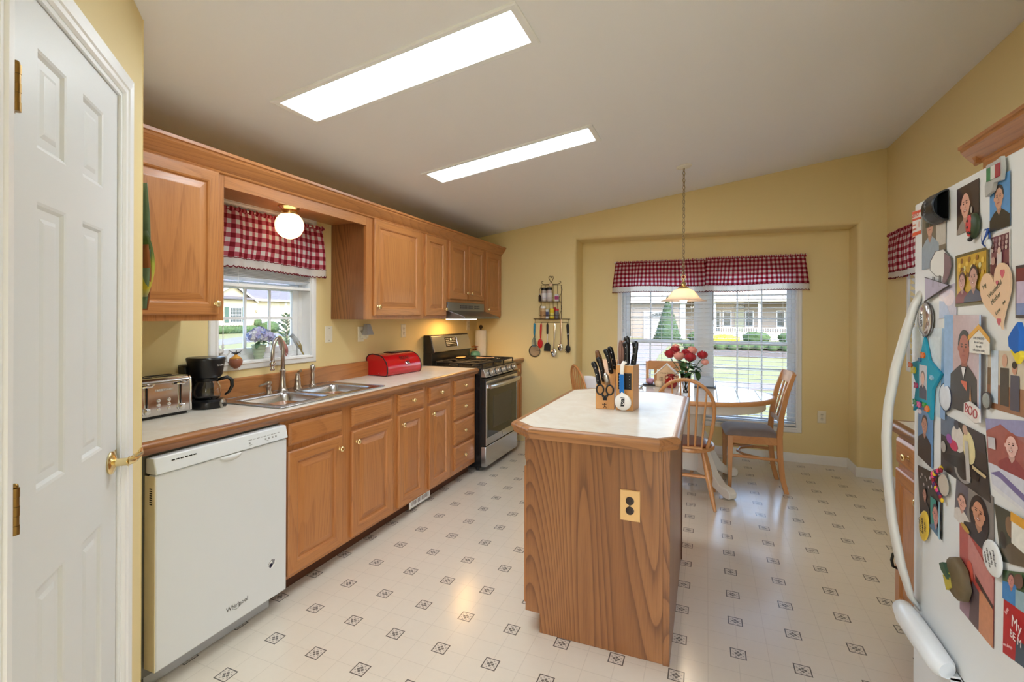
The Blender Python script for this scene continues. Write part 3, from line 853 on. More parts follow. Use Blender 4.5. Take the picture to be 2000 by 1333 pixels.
# ------------------------------------------------------------------ right-hand cabinets
XRF = .800
FRt = frame((XRF, 0, 0), (0,-1,0), (0,0,1))
t = thing('base_cabinet', 'oak base cabinet against the right wall beyond the refrigerator', 'base cabinet', (XRF, 2.3, 0))
m = MB(); m.box(XRF, XR-.002, 1.955, 2.665, .085, .872); build('carcass', m, oak_z, t)
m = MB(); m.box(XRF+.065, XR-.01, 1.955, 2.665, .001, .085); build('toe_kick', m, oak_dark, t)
slab_front(FRt, -2.640, -2.32, .738, .852, t, [oak_y], (-2.48, .797), w=.0005)
slab_front(FRt, -2.29, -1.98, .738, .852, t, [oak_y], (-2.13, .797), w=.0005)
raised_door(FRt, -2.640, -2.32, .105, .716, t, [oak_z, oak_y], (-2.35, .652), w=.0005)
raised_door(FRt, -2.29, -1.98, .105, .716, t, [oak_z, oak_y], (-2.26, .652), w=.0005)
t = thing('countertop', 'cream countertop with oak edge on the right wall behind the refrigerator handle', 'countertop', (1.1, 2.3, .875))
m = MB(); m.box(XRF-.005, XR-.002, 1.95, 2.668, .876, .915); build('laminate_top', m, laminate, t)
build('oak_edge', edge_y_strip(XRF-.005, 1.95, 2.698, -1), edge_y, t, sharp=50)
m = MB(); m.prism([(2.668+a*.9, b) for a, b in EP], 'x', XRF-.005, XR-.002)
build('oak_edge', m, edge_x, t, sharp=50)
m = MB(); m.box(XR-.021, XR-.002, 1.95, 2.66, .9155, 1.024)
build('backsplash', m, laminate, t)
# black oval pull hung low on the cabinet front
m = MB(); m.tube([(XRF-.024, 2.575+.0, .36), (XRF-.045, 2.575, .352), (XRF-.050, 2.575, .325), (XRF-.045, 2.575, .298), (XRF-.024, 2.575, .29)], .006, 8)
build('door_pull', m, black_plastic, bpy.data.objects['base_cabinet.005'] if 'base_cabinet.005' in bpy.data.objects else t)
# upper cabinet on the right wall
XRU = 1.105
t = thing('wall_cabinet', 'oak wall cabinet on the right wall showing above the refrigerator', 'wall cabinet', (XRU, 2.2, 1.352))
m = MB(); m.box(XRU, XR-.002, 1.10, 2.690, 1.80, 2.072); build('carcass', m, oak_z, t)
FR2 = frame((XRU, 0, 0), (0,-1,0), (0,0,1))
raised_door(FR2, -2.66, -2.02, 1.82, 2.05, t, [oak_z, oak_y], None, w=.0005, s=.05); raised_door(FR2, -1.98, -1.2, 1.82, 2.05, t, [oak_z, oak_y], None, w=.0005, s=.05)
m = MB()
m.prism([(XRU-a, b) for a, b in CP], 'y', 1.10, 2.690+.066)
m.prism([(2.690+a, b) for a, b in CP], 'x', XRU-.03, XR-.002)
tag(build('crown_moulding', m, oak_y, loc=(XRU, 2.2, 2.06), sharp=25), 'oak crown moulding on the right wall cabinet above the refrigerator', 'moulding')

# ------------------------------------------------------------------ dishwasher
t = thing('dishwasher', 'white built-in dishwasher under the countertop beside the pantry wall', 'dishwasher', (-1.86, 1.44, 0))
dy0, dy1 = 1.147, 1.737
m = MB(); m.box(XL+.03, -1.905, 1.122, 1.742, .05, .868); build('tub_housing', m, mat('grey_tub_steel', sc(120,118,112), .5, .4), t)
FD = frame((-1.842, 0, 0), (0,1,0), (0,0,1))
m = MB(); m.box(-1.885, -1.842, dy0, dy1, .082, .796); dd = build('door_panel', m, white_plastic, t, bevel=.006)
m = MB(); m.box(-1.900, -1.843, dy0-.002, dy0+.0005, .086, .792); build('door_side_edge', m, cream_plastic, t)
m = MB()
m.hexa([(-1.895, dy0-.002, .799), (-1.836, dy0-.002, .799), (-1.836, dy1+.002, .799), (-1.895, dy1+.002, .799)], [(-1.895, dy0-.002, .858), (-1.850, dy0-.002, .858), (-1.850, dy1+.002, .858), (-1.895, dy1+.002, .858)])
cp = build('control_panel', m, white_plastic, t, bevel=.004)
Mc = frame((-1.836, 0, .799), (0,1,0), (-.014, 0, .059))
m = MB(Mc)
for k in range(6): m.box(1.205+k*.0165, 1.205+k*.0165+.012, .037, .0415, .0002, .001)
build('vent_slots', m, dark_slot, cp)
m = MB(Mc); gi = mat('control_print_grey', sc(150,152,152), .5)
for k, (a, w_) in enumerate(((1.53,.018),(1.555,.012),(1.573,.014),(1.592,.01),(1.608,.014),(1.628,.014),(1.648,.012),(1.664,.014),(1.684,.01))): m.box(a, a+w_, .034, .037, .0002, .0008)
for a in (1.53, 1.612, 1.630, 1.650, 1.668): m.box(a, a+.008, .019, .026, .0002, .0008)
for a in (1.533, 1.618): m.box(a, a+.012, .0135, .0155, .0002, .0008)
build('control_marks', m, gi, cp)
# pocket handle: recessed scoop under control panel
m = MB(FD)
def scoop(u, v):
    a = (u-.5)*2; w = -.0
    return (1.445+a*.052, .796-.026*v*(1-a*a)**.5, .0015+.012*math.sin(v*PI)*(1-a*a)**.5*.6)
m.grid(scoop, 20, 6); build('pocket_handle', m, mat('white_handle_scoop', sc(214,216,216), .2), dd, sharp=180)
m = MB(); m.box(-1.92, -1.912, 1.15, 1.70, .004, .082); build('kick_plate', m, mat('grey_kick_plate', sc(172,174,178), .45), t)
m = MB()
for k in range(8): m.box(-1.872, -1.858, dy0-.0028, dy0-.0015, .745-k*.008, .749-k*.008)
build('side_vent', m, dark_slot, t)
m = text_mb('Whirlpool', .026, frame((-1.8415, 1.478, .152), (0,1,0), (0,0,1)), sx=.95)
m.tube([(-1.8412, 1.455, .142), (-1.8412, 1.475, .135), (-1.8412, 1.50, .145)], .0008, 4)
build('logo_text', m, mat('logo_grey', sc(92,92,90), .4), dd)
m = MB(FD); 
u0, v0 = 1.652, .243
m.lathe((u0, v0, .0005), [(.020, 0), (.020, .0006), (0, .0006)], 20)
build('badge_sticker', m, mat('sticker_white', sc(236,238,238), .4), dd)
m = MB(FD); m.lathe((u0-.004, v0-.006, .0012), [(.009, 0), (.009, .0005), (.004, .0005), (.004, 0)], 14); 
for k in range(3): m.obox = None; m.prism([(u0-.002+k*.006, v0-.006), (u0+.001+k*.006, v0-.006), (u0+.006+k*.005, v0+.013), (u0+.003+k*.005, v0+.013)], 'z', .0012, .0017)
for k in range(9):
    a = PI*.25+k*PI*.14; m.cbox((u0+.0165*math.cos(a), v0+.0165*math.sin(a), .0015), (.0035, .0035, .0008))
build('badge_print', m, mat('badge_navy', sc(36,34,66), .4), dd)

# ------------------------------------------------------------------ range
t = thing('gas_range', 'freestanding stainless and black gas range between the base cabinets', 'stove', (-2.1, 4.255, 0))
ry0, ry1 = 3.874, 4.640
m = MB(); m.box(XL+.02, -1.845, ry0, ry1, .035, .905); 
for y in (ry0+.05, ry1-.05):
    for x in (XL+.07, -1.90): m.cyl((x, y, .0), (x, y, .036), .018, n=10)
build('body', m, black_metal, t, bevel=.003)
m = MB(); m.box(-2.42, -1.83, ry0-.002, ry1+.002, .905, .918); build('cooktop', m, black_metal, t, bevel=.004)
# front: control strip, door, drawer
m = MB(); m.hexa([(-1.845, ry0, .835), (-1.795, ry0, .835), (-1.795, ry1, .835), (-1.845, ry1, .835)], [(-1.845, ry0, .905), (-1.822, ry0, .905), (-1.822, ry1, .905), (-1.845, ry1, .905)])
fp = build('control_strip', m, steel, t, bevel=.003)
Ms = frame((-1.795, 0, .835), (0,1,0), (-.027, 0, .07))
for k in range(5):
    y = ry0+.115+k*.135
    m = MB(Ms); m.lathe((y, .034, 0), [(.0275, 0), (.0275, .006), (.022, .008), (.021, .030), (.018, .034), (0, .034)], 20)
    o = build('burner_knob', m, nickel, fp)
    m = MB(Ms); m.lathe((y, .034, 0), [(.031, 0), (.031, .003), (.028, .004), (.0, .004)], 20); build('knob_collar', m, black_plastic, o)
    m = MB(Ms); m.box(y-.004, y+.004, .014, .054, .030, .042); build('knob_grip', m, steel, o) if 0 else None
m = MB(); m.box(-1.845, -1.802, ry0+.004, ry1-.004, .232, .822); dr = build('oven_door', m, black_metal, t, bevel=.003)
m = MB(); m.box(-1.802, -1.7985, ry0+.03, ry1-.03, .300, .755); gw = build('oven_window', m, glass_dark, dr)
m = MB(); m.box(-1.7985, -1.7975, ry0+.16, ry1-.16, .36, .65); build('inner_window', m, mat('oven_interior_grey', sc(70,68,62), .15), gw)
m = MB(); m.box(-1.8025, -1.796, ry0+.006, ry1-.006, .233, .298); m.box(-1.8025, -1.797, ry0+.006, ry0+.03, .298, .76); m.box(-1.8025, -1.797, ry1-.03, ry1-.006, .298, .76); m.box(-1.8025, -1.797, ry0+.006, ry1-.006, .757, .80)
build('door_trim', m, steel, dr, bevel=.001)
m = MB()
m.tube([(-1.800+.052-.018*abs(a)**3, ry0+.383+a*.355, .752) for a in [x/10 for x in range(-10, 11)]], [(.020, .009)]*21, 12, flat=(0,0,1))
for s in (-1, 1): m.box(-1.80, -1.768, ry0+.383+s*.345-.012, ry0+.383+s*.345+.012, .737, .767)
build('oven_handle', m, steel, dr)
m = MB(); m.box(-1.845, -1.798, ry0+.004, ry1-.004, .045, .222); build('storage_drawer', m, steel, t, bevel=.004)
m = MB(); m.ball((-1.7945, ry0+.383, .265), (.002, .014, .014), 14, 8); m.box(-1.7962, -1.7955, ry0+.35, ry0+.416, .262, .268); build('badge', m, chrome, dr)
# backguard
m = MB(); m.hexa([(XL+.012, ry0, .905), (-2.345, ry0, .905), (-2.345, ry1, .905), (XL+.012, ry1, .905)], [(XL+.012, ry0, 1.03), (-2.345, ry0, 1.03), (-2.345, ry1, 1.03), (XL+.012, ry1, 1.03)])
m.hexa([(XL+.012, ry0, 1.03), (-2.330, ry0, 1.03), (-2.330, ry1, 1.03), (XL+.012, ry1, 1.03)], [(XL+.012, ry0, 1.195), (-2.375, ry0, 1.195), (-2.375, ry1, 1.195), (XL+.012, ry1, 1.195)])
bg = build('backguard', m, black_metal, t, bevel=.003)
Mb = frame((-2.3295, 0, 1.03), (0,1,0), (-.045, 0, .165))
m = MB(Mb); rings(m, ry0+.012, ry1-.004, .004, .162, [(0, 0), (.002, .006), (.006, .008)]); build('stainless_face', m, steel, bg)
m = MB(Mb); rings(m, ry0+.245, ry0+.475, .045, .140, [(0, .0075), (0, .009), (.003, .0095)]); dp = build('display_panel', m, mat('display_black', sc(26,24,26), .12), bg)
m = MB(Mb); m.box(ry0+.346, ry0+.372, .108, .128, .0096, .0099)
for r_ in range(5):
    for k in range(9):
        if (r_ == 4 and 2 < k < 6) or (r_ < 2 and 3 <= k <= 5): continue
        m.box(ry0+.262+k*.022, ry0+.262+k*.022+.009+.004*((k*7+r_) % 2), .124-r_*.017, .128-r_*.017, .0096, .0099)
build('display_marks', m, mat('display_print', sc(206,206,206), .4), dp)
m = MB(Mb); m.box(ry0+.480, ry0+.490, .045, .140, .008, .0105); build('display_side_trim', m, chrome, bg)
# grates, three sections
for k in range(3):
    m = MB(); a = ry0+.022+k*.243; b = a+.236; x0_, x1_ = -2.315, -1.845
    z = .952
    def bar(x0, y0, x1, y1, z_=z): m.tube([(x0, y0, z_), (x1, y1, z_)], .0065, 6)
    for (p, q_) in (((x0_, a), (x1_, a)), ((x1_, a), (x1_, b)), ((x1_, b), (x0_, b)), ((x0_, b), (x0_, a))): bar(*p, *q_)
    xm = (x0_+x1_)/2; ym = (a+b)/2
    bar(xm, a, xm, b)
    for xc in ((x0_+xm)/2, (x1_+xm)/2):
        if k == 1:
            for j in range(3): bar(xc-.07+j*.07, a, xc-.07+j*.07, b)
        else:
            bar(xc, a, xc, a+.085); bar(xc, b, xc, b-.085); bar(xc-.117, ym, xc-.03, ym); bar(xc+.117, ym, xc+.03, ym)
    for (x, y) in ((x0_, a), (x1_, a), (x0_, b), (x1_, b), (xm, a), (xm, b)): m.tube([(x, y, z), (x, y, .918)], .0065, 6)
    build('burner_grate', m, black_matte, t)
for (x, y) in ((-2.2, ry0+.14), (-1.96, ry0+.14), (-2.2, ry1-.14), (-1.96, ry1-.14), (-2.08, ry0+.383)):
    m = MB(); m.lathe((x, y, .918), [(.045, 0), (.045, .004), (.034, .007), (.034, .014), (.030, .018), (0, .018)], 18); build('burner_cap', m, black_matte, t)
# hood
t = thing('range_hood', 'slim stainless under-cabinet hood above the gas range', 'range hood', (-2.2, 4.17, 1.37))
hy0, hy1 = 3.797, 4.553
m = MB()
m.prism([(XL+.003, 1.500), (XU+.012, 1.500), (XU+.012, 1.425), (-1.975, 1.372), (-1.965, 1.356), (-1.965, 1.350), (XL+.003, 1.350)], 'y', hy0, hy1)
hb = build('canopy', m, mat('hood_brushed_steel', sc(150,154,162), .3, 1), t, bevel=.002)
m = MB(frame((XU+.012, 0, 0), (0,1,0), (0,0,1)))
for a, b, n in ((hy0+.23, hy0+.50, 9), (hy0+.53, hy0+.65, 5)):
    for k in range(n):
        for z in (1.448, 1.466): m.box(a+(b-a)*k/n, a+(b-a)*(k+.7)/n, z, z+.011, .0003, .0012)
build('vent_louvres', m, mat('hood_louvre_blue_grey', sc(56,62,84), .4), hb)
m = MB(); m.box(-2.30, -2.10, 4.05, 4.30, 1.343, 1.3495)
build('hood_lamp', m, mat('hood_lamp_lens', sc(255,214,150), .4, emit=sc(255,196,120), estr=22), t)

# ------------------------------------------------------------------ ceiling fixtures
sl = math.atan(.1423); cs, sn = math.cos(sl), math.sin(sl)
def ceil_fixture(label, x0, x1, y0, y1):
    P = frame((x0, y1, ceil_z(x0)), (cs, 0, sn), (0, -1, 0))    # w points down into the room
    L_, W_ = (x1-x0)/cs, y1-y0
    t = thing('ceiling_light', label, 'ceiling light', ((x0+x1)/2, (y0+y1)/2, ceil_z((x0+x1)/2)), group='recessed fluorescent ceiling panels')
    m = MB(P)
    rings(m, 0, L_, 0, W_, [(0, 0), (0, .007), (.006, .010), (.030, .008), (.034, .003), (.040, .002)], cap=False)
    build('trim_frame', m, trim_white, t)
    m = MB(P); m.box(.036, L_-.036, .036, W_-.036, .0012, .0045)
    build('diffuser', m, mat('glowing_diffuser', sc(255,252,236), .5, emit=(.86, .94, 1, 1), estr=LAMP), t)
    return t
LAMP = 16.5
ceil_fixture('large glowing ceiling panel nearest the viewer, over the sink', -1.85, -.650, 1.638, 1.925)
ceil_fixture('farther glowing ceiling panel, between the sink and the pendant lamp', -1.83, -.640, 2.862, 3.140)
# globe light over the sink
t = thing('globe_light', 'textured glass globe lamp on a brass base under the oak soffit', 'ceiling light', (-2.262, 2.145, 2.012))
m = MB(); m.lathe((-2.262, 2.145, 2.012), [(0, 0), (.062, 0), (.064, -.005), (.050, -.016), (.046, -.020), (.046, -.045), (.040, -.050), (0, -.05)][::-1], 24)
build('brass_base', m, brass, t)
m = MB()
gc = (-2.262, 2.145, 1.903)
def globe(u, v):
    a = u*2*PI; th_ = .42+v*(PI-.42)
    r = .078*(1+.025*math.sin(a*22)*math.sin(th_*26))
    return (gc[0]+r*math.sin(th_)*math.cos(a), gc[1]+r*math.sin(th_)*math.sin(a), gc[2]+r*math.cos(th_))
m.grid(globe, 66, 30)
build('globe_shade', m, mat('glowing_pressed_glass', sc(255,236,210), .3, emit=sc(255,212,160), estr=1.9), t, sharp=180)
# pendant lamp
px_, py_ = -.175, 4.15
t = thing('pendant_lamp', 'frosted glass pendant lamp hanging on a brass chain over the dining table', 'pendant lamp', (px_, py_, 1.5))
zt = ceil_z(px_)
P = frame((px_, py_, zt), (cs, 0, sn), (0, -1, 0))
m = MB(P); m.lathe((0, 0, 0), [(.060, 0), (.062, .004), (.058, .010), (.050, .011), (.046, .008), (.03, .012), (.012, .016), (0, .016)], 28); build('ceiling_canopy', m, mat('ivory_canopy', sc(244,240,228), .3), t)
m = MB()
zb = 1.715; nl_ = 30; z = zt-.014; ln = (z-zb)/nl_
for k in range(nl_):
    zc = z-ln*(k+.5); a = .6 if k % 2 else .6+PI/2
    pts = [(px_+.0105*math.sin(j*PI/4)*math.cos(a), py_+.0105*math.sin(j*PI/4)*math.sin(a), zc+ln*.66*math.cos(j*PI/4)) for j in range(8)]
    m.tube(pts, .0024, 5, closed=True)
m.tube([(px_+.006*math.sin(j*.8), py_+.006*math.cos(j*.8), z-(z-zb)*j/60) for j in range(61)], .0016, 5)
build('chain', m, mat('pendant_chain_brass', sc(176,160,130), .3, .9), t)
m = MB(); m.tube([(px_+.014*math.cos(j*PI/6), py_+.002, 1.700+.014*math.sin(j*PI/6)) for j in range(12)], .003, 6, closed=True)
m.lathe((px_, py_, 0), [(.0, 1.688), (.008, 1.686), (.010, 1.672), (.006, 1.664), (.016, 1.655), (.022, 1.640), (.012, 1.632), (.026, 1.622), (.040, 1.614), (.046, 1.606), (.043, 1.602), (0, 1.602)][::-1], 24)
build('brass_fitter', m, brass, t)
m = MB()
prof = [(.040, 1.603), (.062, 1.598), (.085, 1.583), (.104, 1.560), (.118, 1.538), (.135, 1.522), (.158, 1.511), (.176, 1.507), (.177, 1.5045), (.157, 1.5075), (.133, 1.5185), (.115, 1.535), (.101, 1.557), (.082, 1.579), (.060, 1.594), (.040, 1.5995)]
m.lathe((px_, py_, 0), prof, 40)
g = NT('frosted_lamp_glass'); g.b.inputs['Base Color'].default_value = sc(246,232,220); g.b.inputs['Roughness'].default_value = .35
tl = g.n('ShaderNodeBsdfTranslucent'); tl.inputs[0].default_value = sc(250,236,222); mx_ = g.n('ShaderNodeMixShader'); mx_.inputs[0].default_value = .45
g.l(g.b.outputs[0], mx_.inputs[1]); g.l(tl.outputs[0], mx_.inputs[2]); g.l(mx_.outputs[0], g.nt.nodes['Material Output'].inputs[0])
build('glass_shade', m, g.m, t, sharp=180)
m = MB(); m.lathe((px_, py_, 0), [(0, 1.492), (.012, 1.4935), (.024, 1.501), (.029, 1.515), (.027, 1.53), (.018, 1.552), (.014, 1.57), (0, 1.572)], 20)
build('bulb', m, mat('glowing_bulb', sc(255,240,215), .3, emit=sc(255,232,200), estr=70), t, sharp=180)

# ------------------------------------------------------------------ sink and taps
t = thing('kitchen_sink', 'double-bowl stainless drop-in sink in the countertop below the window', 'sink', (-2.18, 2.22, .9155))
m = MB()
def rr(x0, x1, y0, y1, r, n=5):
    pts = []
    for (cx, cy, a0) in ((x1-r, y1-r, 0), (x0+r, y1-r, PI/2), (x0+r, y0+r, PI), (x1-r, y0+r, PI*1.5)):
        for i in range(n+1):
            a = a0+PI/2*i/n; pts.append((cx+r*math.cos(a), cy+r*math.sin(a)))
    return pts
RX0, RX1, RY0, RY1 = -2.425, -1.950, 1.800, 2.640
bowls = [(-2.335, -2.005, 1.850, 2.195), (-2.335, -2.005, 2.245, 2.590)]
# rim plate with two holes: built from strips
zr = .9205
ys = [RY0, bowls[0][2], bowls[0][3], bowls[1][2], bowls[1][3], RY1]
def strip(x0, x1, y0, y1): m.box(x0, x1, y0, y1, zr-.0035, zr)
strip(RX0, bowls[0][0], RY0, RY1); strip(bowls[0][1], RX1, RY0, RY1)
strip(bowls[0][0], bowls[0][1], RY0, ys[1]); strip(bowls[0][0], bowls[0][1], ys[2], ys[3]); strip(bowls[0][0], bowls[0][1], ys[4], RY1)
o = build('rim', m, steel, t, bevel=.002)
m = MB(); pts = rr(RX0, RX1, RY0, RY1, .012, 3); m.tube([(a, b, zr-.001) for a, b in pts], .0032, 6, closed=True); build('rolled_edge', m, steel, t, sharp=180)
for k, (bx0, bx1, by0, by1) in enumerate(bowls):
    m = MB()
    lv = [(0, zr+.001, .002), (.004, zr-.002, .03), (.008, zr-.012, .045), (.012, zr-.08, .05), (.016, zr-.135, .055), (.030, zr-.155, .06), (.055, zr-.158, .05)]
    loops = [[(a, b, z_) for a, b in rr(bx0+i, bx1-i, by0+i, by1-i, r_)] for i, z_, r_ in lv]
    n = len(loops[0]); vs = sum(loops, []); fs = []
    for a in range(len(loops)-1):
        for j in range(n): fs.append((a*n+j, a*n+(j+1) % n, (a+1)*n+(j+1) % n, (a+1)*n+j))
    fs.append(tuple(range((len(loops)-1)*n, len(loops)*n)))
    m.add(vs, fs); build('bowl', m, steel, t, sharp=60)
    m = MB(); m.lathe(((bx0+bx1)/2, (by0+by1)/2, zr-.158), [(.042, 0), (.042, .003), (.036, .004), (.030, .0), (0, .0)], 18); build('drain', m, chrome, t)
# dish cloth folded over the divider of the right bowl
m = MB()
def cloth(u, v):
    y = 2.285+.165*u; s_ = v*.26
    x = -2.012-.004*math.sin(u*9); 
    if s_ < .11: z_ = zr-.105+s_; xx = -2.045-.012*u
    else: z_ = zr+.004-.0*s_; xx = -2.045
    xx = -2.04-.10*v-.006*math.sin(u*14+v*5); z_ = zr-.135+.015*math.sin(u*11)*math.sin(v*8)+.035*math.sin(v*PI)+.05*v
    return (xx, y+.01*math.sin(v*9), z_)
m.grid(cloth, 24, 16)
g = NT('teal_patterned_cloth'); tc_ = g.n('ShaderNodeTexCoord'); nn = g.noise(tc_.outputs['Object'], 55, 3)
g.l(g.ramp(nn, [(.38, sc(40,74,84)), (.5, sc(96,150,160)), (.62, sc(206,220,220))]), g.b.inputs['Base Color']); g.b.inputs['Roughness'].default_value = .9
tag(build('dish_cloth', m, g.m, loc=(-2.1, 2.36, .80), solid=.004, sharp=180), 'crumpled teal and white dish cloth lying in the right sink bowl', 'dish cloth')

t = thing('kitchen_faucet', 'brushed nickel gooseneck faucet in the middle of the sink', 'faucet', (-2.375, 2.205, zr))
fx, fy = -2.375, 2.205
m = MB(); m.lathe((fx, fy, zr), [(.030, 0), (.030, .006), (.024, .012), (.019, .03), (.016, .07), (.0145, .11), (.018, .118), (.018, .126), (.013, .132), (.0, .134)], 20); build('base_column', m, nickel, t)
m = MB(); pts = [(fx, fy, zr+.13), (fx, fy, zr+.24)]
dxn, dyn = .34, -.94
for i in range(1, 13):
    a = PI*i/12; r_ = .058; h_ = r_*(1-math.cos(a)); pts.append((fx+dxn*h_, fy+dyn*h_, zr+.24+.082*math.sin(a)))
pts += [(fx+dxn*.118, fy+dyn*.118, zr+.19)]
m.tube(pts, .0115, 12); build('gooseneck_spout', m, nickel, t, sharp=180)
ex, ey = fx+dxn*.118, fy+dyn*.118
m = MB(); m.lathe((ex, ey, zr), [(0, .138), (.013, .138), (.015, .146), (.012, .152), (.013, .165), (.0165, .172), (.0165, .182), (.0125, .192), (0, .193)], 16); build('spray_head', m, chrome, t)
t = thing('faucet_handle', 'brushed nickel lever valve right of the gooseneck faucet', 'faucet handle', (-2.38, 2.325, zr))
m = MB(); m.lathe((-2.38, 2.325, zr), [(.026, 0), (.026, .005), (.021, .012), (.018, .05), (.020, .056), (.017, .066), (.012, .082), (.014, .088), (.010, .096), (0, .10)], 18); build('valve_body', m, nickel, t)
m = MB(); m.tube([(-2.38, 2.325, zr+.09), (-2.365, 2.318, zr+.108), (-2.335, 2.306, zr+.114)], [.007, .006, .009], 8); build('lever', m, nickel, t)
t = thing('sink_sprayer', 'brushed nickel side sprayer at the right end of the sink ledge', 'sink sprayer', (-2.385, 2.455, zr))
m = MB(); m.lathe((-2.385, 2.455, zr), [(.022, 0), (.022, .004), (.015, .010), (.012, .02), (.012, .03), (0, .03)], 16); build('holder', m, nickel, t)
m = MB(); m.lathe((-2.385, 2.455, zr), [(.009, .028), (.0115, .05), (.0125, .075), (.010, .092), (.016, .104), (.019, .118), (.014, .132), (.004, .140), (0, .141)], 16); build('spray_wand', m, nickel, t)
t = thing('soap_dispenser', 'brushed nickel soap pump at the left end of the sink ledge', 'soap dispenser', (-2.365, 2.095, zr))
m = MB(); m.lathe((-2.365, 2.095, zr), [(.021, 0), (.021, .004), (.016, .012), (.013, .022), (.016, .03), (.016, .045), (.011, .05), (.016, .058), (.0175, .066), (.015, .072), (0, .074)], 16); build('pump_body', m, nickel, t)
m = MB(); m.tube([(-2.365, 2.095, zr+.062), (-2.35, 2.04, zr+.060), (-2.345, 2.012, zr+.056)], [.006, .0055, .0045], 8); build('nozzle', m, nickel, t)
# ================================================================== COUNTER THINGS
# toaster
t = thing('toaster', 'wide chrome four-slice toaster on the counter beside the coffee maker', 'toaster', (-2.36, 1.43, .915))
ty0, ty1, tx0, tx1, tz0, tz1 = 1.290, 1.580, -2.432, -2.272, .928, 1.098
m = MB()
pr = [(tx0, tz0), (tx1+.002, tz0)] + arc(tx1-.026, tz1-.030, .026, 0, PI/2, 6) + arc(tx0+.026, tz1-.030, .026, PI/2, PI, 6)
m.prism(pr, 'y', ty0+.012, ty1-.012)
build('chrome_body', m, mat('toaster_chrome', sc(206,204,204), .13, 1), t, bevel=.004)
m = MB()
for (a, b) in ((ty0, ty0+.012), (ty1-.012, ty1)):
    m.prism([(x*.985+(tx0+tx1)/2*.015, z) for x, z in pr], 'y', a, b)
build('end_cap', m, chrome, t, bevel=.004)
m = MB()
for x in (tx0+.045, tx0+.105):
    for y in ((ty0+.03, (ty0+ty1)/2-.008), ((ty0+ty1)/2+.008, ty1-.03)): m.box(x-.012, x+.012, y[0], y[1], tz1-.006, tz1-.0025)
build('bread_slots', m, dark_slot, t)
m = MB(); m.box(tx0+.02, tx1-.01, ty0+.02, ty1-.02, .9155, tz0); build('base_feet', m, black_plastic, t)
FT = frame((tx1+.002, 0, 0), (0,1,0), (0,0,1))
for y in (ty0+.083, ty1-.060):
    m = MB(FT); m.box(y-.0045, y+.0045, .963, 1.070, .0003, .0012)
    o = build('lever_slot', m, black_plastic, t)
    m = MB(FT); m.box(y-.007, y-.0045, .960, 1.073, .0003, .002); m.box(y+.0045, y+.007, .960, 1.073, .0003, .002); build('slot_trim', m, chrome, o)
    m = MB(FT); m.tube([(y-.022, 1.062, .012), (y-.008, 1.064, .019), (y+.012, 1.065, .019), (y+.026, 1.068, .012)], [(.004,.005), (.005,.006), (.005,.006), (.003,.004)], 8); m.box(y-.003, y+.003, 1.060, 1.068, .0, .016); build('lever', m, chrome, t)
for y, z in ((ty0+.083, .952), (ty1-.055, .952)):
    m = MB(FT); m.lathe((y, z, 0), [(.018, 0), (.018, .003), (.014, .004), (.0125, .014), (.010, .017), (0, .017)], 18); build('browning_dial', m, chrome, t)
for y in (ty0+.135, ty0+.180):
    for k in range(3):
        m = MB(FT); m.lathe((y, .955+k*.0195, 0), [(.0075, 0), (.0075, .003), (.005, .0045), (0, .0045)], 12); build('push_button', m, chrome, t)
m = text_mb('FARBERWARE', .0155, frame((tx1+.0022, ty0+.160, 1.040), (0,1,0), (0,0,1)), sx=.82); build('logo_text', m, mat('toaster_logo', sc(236,236,238), .3, .4), t)

# coffee maker
t = thing('coffee_maker', 'black drip coffee maker with glass carafe between the toaster and the sink', 'coffee maker', (-2.35, 1.69, .9155))
cx, cy = -2.335, 1.695
m = MB()
def oval(cx, cy, rx, ry, n=24, sq=1.0): return [(cx+rx*(abs(math.cos(a))**sq)*(1 if math.cos(a) > 0 else -1), cy+ry*(abs(math.sin(a))**sq)*(1 if math.sin(a) > 0 else -1)) for a in [2*PI*k/n for k in range(n)]]
def loft(mb, loops, mi=0):
    n = len(loops[0]); vs = sum([list(l) for l in loops], []); fs = [tuple(range(n))[::-1], tuple(range((len(loops)-1)*n, len(loops)*n))]
    for a in range(len(loops)-1):
        for j in range(n): fs.append((a*n+j, a*n+(j+1) % n, (a+1)*n+(j+1) % n, (a+1)*n+j))
    mb.add(vs, fs, mi)
def ovl(cx, cy, rx, ry, z, sq=.8): return [(a, b, z) for a, b in oval(cx, cy, rx, ry, sq=sq)]
loft(m, [ovl(cx, cy, .088, .078, .9165), ovl(cx, cy, .090, .080, .925), ovl(cx, cy, .088, .078, .948), ovl(cx, cy, .074, .068, .957)])
build('base', m, black_plastic, t, sharp=50)
m = MB(); m.hexa([(-2.433, 1.630, .95), (-2.375, 1.618, .95), (-2.375, 1.772, .95), (-2.433, 1.760, .95)], [(-2.436, 1.615, 1.13), (-2.375, 1.610, 1.13), (-2.375, 1.765, 1.13), (-2.436, 1.755, 1.13)]); build('water_tower', m, black_plastic, t, bevel=.008)
m = MB(); loft(m, [ovl(cx, cy, .058, .058, 1.066), ovl(cx, cy, .066, .066, 1.08), ovl(cx-.004, cy, .080, .079, 1.150), ovl(cx-.004, cy, .082, .081, 1.158), ovl(cx-.006, cy, .078, .078, 1.166)]); build('filter_basket', m, black_plastic, t, sharp=50)
m = MB(); m.lathe((cx+.004, cy, .957), [(.052, 0), (.060, .012), (.064, .034), (.060, .062), (.048, .086), (.044, .096), (.042, .096), (.046, .084), (.058, .060), (.062, .034), (.058, .013), (.050, .002), (0, .002)], 28)
cf = build('glass_carafe', m, glassm, t, sharp=180)
m = MB(); m.lathe((cx+.004, cy, .957), [(.047, .090), (.049, .094), (.049, .104), (.04, .108), (0, .108)], 24); build('carafe_lid', m, black_plastic, cf)
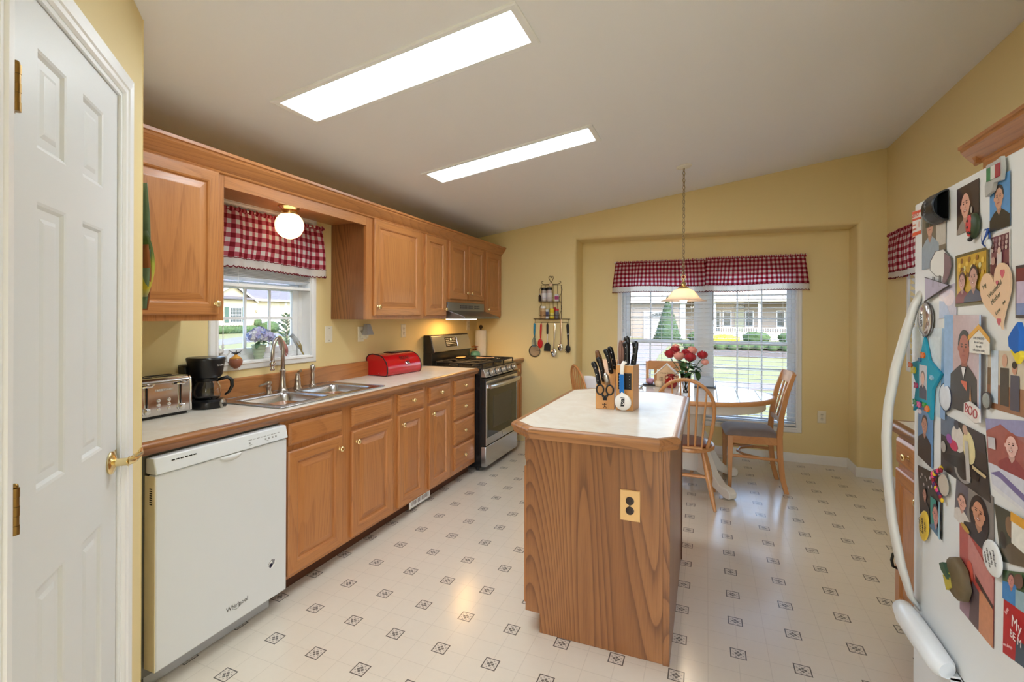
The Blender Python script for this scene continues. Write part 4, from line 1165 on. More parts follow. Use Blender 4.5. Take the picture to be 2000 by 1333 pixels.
m = MB(); hp = [(cx+.034, cy+.034, 1.050), (cx+.060, cy+.068, 1.062), (cx+.070, cy+.086, 1.045), (cx+.070, cy+.088, 1.015), (cx+.062, cy+.076, .985), (cx+.052, cy+.060, .972)]
m.tube(hp, [(.008,.010), (.009,.012), (.010,.013), (.009,.012), (.007,.010), (.005,.007)], 8); build('carafe_handle', m, black_plastic, cf, sharp=180)
a_ = math.radians(-6)
Fc = frame((cx+.0885*math.cos(.35), cy+.079*math.sin(.35), .936), (-math.sin(.35), math.cos(.35), 0), (0,0,1))
m = MB(Fc); m.lathe((0, 0, -.003), [(.024, 0), (.024, .004), (.021, .006), (0, .006)], 20)
for i in range(len(m.v)): pass
o = build('control_bezel', m, nickel, t); 
m = MB(Fc); m.box(-.013, .013, -.003, .003, .003, .0045); build('power_switch', m, black_plastic, o)
m = text_mb('Mr. Coffee', .0115, frame((cx+.074, cy+.020, 1.128), (-.33, .94, 0), (-.12, 0, 1))); build('logo_text', m, mat('logo_silver', sc(210,210,214), .3, .3), t)
m = MB(); m.tube([(-2.436, 1.76, .95), (-2.425, 1.80, .925), (-2.43, 1.84, .919), (-2.436, 1.88, .9185), (-2.44, 1.90, .9185)], .003, 6); build('power_cord', m, black_plastic, t)

# bread box
t = thing('bread_box', 'red roll-top metal bread box with black edges on the counter left of the range', 'bread box', (-2.325, 3.27, .9155), rz=math.radians(-5))
by = .205; pr = [(-.105, 0), (.085, 0), (.098, .012), (.104, .035), (.102, .07), (.088, .11), (.058, .145), (.015, .166), (-.045, .172), (-.105, .172)]
pr = [(-.100, .006), (-.085, 0), (.085, 0), (.100, .012), (.106, .035), (.104, .068), (.090, .108), (.062, .140), (.020, .160), (-.045, .166), (-.085, .158), (-.105, .135), (-.108, .05)]
red_enamel = mat('red_enamel', sc(196,8,24), .16, 0, .6, coat=.5)
m = MB(); m.prism(pr, 'y', -by, by); build('steel_body', m, red_enamel, t, local=True, sharp=60)
m = MB()
for y in (-by, by): m.tube([(a, y, b) for a, b in pr], .0042, 6, closed=True)
build('black_rim', m, black_plastic, t, local=True, sharp=180)
m = MB(); m.prism([(-.09, .160), (-.045, .1685), (.0, .166), (.0, .170), (-.045, .1745), (-.09, .168)], 'y', -.03, by-.01); build('roll_lid_edge', m, black_plastic, t, local=True)
nx, nz = (.108-.068), (.104-.090); fl = frame((.0985, .03, .090), (0, 1, 0), (-.33, 0, .94))
m = MB(fl); m.box(-.022, .022, -.012, .012, .001, .004); m.tube([(-.020, .0, .004), (-.018, -.014, .014), (.018, -.014, .014), (.020, .0, .004)], .0035, 6); build('chrome_latch', m, chrome, t, local=True)
fl = frame((.0755, .03, .1262), (0, 1, 0), (-.66, 0, .75))
m = text_mb('BREAD', .042, fl, depth=.0008, sx=.95); build('lettering', m, mat('bread_box_lettering', sc(40,10,10), .5), t, local=True)
m = MB(); m.ball((.02, -by-.001, .022), (.003, .0015, .003), 8, 6); build('rivet', m, chrome, t, local=True)

# ------------------------------------------------------------------ window sill things
SZ = wz0+.004
t = thing('hydrangea_pot', 'artificial blue hydrangea in a ribbed pale green pot on the window sill', 'flower pot', (-2.478, 2.125, SZ))
m = MB(); m.lathe((-2.478, 2.125, SZ), [(0, 0), (.026, 0), (.027, .006), (.024, .012), (.029, .018), (.031, .026), (.028, .031), (.033, .038), (.035, .046), (.032, .051), (.037, .058), (.039, .066), (.036, .071), (.041, .078), (.042, .084), (.037, .084), (.034, .06), (0, .055)], 24); build('ribbed_pot', m, mat('celadon_glaze', sc(178,196,168), .25), t, sharp=180)
hyd = [mat('hydrangea_lilac', sc(188,186,228), .6), mat('hydrangea_blue', sc(150,162,220), .6), mat('hydrangea_white', sc(226,230,242), .6)]
hc = (-2.466, 2.118, SZ+.135)
def flower_head(m, c, R, n, pr_, seed, squash=(1,1,1)):
    rnd = random.Random(seed)
    for i in range(n):
        z = 1-2*(i+.5)/n*.86; a = i*2.39996; r_ = math.sqrt(max(0, 1-z*z))
        d = Vector((r_*math.cos(a), r_*math.sin(a), z)); p = Vector(c)+Vector((d.x*R*squash[0], d.y*R*squash[1], d.z*R*squash[2]))*rnd.uniform(.72, 1.12)
        u = d.orthogonal().normalized(); v = d.cross(u)
        a0 = rnd.uniform(0, 1.5); fm = rnd.choice((0, 0, 1, 2, 2))
        for k in range(4):
            an = a0+k*PI/2; e = u*math.cos(an)+v*math.sin(an); f = u*math.cos(an+.7)+v*math.sin(an+.7); h = u*math.cos(an-.7)+v*math.sin(an-.7)
            m.add([tuple(p), tuple(p+h*pr_*.75+d*.002), tuple(p+e*pr_*1.1+d*.004), tuple(p+f*pr_*.75+d*.002)], [(0,1,2,3)], fm)
m = MB(); flower_head(m, (hc[0], hc[1]-.02, hc[2]), .042, 80, .0135, 1, (1,1.25,.9)); flower_head(m, (hc[0]+.008, hc[1]+.035, hc[2]-.004), .040, 80, .0135, 2, (1,1.3,.85)); flower_head(m, (hc[0]-.004, hc[1]+.004, hc[2]+.012), .040, 80, .0135, 3)
build('blossoms', m, hyd, t, sharp=180)
def leaf_shape(m, base, tip, width, up=(0,0,1), curl=.2, n=5, mi=0):
    b = Vector(base); tp = Vector(tip); ax = tp-b; L = ax.length; s_ = ax.normalized().cross(Vector(up))
    if s_.length < .05: s_ = ax.normalized().cross(Vector((1,0,0)))
    s_.normalize(); nn = s_.cross(ax.normalized())
    vs = []; fs = []
    for i in range(n+1):
        f = i/n; w = width*math.sin(PI*min(1, f*.93+.05))**.8; c = b+ax*f-nn*(curl*L*(f-.5)**2*1.0)
        vs += [tuple(c-s_*w+nn*w*.25), tuple(c), tuple(c+s_*w+nn*w*.25)]
    for i in range(n):
        fs += [(3*i, 3*i+1, 3*i+4, 3*i+3), (3*i+1, 3*i+2, 3*i+5, 3*i+4)]
    m.add(vs, fs, mi)
m = MB()
for (dy, dz, w) in ((-.03, -.03, .016), (-.005, -.045, .018), (-.045, -.07, .014), (.05, -.03, .014), (.03,-.05,.014)): leaf_shape(m, (hc[0]+.01, hc[1]+dy*.3, hc[2]-.03), (hc[0]+.045, hc[1]+dy*1.3, hc[2]+dz), w)
build('leaves', m, mat('dusty_green_leaf', sc(96,128,92), .6, var=.3, vscale=40), t, sharp=180, solid=.0008)

t = thing('ceramic_fruit', 'round terracotta-coloured fruit ornament with a dark spiky top hanging before the sink window', 'ornament', (-2.415, 1.922, 1.075))
m = MB(); m.lathe((-2.415, 1.922, 1.083), [(0, 0), (.010, 0), (.011, .003), (.022, .010), (.032, .024), (.035, .040), (.031, .054), (.020, .064), (.010, .070), (.007, .076), (0, .076)], 24); build('body', m, mat('terracotta_glaze', sc(156,98,76), .3, var=.15), t, sharp=180)
m = MB(); m.lathe((-2.415, 1.922, 1.083), [(.0315, .0545), (.0205, .0648), (.0105, .071), (.0075, .077)], 24); build('golden_collar', m, mat('amber_glaze', sc(226,164,70), .3), t, sharp=180)
m = MB()
for k in range(11):
    a = k*2*PI/11; r_ = .034 if k % 2 else .026; m.tube([(-2.415, 1.922, 1.158), (-2.415+.5*r_*math.cos(a), 1.922+.5*r_*math.sin(a), 1.172), (-2.415+r_*math.cos(a)*.9, 1.922+r_*math.sin(a), 1.172+.012*math.sin(k*2))], [.003, .003, .0008], 5)
build('spiky_leaves', m, mat('dark_slate_leaf', sc(62,64,72), .5), t, sharp=180)
m = MB(); m.box(-2.452, -2.38, 1.914, 1.930, 1.078, 1.0835); build('sill_hook', m, trim_white, t)

t = thing('animal_figurine', 'small grey and white ceramic animal figurine at the left end of the window sill', 'figurine', (-2.475, 1.862, SZ))
m = MB(); fgm = mat('speckled_figurine', sc(214,212,208), .4, var=.35, vscale=70)
_k0 = len(m.v)
m.ball((-2.475, 1.872, SZ+.022), (.016, .026, .018), 14, 10); m.ball((-2.462, 1.858, SZ+.046), (.013, .014, .012), 12, 8); m.ball((-2.452, 1.850, SZ+.043), (.006, .008, .005), 8, 6)
for (dx, dy) in ((.008, -.012), (.008, .016), (-.008, -.012), (-.008, .016)): m.cyl((-2.475+dx, 1.872+dy, SZ+.001), (-2.475+dx, 1.872+dy, SZ+.018), .0055, n=8)
for s in (-1, 1): m.ball((-2.464+s*.007, 1.862+s*.004, SZ+.058), (.004, .003, .006), 8, 6)
m.v = [(-2.464+(a+2.470)*1.3, 1.872+(b-1.868)*1.3, SZ+(c-SZ)*1.3) for a, b, c in m.v]
build('body', m, fgm, t, sharp=180)
m = MB(); m.tube([(-2.475, 1.897, SZ+.026), (-2.475, 1.910, SZ+.036), (-2.473, 1.906, SZ+.048)], [.004, .003, .002], 6); m.v = [(-2.464+(a+2.470)*1.3, 1.872+(b-1.868)*1.3, SZ+(c-SZ)*1.3) for a, b, c in m.v]; build('tail', m, fgm, t)

def bird(label, c, s, yaw, m_body, m_wing, m_head, perch, cat='bird ornament', tail=1.0):
    t = thing('bird_ornament', label, cat, (c[0], c[1], SZ), rz=yaw)
    h = c[2]-SZ
    m = MB()
    prof = [((0,0), .0)]
    pts = [(0, -.034*s, h+.046*s), (0, -.020*s, h+.040*s), (0, -.004*s, h+.018*s), (0, .010*s, h-.010*s), (0, .022*s, h-.034*s), (0, .030*s, h-.050*s)]
    pts = [(0, -.026*s, h+.040*s), (0, -.018*s, h+.034*s), (0, -.006*s, h+.018*s), (0, .004*s, h), (0, .014*s, h-.020*s), (0, .022*s, h-.036*s)]
    m.tube(pts, [.007*s, .012*s, .0150*s, .0155*s, .010*s, .004*s], 14); m.ball((0, -.024*s, h+.040*s), .0125*s, 14, 10)
    body = build('body', m, m_body, t, local=True, sharp=180)
    m = MB(); m.ball((0, -.0245*s, h+.0415*s), .0128*s, 14, 10); m.tube([(0, -.035*s, h+.041*s), (0, -.045*s, h+.034*s)], [.0045*s, .001*s], 8); build('head', m, m_head, t, local=True, sharp=180)
    m = MB()
    for sd in (-1, 1):
        leaf_shape(m, (sd*.0135*s, -.010*s, h+.024*s), (sd*.010*s, .028*s, h-.040*s), .010*s, up=(sd, 0, 0))
    build('wings', m, m_wing, body, local=True, sharp=180, solid=.002)
    m = MB(); m.tube([(0, .018*s, h-.028*s), (0, .040*s*tail, h-.068*s*tail)], [(.006*s, .003*s), (.003*s, .0012*s)], 8); build('tail', m, m_wing, body, local=True)
    m = MB()
    for sd in (-1, 1): m.tube([(sd*.004, .002, h-.012*s), (sd*.006, .004, .001)], .0012, 5)
    m.tube([(-.006, .004, .0015), (.006, .004, .0015), (.012, -.008, .0015)], .0014, 5)
    build('wire_legs', m, perch, t, local=True)
    return t
gw_ = mat('grey_white_feather', sc(176,182,186), .6, var=.3, vscale=80); og = mat('olive_orange_feather', sc(150,134,88), .6, var=.5, vscale=90)
bird('grey and orange parakeet ornament perched at the right end of the window sill', (-2.470, 2.405, SZ+.078), 1.15, math.radians(-20), gw_, og, mat('pale_grey_head', sc(150,156,160), .6), mat('wire_grey', sc(120,120,116), .4, .8), tail=1.25)
bird('rosy pink bird ornament on the sill partly behind the faucet', (-2.470, 2.292, SZ+.062), 1.3, math.radians(10), mat('rose_feather', sc(206,150,140), .6, var=.2, vscale=60), mat('rose_wing', sc(176,110,104), .6, var=.3, vscale=60), mat('yellow_black_head', sc(196,176,74), .6, var=.6, vscale=120), mat('wire_grey2', sc(120,120,116), .4, .8), tail=.8)

# ------------------------------------------------------------------ corner by the range
t = thing('paper_towel_holder', 'metal paper towel stand with a white roll in the far corner of the counter', 'paper towel holder', (-2.352, 4.925, .9155))
hx, hy = -2.352, 4.925
m = MB(); m.lathe((hx, hy, .9155), [(0, 0), (.072, 0), (.074, .004), (.070, .010), (.02, .012), (0, .012)], 26); build('base', m, mat('bronze_metal', sc(92,80,66), .35, .9), t)
m = MB(); m.cyl((hx, hy, .927), (hx, hy, 1.235), .006, n=10); m.ball((hx, hy, 1.255), .022, 16, 12); m.lathe((hx, hy, 1.225), [(.006, 0), (.012, .004), (.008, .010)], 12); build('post_and_ball', m, mat('bronze_metal', sc(92,80,66), .35, .9), t, sharp=50)
m = MB(); m.lathe((hx, hy, .930), [(.02, 0), (.060, 0), (.061, .004), (.061, .284), (.060, .288), (.02, .288), (.02, 0)], 30); build('paper_roll', m, mat('paper_towel_white', sc(240,238,234), .9, bump=(120, .2)), t, sharp=60)
t = thing('pumpkin_planter', 'small turquoise pumpkin with orange and red autumn flowers beside the range', 'ornament', (-2.33, 4.742, .9155))
m = MB(); m.lathe((-2.33, 4.742, .9155), [(0, 0), (.030, 0), (.046, .014), (.053, .036), (.050, .060), (.036, .078), (.016, .082), (0, .080)], 40, rib=(9, .045)); build('pumpkin', m, mat('turquoise_glaze', sc(104,168,158), .35), t, sharp=180)
m = MB(); rnd = random.Random(4)
for k in range(16):
    a = rnd.uniform(0, 6.28); r_ = rnd.uniform(.005, .04); c = (-2.33+r_*math.cos(a), 4.742+r_*math.sin(a), 1.0+rnd.uniform(.0, .05))
    for j in range(6):
        an = j*PI/3+k; leaf_shape(m, c, (c[0]+.02*math.cos(an), c[1]+.02*math.sin(an), c[2]+.008), .006, mi=k % 3)
build('autumn_flowers', m, [mat('flower_red', sc(176,38,30), .6), mat('flower_orange', sc(222,120,40), .6), mat('flower_rust', sc(120,52,24), .6)], t, sharp=180)
t = thing('spoon_rest', 'oval cream spoon rest lying on the back of the range top', 'spoon rest', (-2.255, 4.265, .9595))
m = MB(); 
def srf(u, v): a = u*2*PI; r_ = v; return (-2.255+.038*r_*math.cos(a), 4.265+.075*r_*math.sin(a), .960+.010*r_**3)
m.grid(srf, 28, 6); build('dish', m, mat('cream_gold_glaze', sc(226,196,146), .25), t, sharp=180, solid=.003)
m = MB(); m.tube([(-2.10, 4.30, .9655), (-2.02, 4.345, .9655), (-1.95, 4.395, .966)], [(.012,.004), (.005,.004), (.006,.004)], 8, flat=(0,0,1))
tag(build('wooden_spoon', m, mat('worn_wood', sc(186,150,112), .6), loc=(-2.02, 4.345, .9655)), 'worn wooden spoon lying across the burner grates', 'spoon')

# ------------------------------------------------------------------ spice rack on the far wall
FY = lambda y: frame((0, y, 0), (1,0,0), (0,0,1))      # w = -Y (toward the room)
wire = mat('bronze_wire', sc(84,62,44), .4, .85)
t = thing('spice_rack', 'bronze wire spice rack with heart finial and utensil hooks on the far wall', 'spice rack', (-1.555, YF, 1.35))
m = MB(FY(YF-.004))
xl, xr = -1.668, -1.442
r2 = .0028
m.tube([(xl, 1.345, .004), (xl, 1.712, .004), (xr, 1.712, .004), (xr, 1.345, .004)], r2, 6)
for k in range(1, 5): x = xl+(xr-xl)*k/5; m.tube([(x, 1.35, .004), (x, 1.712, .004)], .0018, 5)
for z in (1.345, 1.532):
    for w in (.006, .038, .072): m.tube([(xl, z, w), (xr, z, w)], r2*.8, 6)
    m.tube([(xl, z, .004), (xl, z, .074), (xl, z+.040, .076), (xr, z+.040, .076), (xr, z, .074), (xr, z, .004)], r2*.8, 6)
    for k in range(1, 9): x = xl+(xr-xl)*k/9; m.tube([(x, z, .004), (x, z, .074)], .0012, 4)
sp = []
for s, x in ((-1, xl), (1, xr)):
    m.tube([(x+s*.004, 1.69, .006), (x+s*.014, 1.66, .02), (x+s*.012, 1.63, .035), (x, 1.60, .05), (x-s*.006, 1.575, .07)], r2*.8, 6)
    m.tube([(x, 1.50, .006), (x+s*.012, 1.475, .02), (x+s*.010, 1.44, .04), (x, 1.39, .076)], r2*.8, 6)
shelf = build('wire_frame', m, wire, t, sharp=180)
m = MB(FY(YF-.008)); hx_, hz_ = -1.557, 1.735
m.tube([(hx_-.004, 1.713, 0), (hx_-.002, 1.735, 0), (hx_+.016, 1.765, 0), (hx_+.026, 1.790, 0), (hx_+.022, 1.806, 0), (hx_+.010, 1.810, 0), (hx_, 1.800, 0), (hx_+.003, 1.793, 0), (hx_+.008, 1.797, 0)], r2, 6)
m.tube([(hx_+.002, 1.735, .001), (hx_-.014, 1.765, .001), (hx_-.026, 1.790, .001), (hx_-.022, 1.806, .001), (hx_-.010, 1.810, .001), (hx_, 1.800, .001), (hx_-.004, 1.792, .001)], r2, 6)
for s in (-1, 1):
    m.tube([(hx_+s*.012, 1.722, 0), (hx_+s*.07, 1.722, 0), (hx_+s*.098, 1.728, 0), (hx_+s*.110, 1.742, 0), (hx_+s*.103, 1.755, 0), (hx_+s*.088, 1.753, 0)], r2, 6)
build('heart_finial', m, wire, t, sharp=180)
m = MB(FY(YF-.004)); m.tube([(-1.755, 1.348, .006), (-1.345, 1.348, .006)], .0035, 6)
m.tube([(-1.735, 1.348, .006), (-1.735, 1.312, .006), (-1.362, 1.312, .006), (-1.362, 1.348, .006)], .0025, 6)
for x in (-1.737, -1.662, -1.590, -1.512, -1.440, -1.365): m.tube([(x, 1.312, .006), (x, 1.300, .014), (x, 1.296, .022), (x, 1.304, .028)], .002, 5)
build('hook_rail', m, wire, t, sharp=180)
m = MB(FY(YF-.006)); m.box(-1.576, -1.538, 1.706, 1.728, .0, .010); build('chrome_clip', m, chrome, t)
def jar(label, x, z, w_, h, body, lid, lidh=.014, kind='jar', round_=True, lidr=1.0, wd=.030, cat='spice jar', neck=None, band=None):
    y = YF-.004-wd-.014
    t = thing(kind, label, cat, (x, y, z), group=None)
    m = MB(); r_ = w_/2; z0 = z+.0035
    if round_: m.lathe((x, y, z0), [(0, 0), (r_*.94, 0), (r_, .003), (r_, h*.82), (r_*.9 if not neck else neck, h*.9), (r_*.85 if not neck else neck, h), (0, h)], 18)
    else: m.box(x-r_, x+r_, y-r_*.6, y+r_*.6, z0, z0+h)
    b = build('container', m, body, t, sharp=40)
    if band:
        m = MB(); 
        if round_: m.lathe((x, y, z0), [(r_*1.01, h*.18), (r_*1.015, h*.18), (r_*1.015, h*.72), (r_*1.01, h*.72)], 18)
        else: m.box(x-r_*1.01, x+r_*1.01, y-r_*.61, y-r_*.6, z0+h*.25, z0+h*.75)
        build('label', m, band, b)
    if lid:
        m = MB(); lr = r_*lidr; m.lathe((x, y, z0+h), [(lr, 0), (lr, lidh), (lr*.9, lidh+.001), (0, lidh+.001)], 18); build('lid', m, lid, t, sharp=40)
    return t
J = lambda n, c, r=.35, **k: mat(n, c, r, **k)
jar('small dark brown bottle with white cap at the left of the upper rack shelf', -1.672, 1.534, .026, .072, J('dark_brown_bottle', sc(46,26,34)), J('white_cap', sc(240,240,240)), .010, 'spice_bottle', neck=.007, lidr=.6, cat='bottle')
jar('clear spice jar with black lid, the left of the two on the upper rack shelf', -1.622, 1.534, .058, .120, J('pale_spice_jar', sc(196,186,180), .2, var=.1), J('black_lid', sc(24,22,24)), .024, 'spice_jar', band=J('white_label', sc(226,224,228)))
jar('clear spice jar with black lid, the right of the two on the upper rack shelf', -1.560, 1.534, .060, .122, J('pale_pink_jar', sc(206,190,186), .2, var=.1), J('black_lid', sc(24,22,24)), .024, 'spice_jar', band=J('off_white_label', sc(220,214,214)))
jar('small white and pink packet at the right of the upper rack shelf', -1.478, 1.534, .044, .074, J('white_packet', sc(226,220,222), .5, var=.1), None, 0, 'spice_packet', round_=False, band=J('magenta_print', sc(190,80,140)), cat='packet')
jar('beige spice jar with wide white cap at the left of the lower rack shelf', -1.631, 1.347, .068, .112, J('beige_spice', sc(206,176,132), .4, var=.12), J('white_cap', sc(240,240,240)), .022, 'spice_jar', band=J('brown_label', sc(180,140,96)), lidr=.86)
jar('narrow white and blue spice tin second on the lower rack shelf', -1.588, 1.347, .040, .100, J('white_tin', sc(222,224,228), .35), None, 0, 'spice_tin', round_=False, band=J('navy_print', sc(70,80,120)), cat='tin')
jar('bright yellow mustard-coloured jar with yellow lid on the lower rack shelf', -1.533, 1.347, .050, .090, J('yellow_jar', sc(232,206,44), .3), J('yellow_lid', sc(240,214,60)), .020, 'spice_jar', band=J('pale_yellow_label', sc(236,220,120)))
jar('dark mottled spice jar with red cap at the right of the lower rack shelf', -1.480, 1.347, .044, .086, J('peppercorn_jar', sc(110,108,116), .3, var=.6, vscale=120), J('red_cap', sc(196,34,48)), .020, 'spice_jar')
# red jar behind
t = thing('spice_jar', 'red-lidded jar half hidden behind the yellow jar on the rack', 'spice jar', (-1.512, YF-.022, 1.347))
m = MB(); m.lathe((-1.512, YF-.019, 1.3505), [(0, 0), (.0125, 0), (.0125, .10), (0, .10)], 14); build('container', m, J('red_spice', sc(170,60,44)), t)
m = MB(); m.lathe((-1.512, YF-.019, 1.4505), [(.0135, 0), (.0135, .022), (0, .023)], 14); build('lid', m, J('red_cap', sc(196,34,48)), t)
# hanging utensils
def hang(name, label, x, parts, cat):
    t = thing(name, label, cat, (x, YF-.028, 1.30))
    for n, fn, mt in parts:
        m = MB(FY(YF-.028)); tb_ = m.tube
        if n in ('handle', 'shaft', 'grip_ring'):
            m.tube = lambda p, r, *a, **k: tb_(p, [(q[0]*1.25, q[1]) if isinstance(q, tuple) else q for q in r] if isinstance(r, list) else r, *a, flat=(1,0,0), **k)
        fn(m, x); del tb_; build(n, m, mt, t, sharp=60)
    return t
blue_h = mat('teal_blue_handle', sc(16,130,170), .4)
def whisk_h(m, x): m.tube([(x, 1.300, 0), (x, 1.29, 0), (x-.002, 1.20, 0), (x-.003, 1.165, 0)], [(.005,.005), (.010,.008), (.009,.007), (.006,.005)], 10)
def whisk_w(m, x):
    for k in range(5):
        a = k*PI/5; r_ = .030
        pts = [(x-.003+r_*math.sin(PI*j/12)**.8*math.cos(a)*(1 if 1 else 0), 1.165-.115*(j/12 if 1 else 0), r_*.5*math.sin(PI*j/12)**.8*math.sin(a)) for j in range(7)]
        pts = [(x-.003+math.cos(a)*.030*math.sin(j/16*PI)**.7*(1), 1.165-.12*math.sin(j/16*PI/1) if 0 else 1.165-.12*(1-abs(1-j/8)), .014*math.sin(a)*math.sin(j/16*PI)**.7) if 0 else (x-.003+.030*math.cos(a)*math.sin(2*PI*(j/16))*.9, 1.165-.12*math.sin(PI*j/16), .012*math.sin(a)*math.sin(2*PI*(j/16))) for j in range(17)]
        m.tube(pts, .0012, 4)
hang('wire_whisk', 'blue-handled wire whisk at the left end of the hooks', -1.737, [('handle', whisk_h, blue_h), ('wires', whisk_w, mat('whisk_wire_teal', sc(90,150,170), .3, .6))], 'whisk')
t = thing('mesh_strainer', 'round wire mesh strainer hanging low behind the blue whisk', 'strainer', (-1.737, YF-.012, 1.0))
m = MB(FY(YF-.012)); m.tube([(-1.741+.064*math.cos(a), .998+.064*math.sin(a), 0) for a in [2*PI*k/28 for k in range(28)]], .003, 6, closed=True); build('rim', m, mat('strainer_rim', sc(70,60,56), .35, .9), t, sharp=180)
m = MB(FY(YF-.012)); m.tube([(-1.739, 1.062, 0), (-1.738, 1.18, 0), (-1.737, 1.298, .006)], .003, 6); build('handle', m, mat('strainer_rim', sc(70,60,56), .35, .9), t)
m = MB(FY(YF-.009))
m.grid(lambda u, v: (-1.741+.062*v*math.cos(u*2*PI), .998+.062*v*math.sin(u*2*PI), -.006*(1-v*v)), 28, 5); build('mesh_bowl', m, mat('fine_wire_mesh', sc(168,150,126), .5, .5, var=.3, vscale=300), t, sharp=180, solid=.0006)
redp = mat('red_silicone', sc(206,16,32), .4)
hang('silicone_spoon', 'red silicone spoon hanging second from the left', -1.662, [('handle', lambda m, x: m.tube([(x, 1.300, 0), (x, 1.28, 0), (x-.004, 1.20, 0), (x-.006, 1.135, 0)], [(.004,.004), (.009,.006), (.008,.005), (.005,.004)], 10), redp), ('spoon_bowl', lambda m, x: m.ball((x-.009, 1.083, 0), (.029, .050, .008), 18, 12), redp)], 'spoon')
blk = mat('black_nylon', sc(28,28,30), .45)
hang('nylon_spatula', 'black nylon spatula hanging third from the left', -1.590, [('handle', lambda m, x: m.tube([(x, 1.300, 0), (x, 1.28, 0), (x, 1.20, 0), (x, 1.185, 0)], [(.005,.005), (.010,.007), (.009,.006), (.007,.005)], 10), blk), ('shaft', lambda m, x: m.tube([(x, 1.19, 0), (x+.002, 1.09, 0)], [(.005,.003), (.004,.003)], 8), steel),
    ('blade', lambda m, x: m.prism([(x-.004, 1.10), (x+.008, 1.10), (x+.036, 1.065), (x+.032, 1.000), (x-.040, 1.004), (x-.034, 1.065)], 'z', -.003, .001), blk)], 'spatula')
def spn(r, h): return lambda m, x: m.ball((x-.006, h, 0), (r, r*1.35, .009), 18, 12)
hang('steel_ladle_spoon', 'long polished steel serving spoon hanging fourth from the left', -1.512, [('handle', lambda m, x: m.tube([(x+.002, 1.302, 0), (x+.002, 1.27, 0), (x, 1.17, 0), (x-.004, 1.10, 0), (x-.005, 1.03, 0)], [(.005,.002), (.010,.003), (.007,.003), (.0045,.003), (.005,.003)], 10), chrome), ('spoon_bowl', spn(.033, .985), chrome)], 'spoon')
hang('slotted_steel_spoon', 'slotted steel spoon hanging fifth from the left, shorter than its neighbour', -1.440, [('handle', lambda m, x: m.tube([(x, 1.345, 0), (x, 1.27, 0), (x, 1.17, 0), (x, 1.12, 0), (x-.003, 1.08, 0)], [(.005,.002), (.009,.003), (.007,.003), (.0045,.003), (.005,.003)], 10), mat('warm_steel', sc(196,178,162), .2, 1)), ('spoon_bowl', spn(.029, 1.045), chrome),
    ('slots', lambda m, x: [m.box(x-.018+k*.010, x-.014+k*.010, 1.025, 1.065, .0085, .0098) for k in range(3)], dark_slot)], 'spoon')
def fork(m, x):
    m.ball((x+.0, 1.035, 0), (.027, .040, .012), 16, 10)
    for k in range(6): a = -1.2+k*.48; m.tube([(x+.026*math.sin(a)*.9, 1.035-.030*math.cos(a), .006), (x+.036*math.sin(a), 1.035-.044*math.cos(a), .010), (x+.034*math.sin(a), 1.035-.046*math.cos(a), .026)], .0032, 6)
hang('spaghetti_server', 'black toothed pasta server at the right end of the hooks', -1.362, [('handle', lambda m, x: m.tube([(x-.004, 1.302, 0), (x-.004, 1.28, 0), (x, 1.19, 0), (x+.002, 1.12, 0), (x+.002, 1.07, 0)], [(.006,.005), (.012,.007), (.010,.006), (.007,.005), (.007,.005)], 10), blk), ('toothed_bowl', fork, blk), ('grip_ring', lambda m, x: m.tube([(x-.0005, 1.192, 0), (x, 1.186, 0)], [(.0105,.0068), (.0105,.0068)], 10), mat('grey_ring', sc(206,206,206), .4))], 'pasta server')

# calendar-like cards hung on the pantry side wall, seen edge on
t = thing('wall_calendar', 'curling green calendar pages on the pantry wall beside the large wall cabinet', 'calendar', (-1.83, 1.055, 1.6))
def page(x0, x1, z0, z1, off, cur, mt, nm):
    m = MB()
    m.grid(lambda u, v: (x0+(x1-x0)*u, 1.056+off+cur*(u**2)*(.3+.7*math.sin(v*PI)) , z0+(z1-z0)*v), 10, 12)
    build(nm, m, mt, t, sharp=180, solid=.0012)
g = NT('calendar_picture'); tc_ = g.n('ShaderNodeTexCoord'); sp_ = g.n('ShaderNodeSeparateXYZ'); g.l(tc_.outputs['Generated'], sp_.inputs[0]); nn = g.noise(tc_.outputs['Object'], 30, 4)
g.l(g.ramp(g.math('ADD', sp_.outputs[2], g.math('MULTIPLY', g.math('SUBTRACT', nn, .5), .25)), [(0, sc(150,150,120)), (.12, sc(196,180,64)), (.45, sc(172,176,60)), (.7, sc(84,112,50)), (.86, sc(70,92,52)), (1, sc(92,110,98))]), g.b.inputs['Base Color']); g.b.inputs['Roughness'].default_value = .4
page(-1.90, -1.768, 1.44, 1.665, .004, .036, g.m, 'picture_page')
page(-1.92, -1.775, 1.40, 1.83, .012, .018, mat('calendar_back_green', sc(104,128,108), .5, var=.25, vscale=25), 'backing_sheet')
page(-1.88, -1.772, 1.395, 1.62, .016, .014, mat('rust_paper_edge', sc(150,92,58), .6), 'curled_sheet')

# ================================================================== ISLAND
t = thing('kitchen_island', 'oak kitchen island with a cream top standing in the middle of the floor', 'kitchen island', (-.445, 2.5, 0))
IX0, IX1, IY0, IY1 = -.736, -.135, 2.008, 2.935
m = MB()
m.prism([(IX0, .085), (-.670, .085), (-.670, .001), (IX1, .001), (IX1, .872), (IX0, .872)], 'y', IY0, IY0+.018)
build('end_panel', m, oak_panel, t)
m = MB(); m.box(IX0, IX1-.002, IY0+.018, IY1, .085, .872); m.box(-.670, IX1-.002, IY0+.018, IY1, .001, .085); build('carcass', m, oak_z, t)
m = MB(); m.box(IX1-.022, IX1, IY0-.006, IY0+.0, .001, .872); m.box(IX1-.002, IX1+.004, IY0-.006, IY1, .001, .872); build('corner_post', m, oak_panel, t, bevel=.001)
m = MB(); m.box(IX1+.004, IX1+.010, IY1-.02, IY1+.004, .001, .872); build('back_edge_strip', m, oak_dark, t)
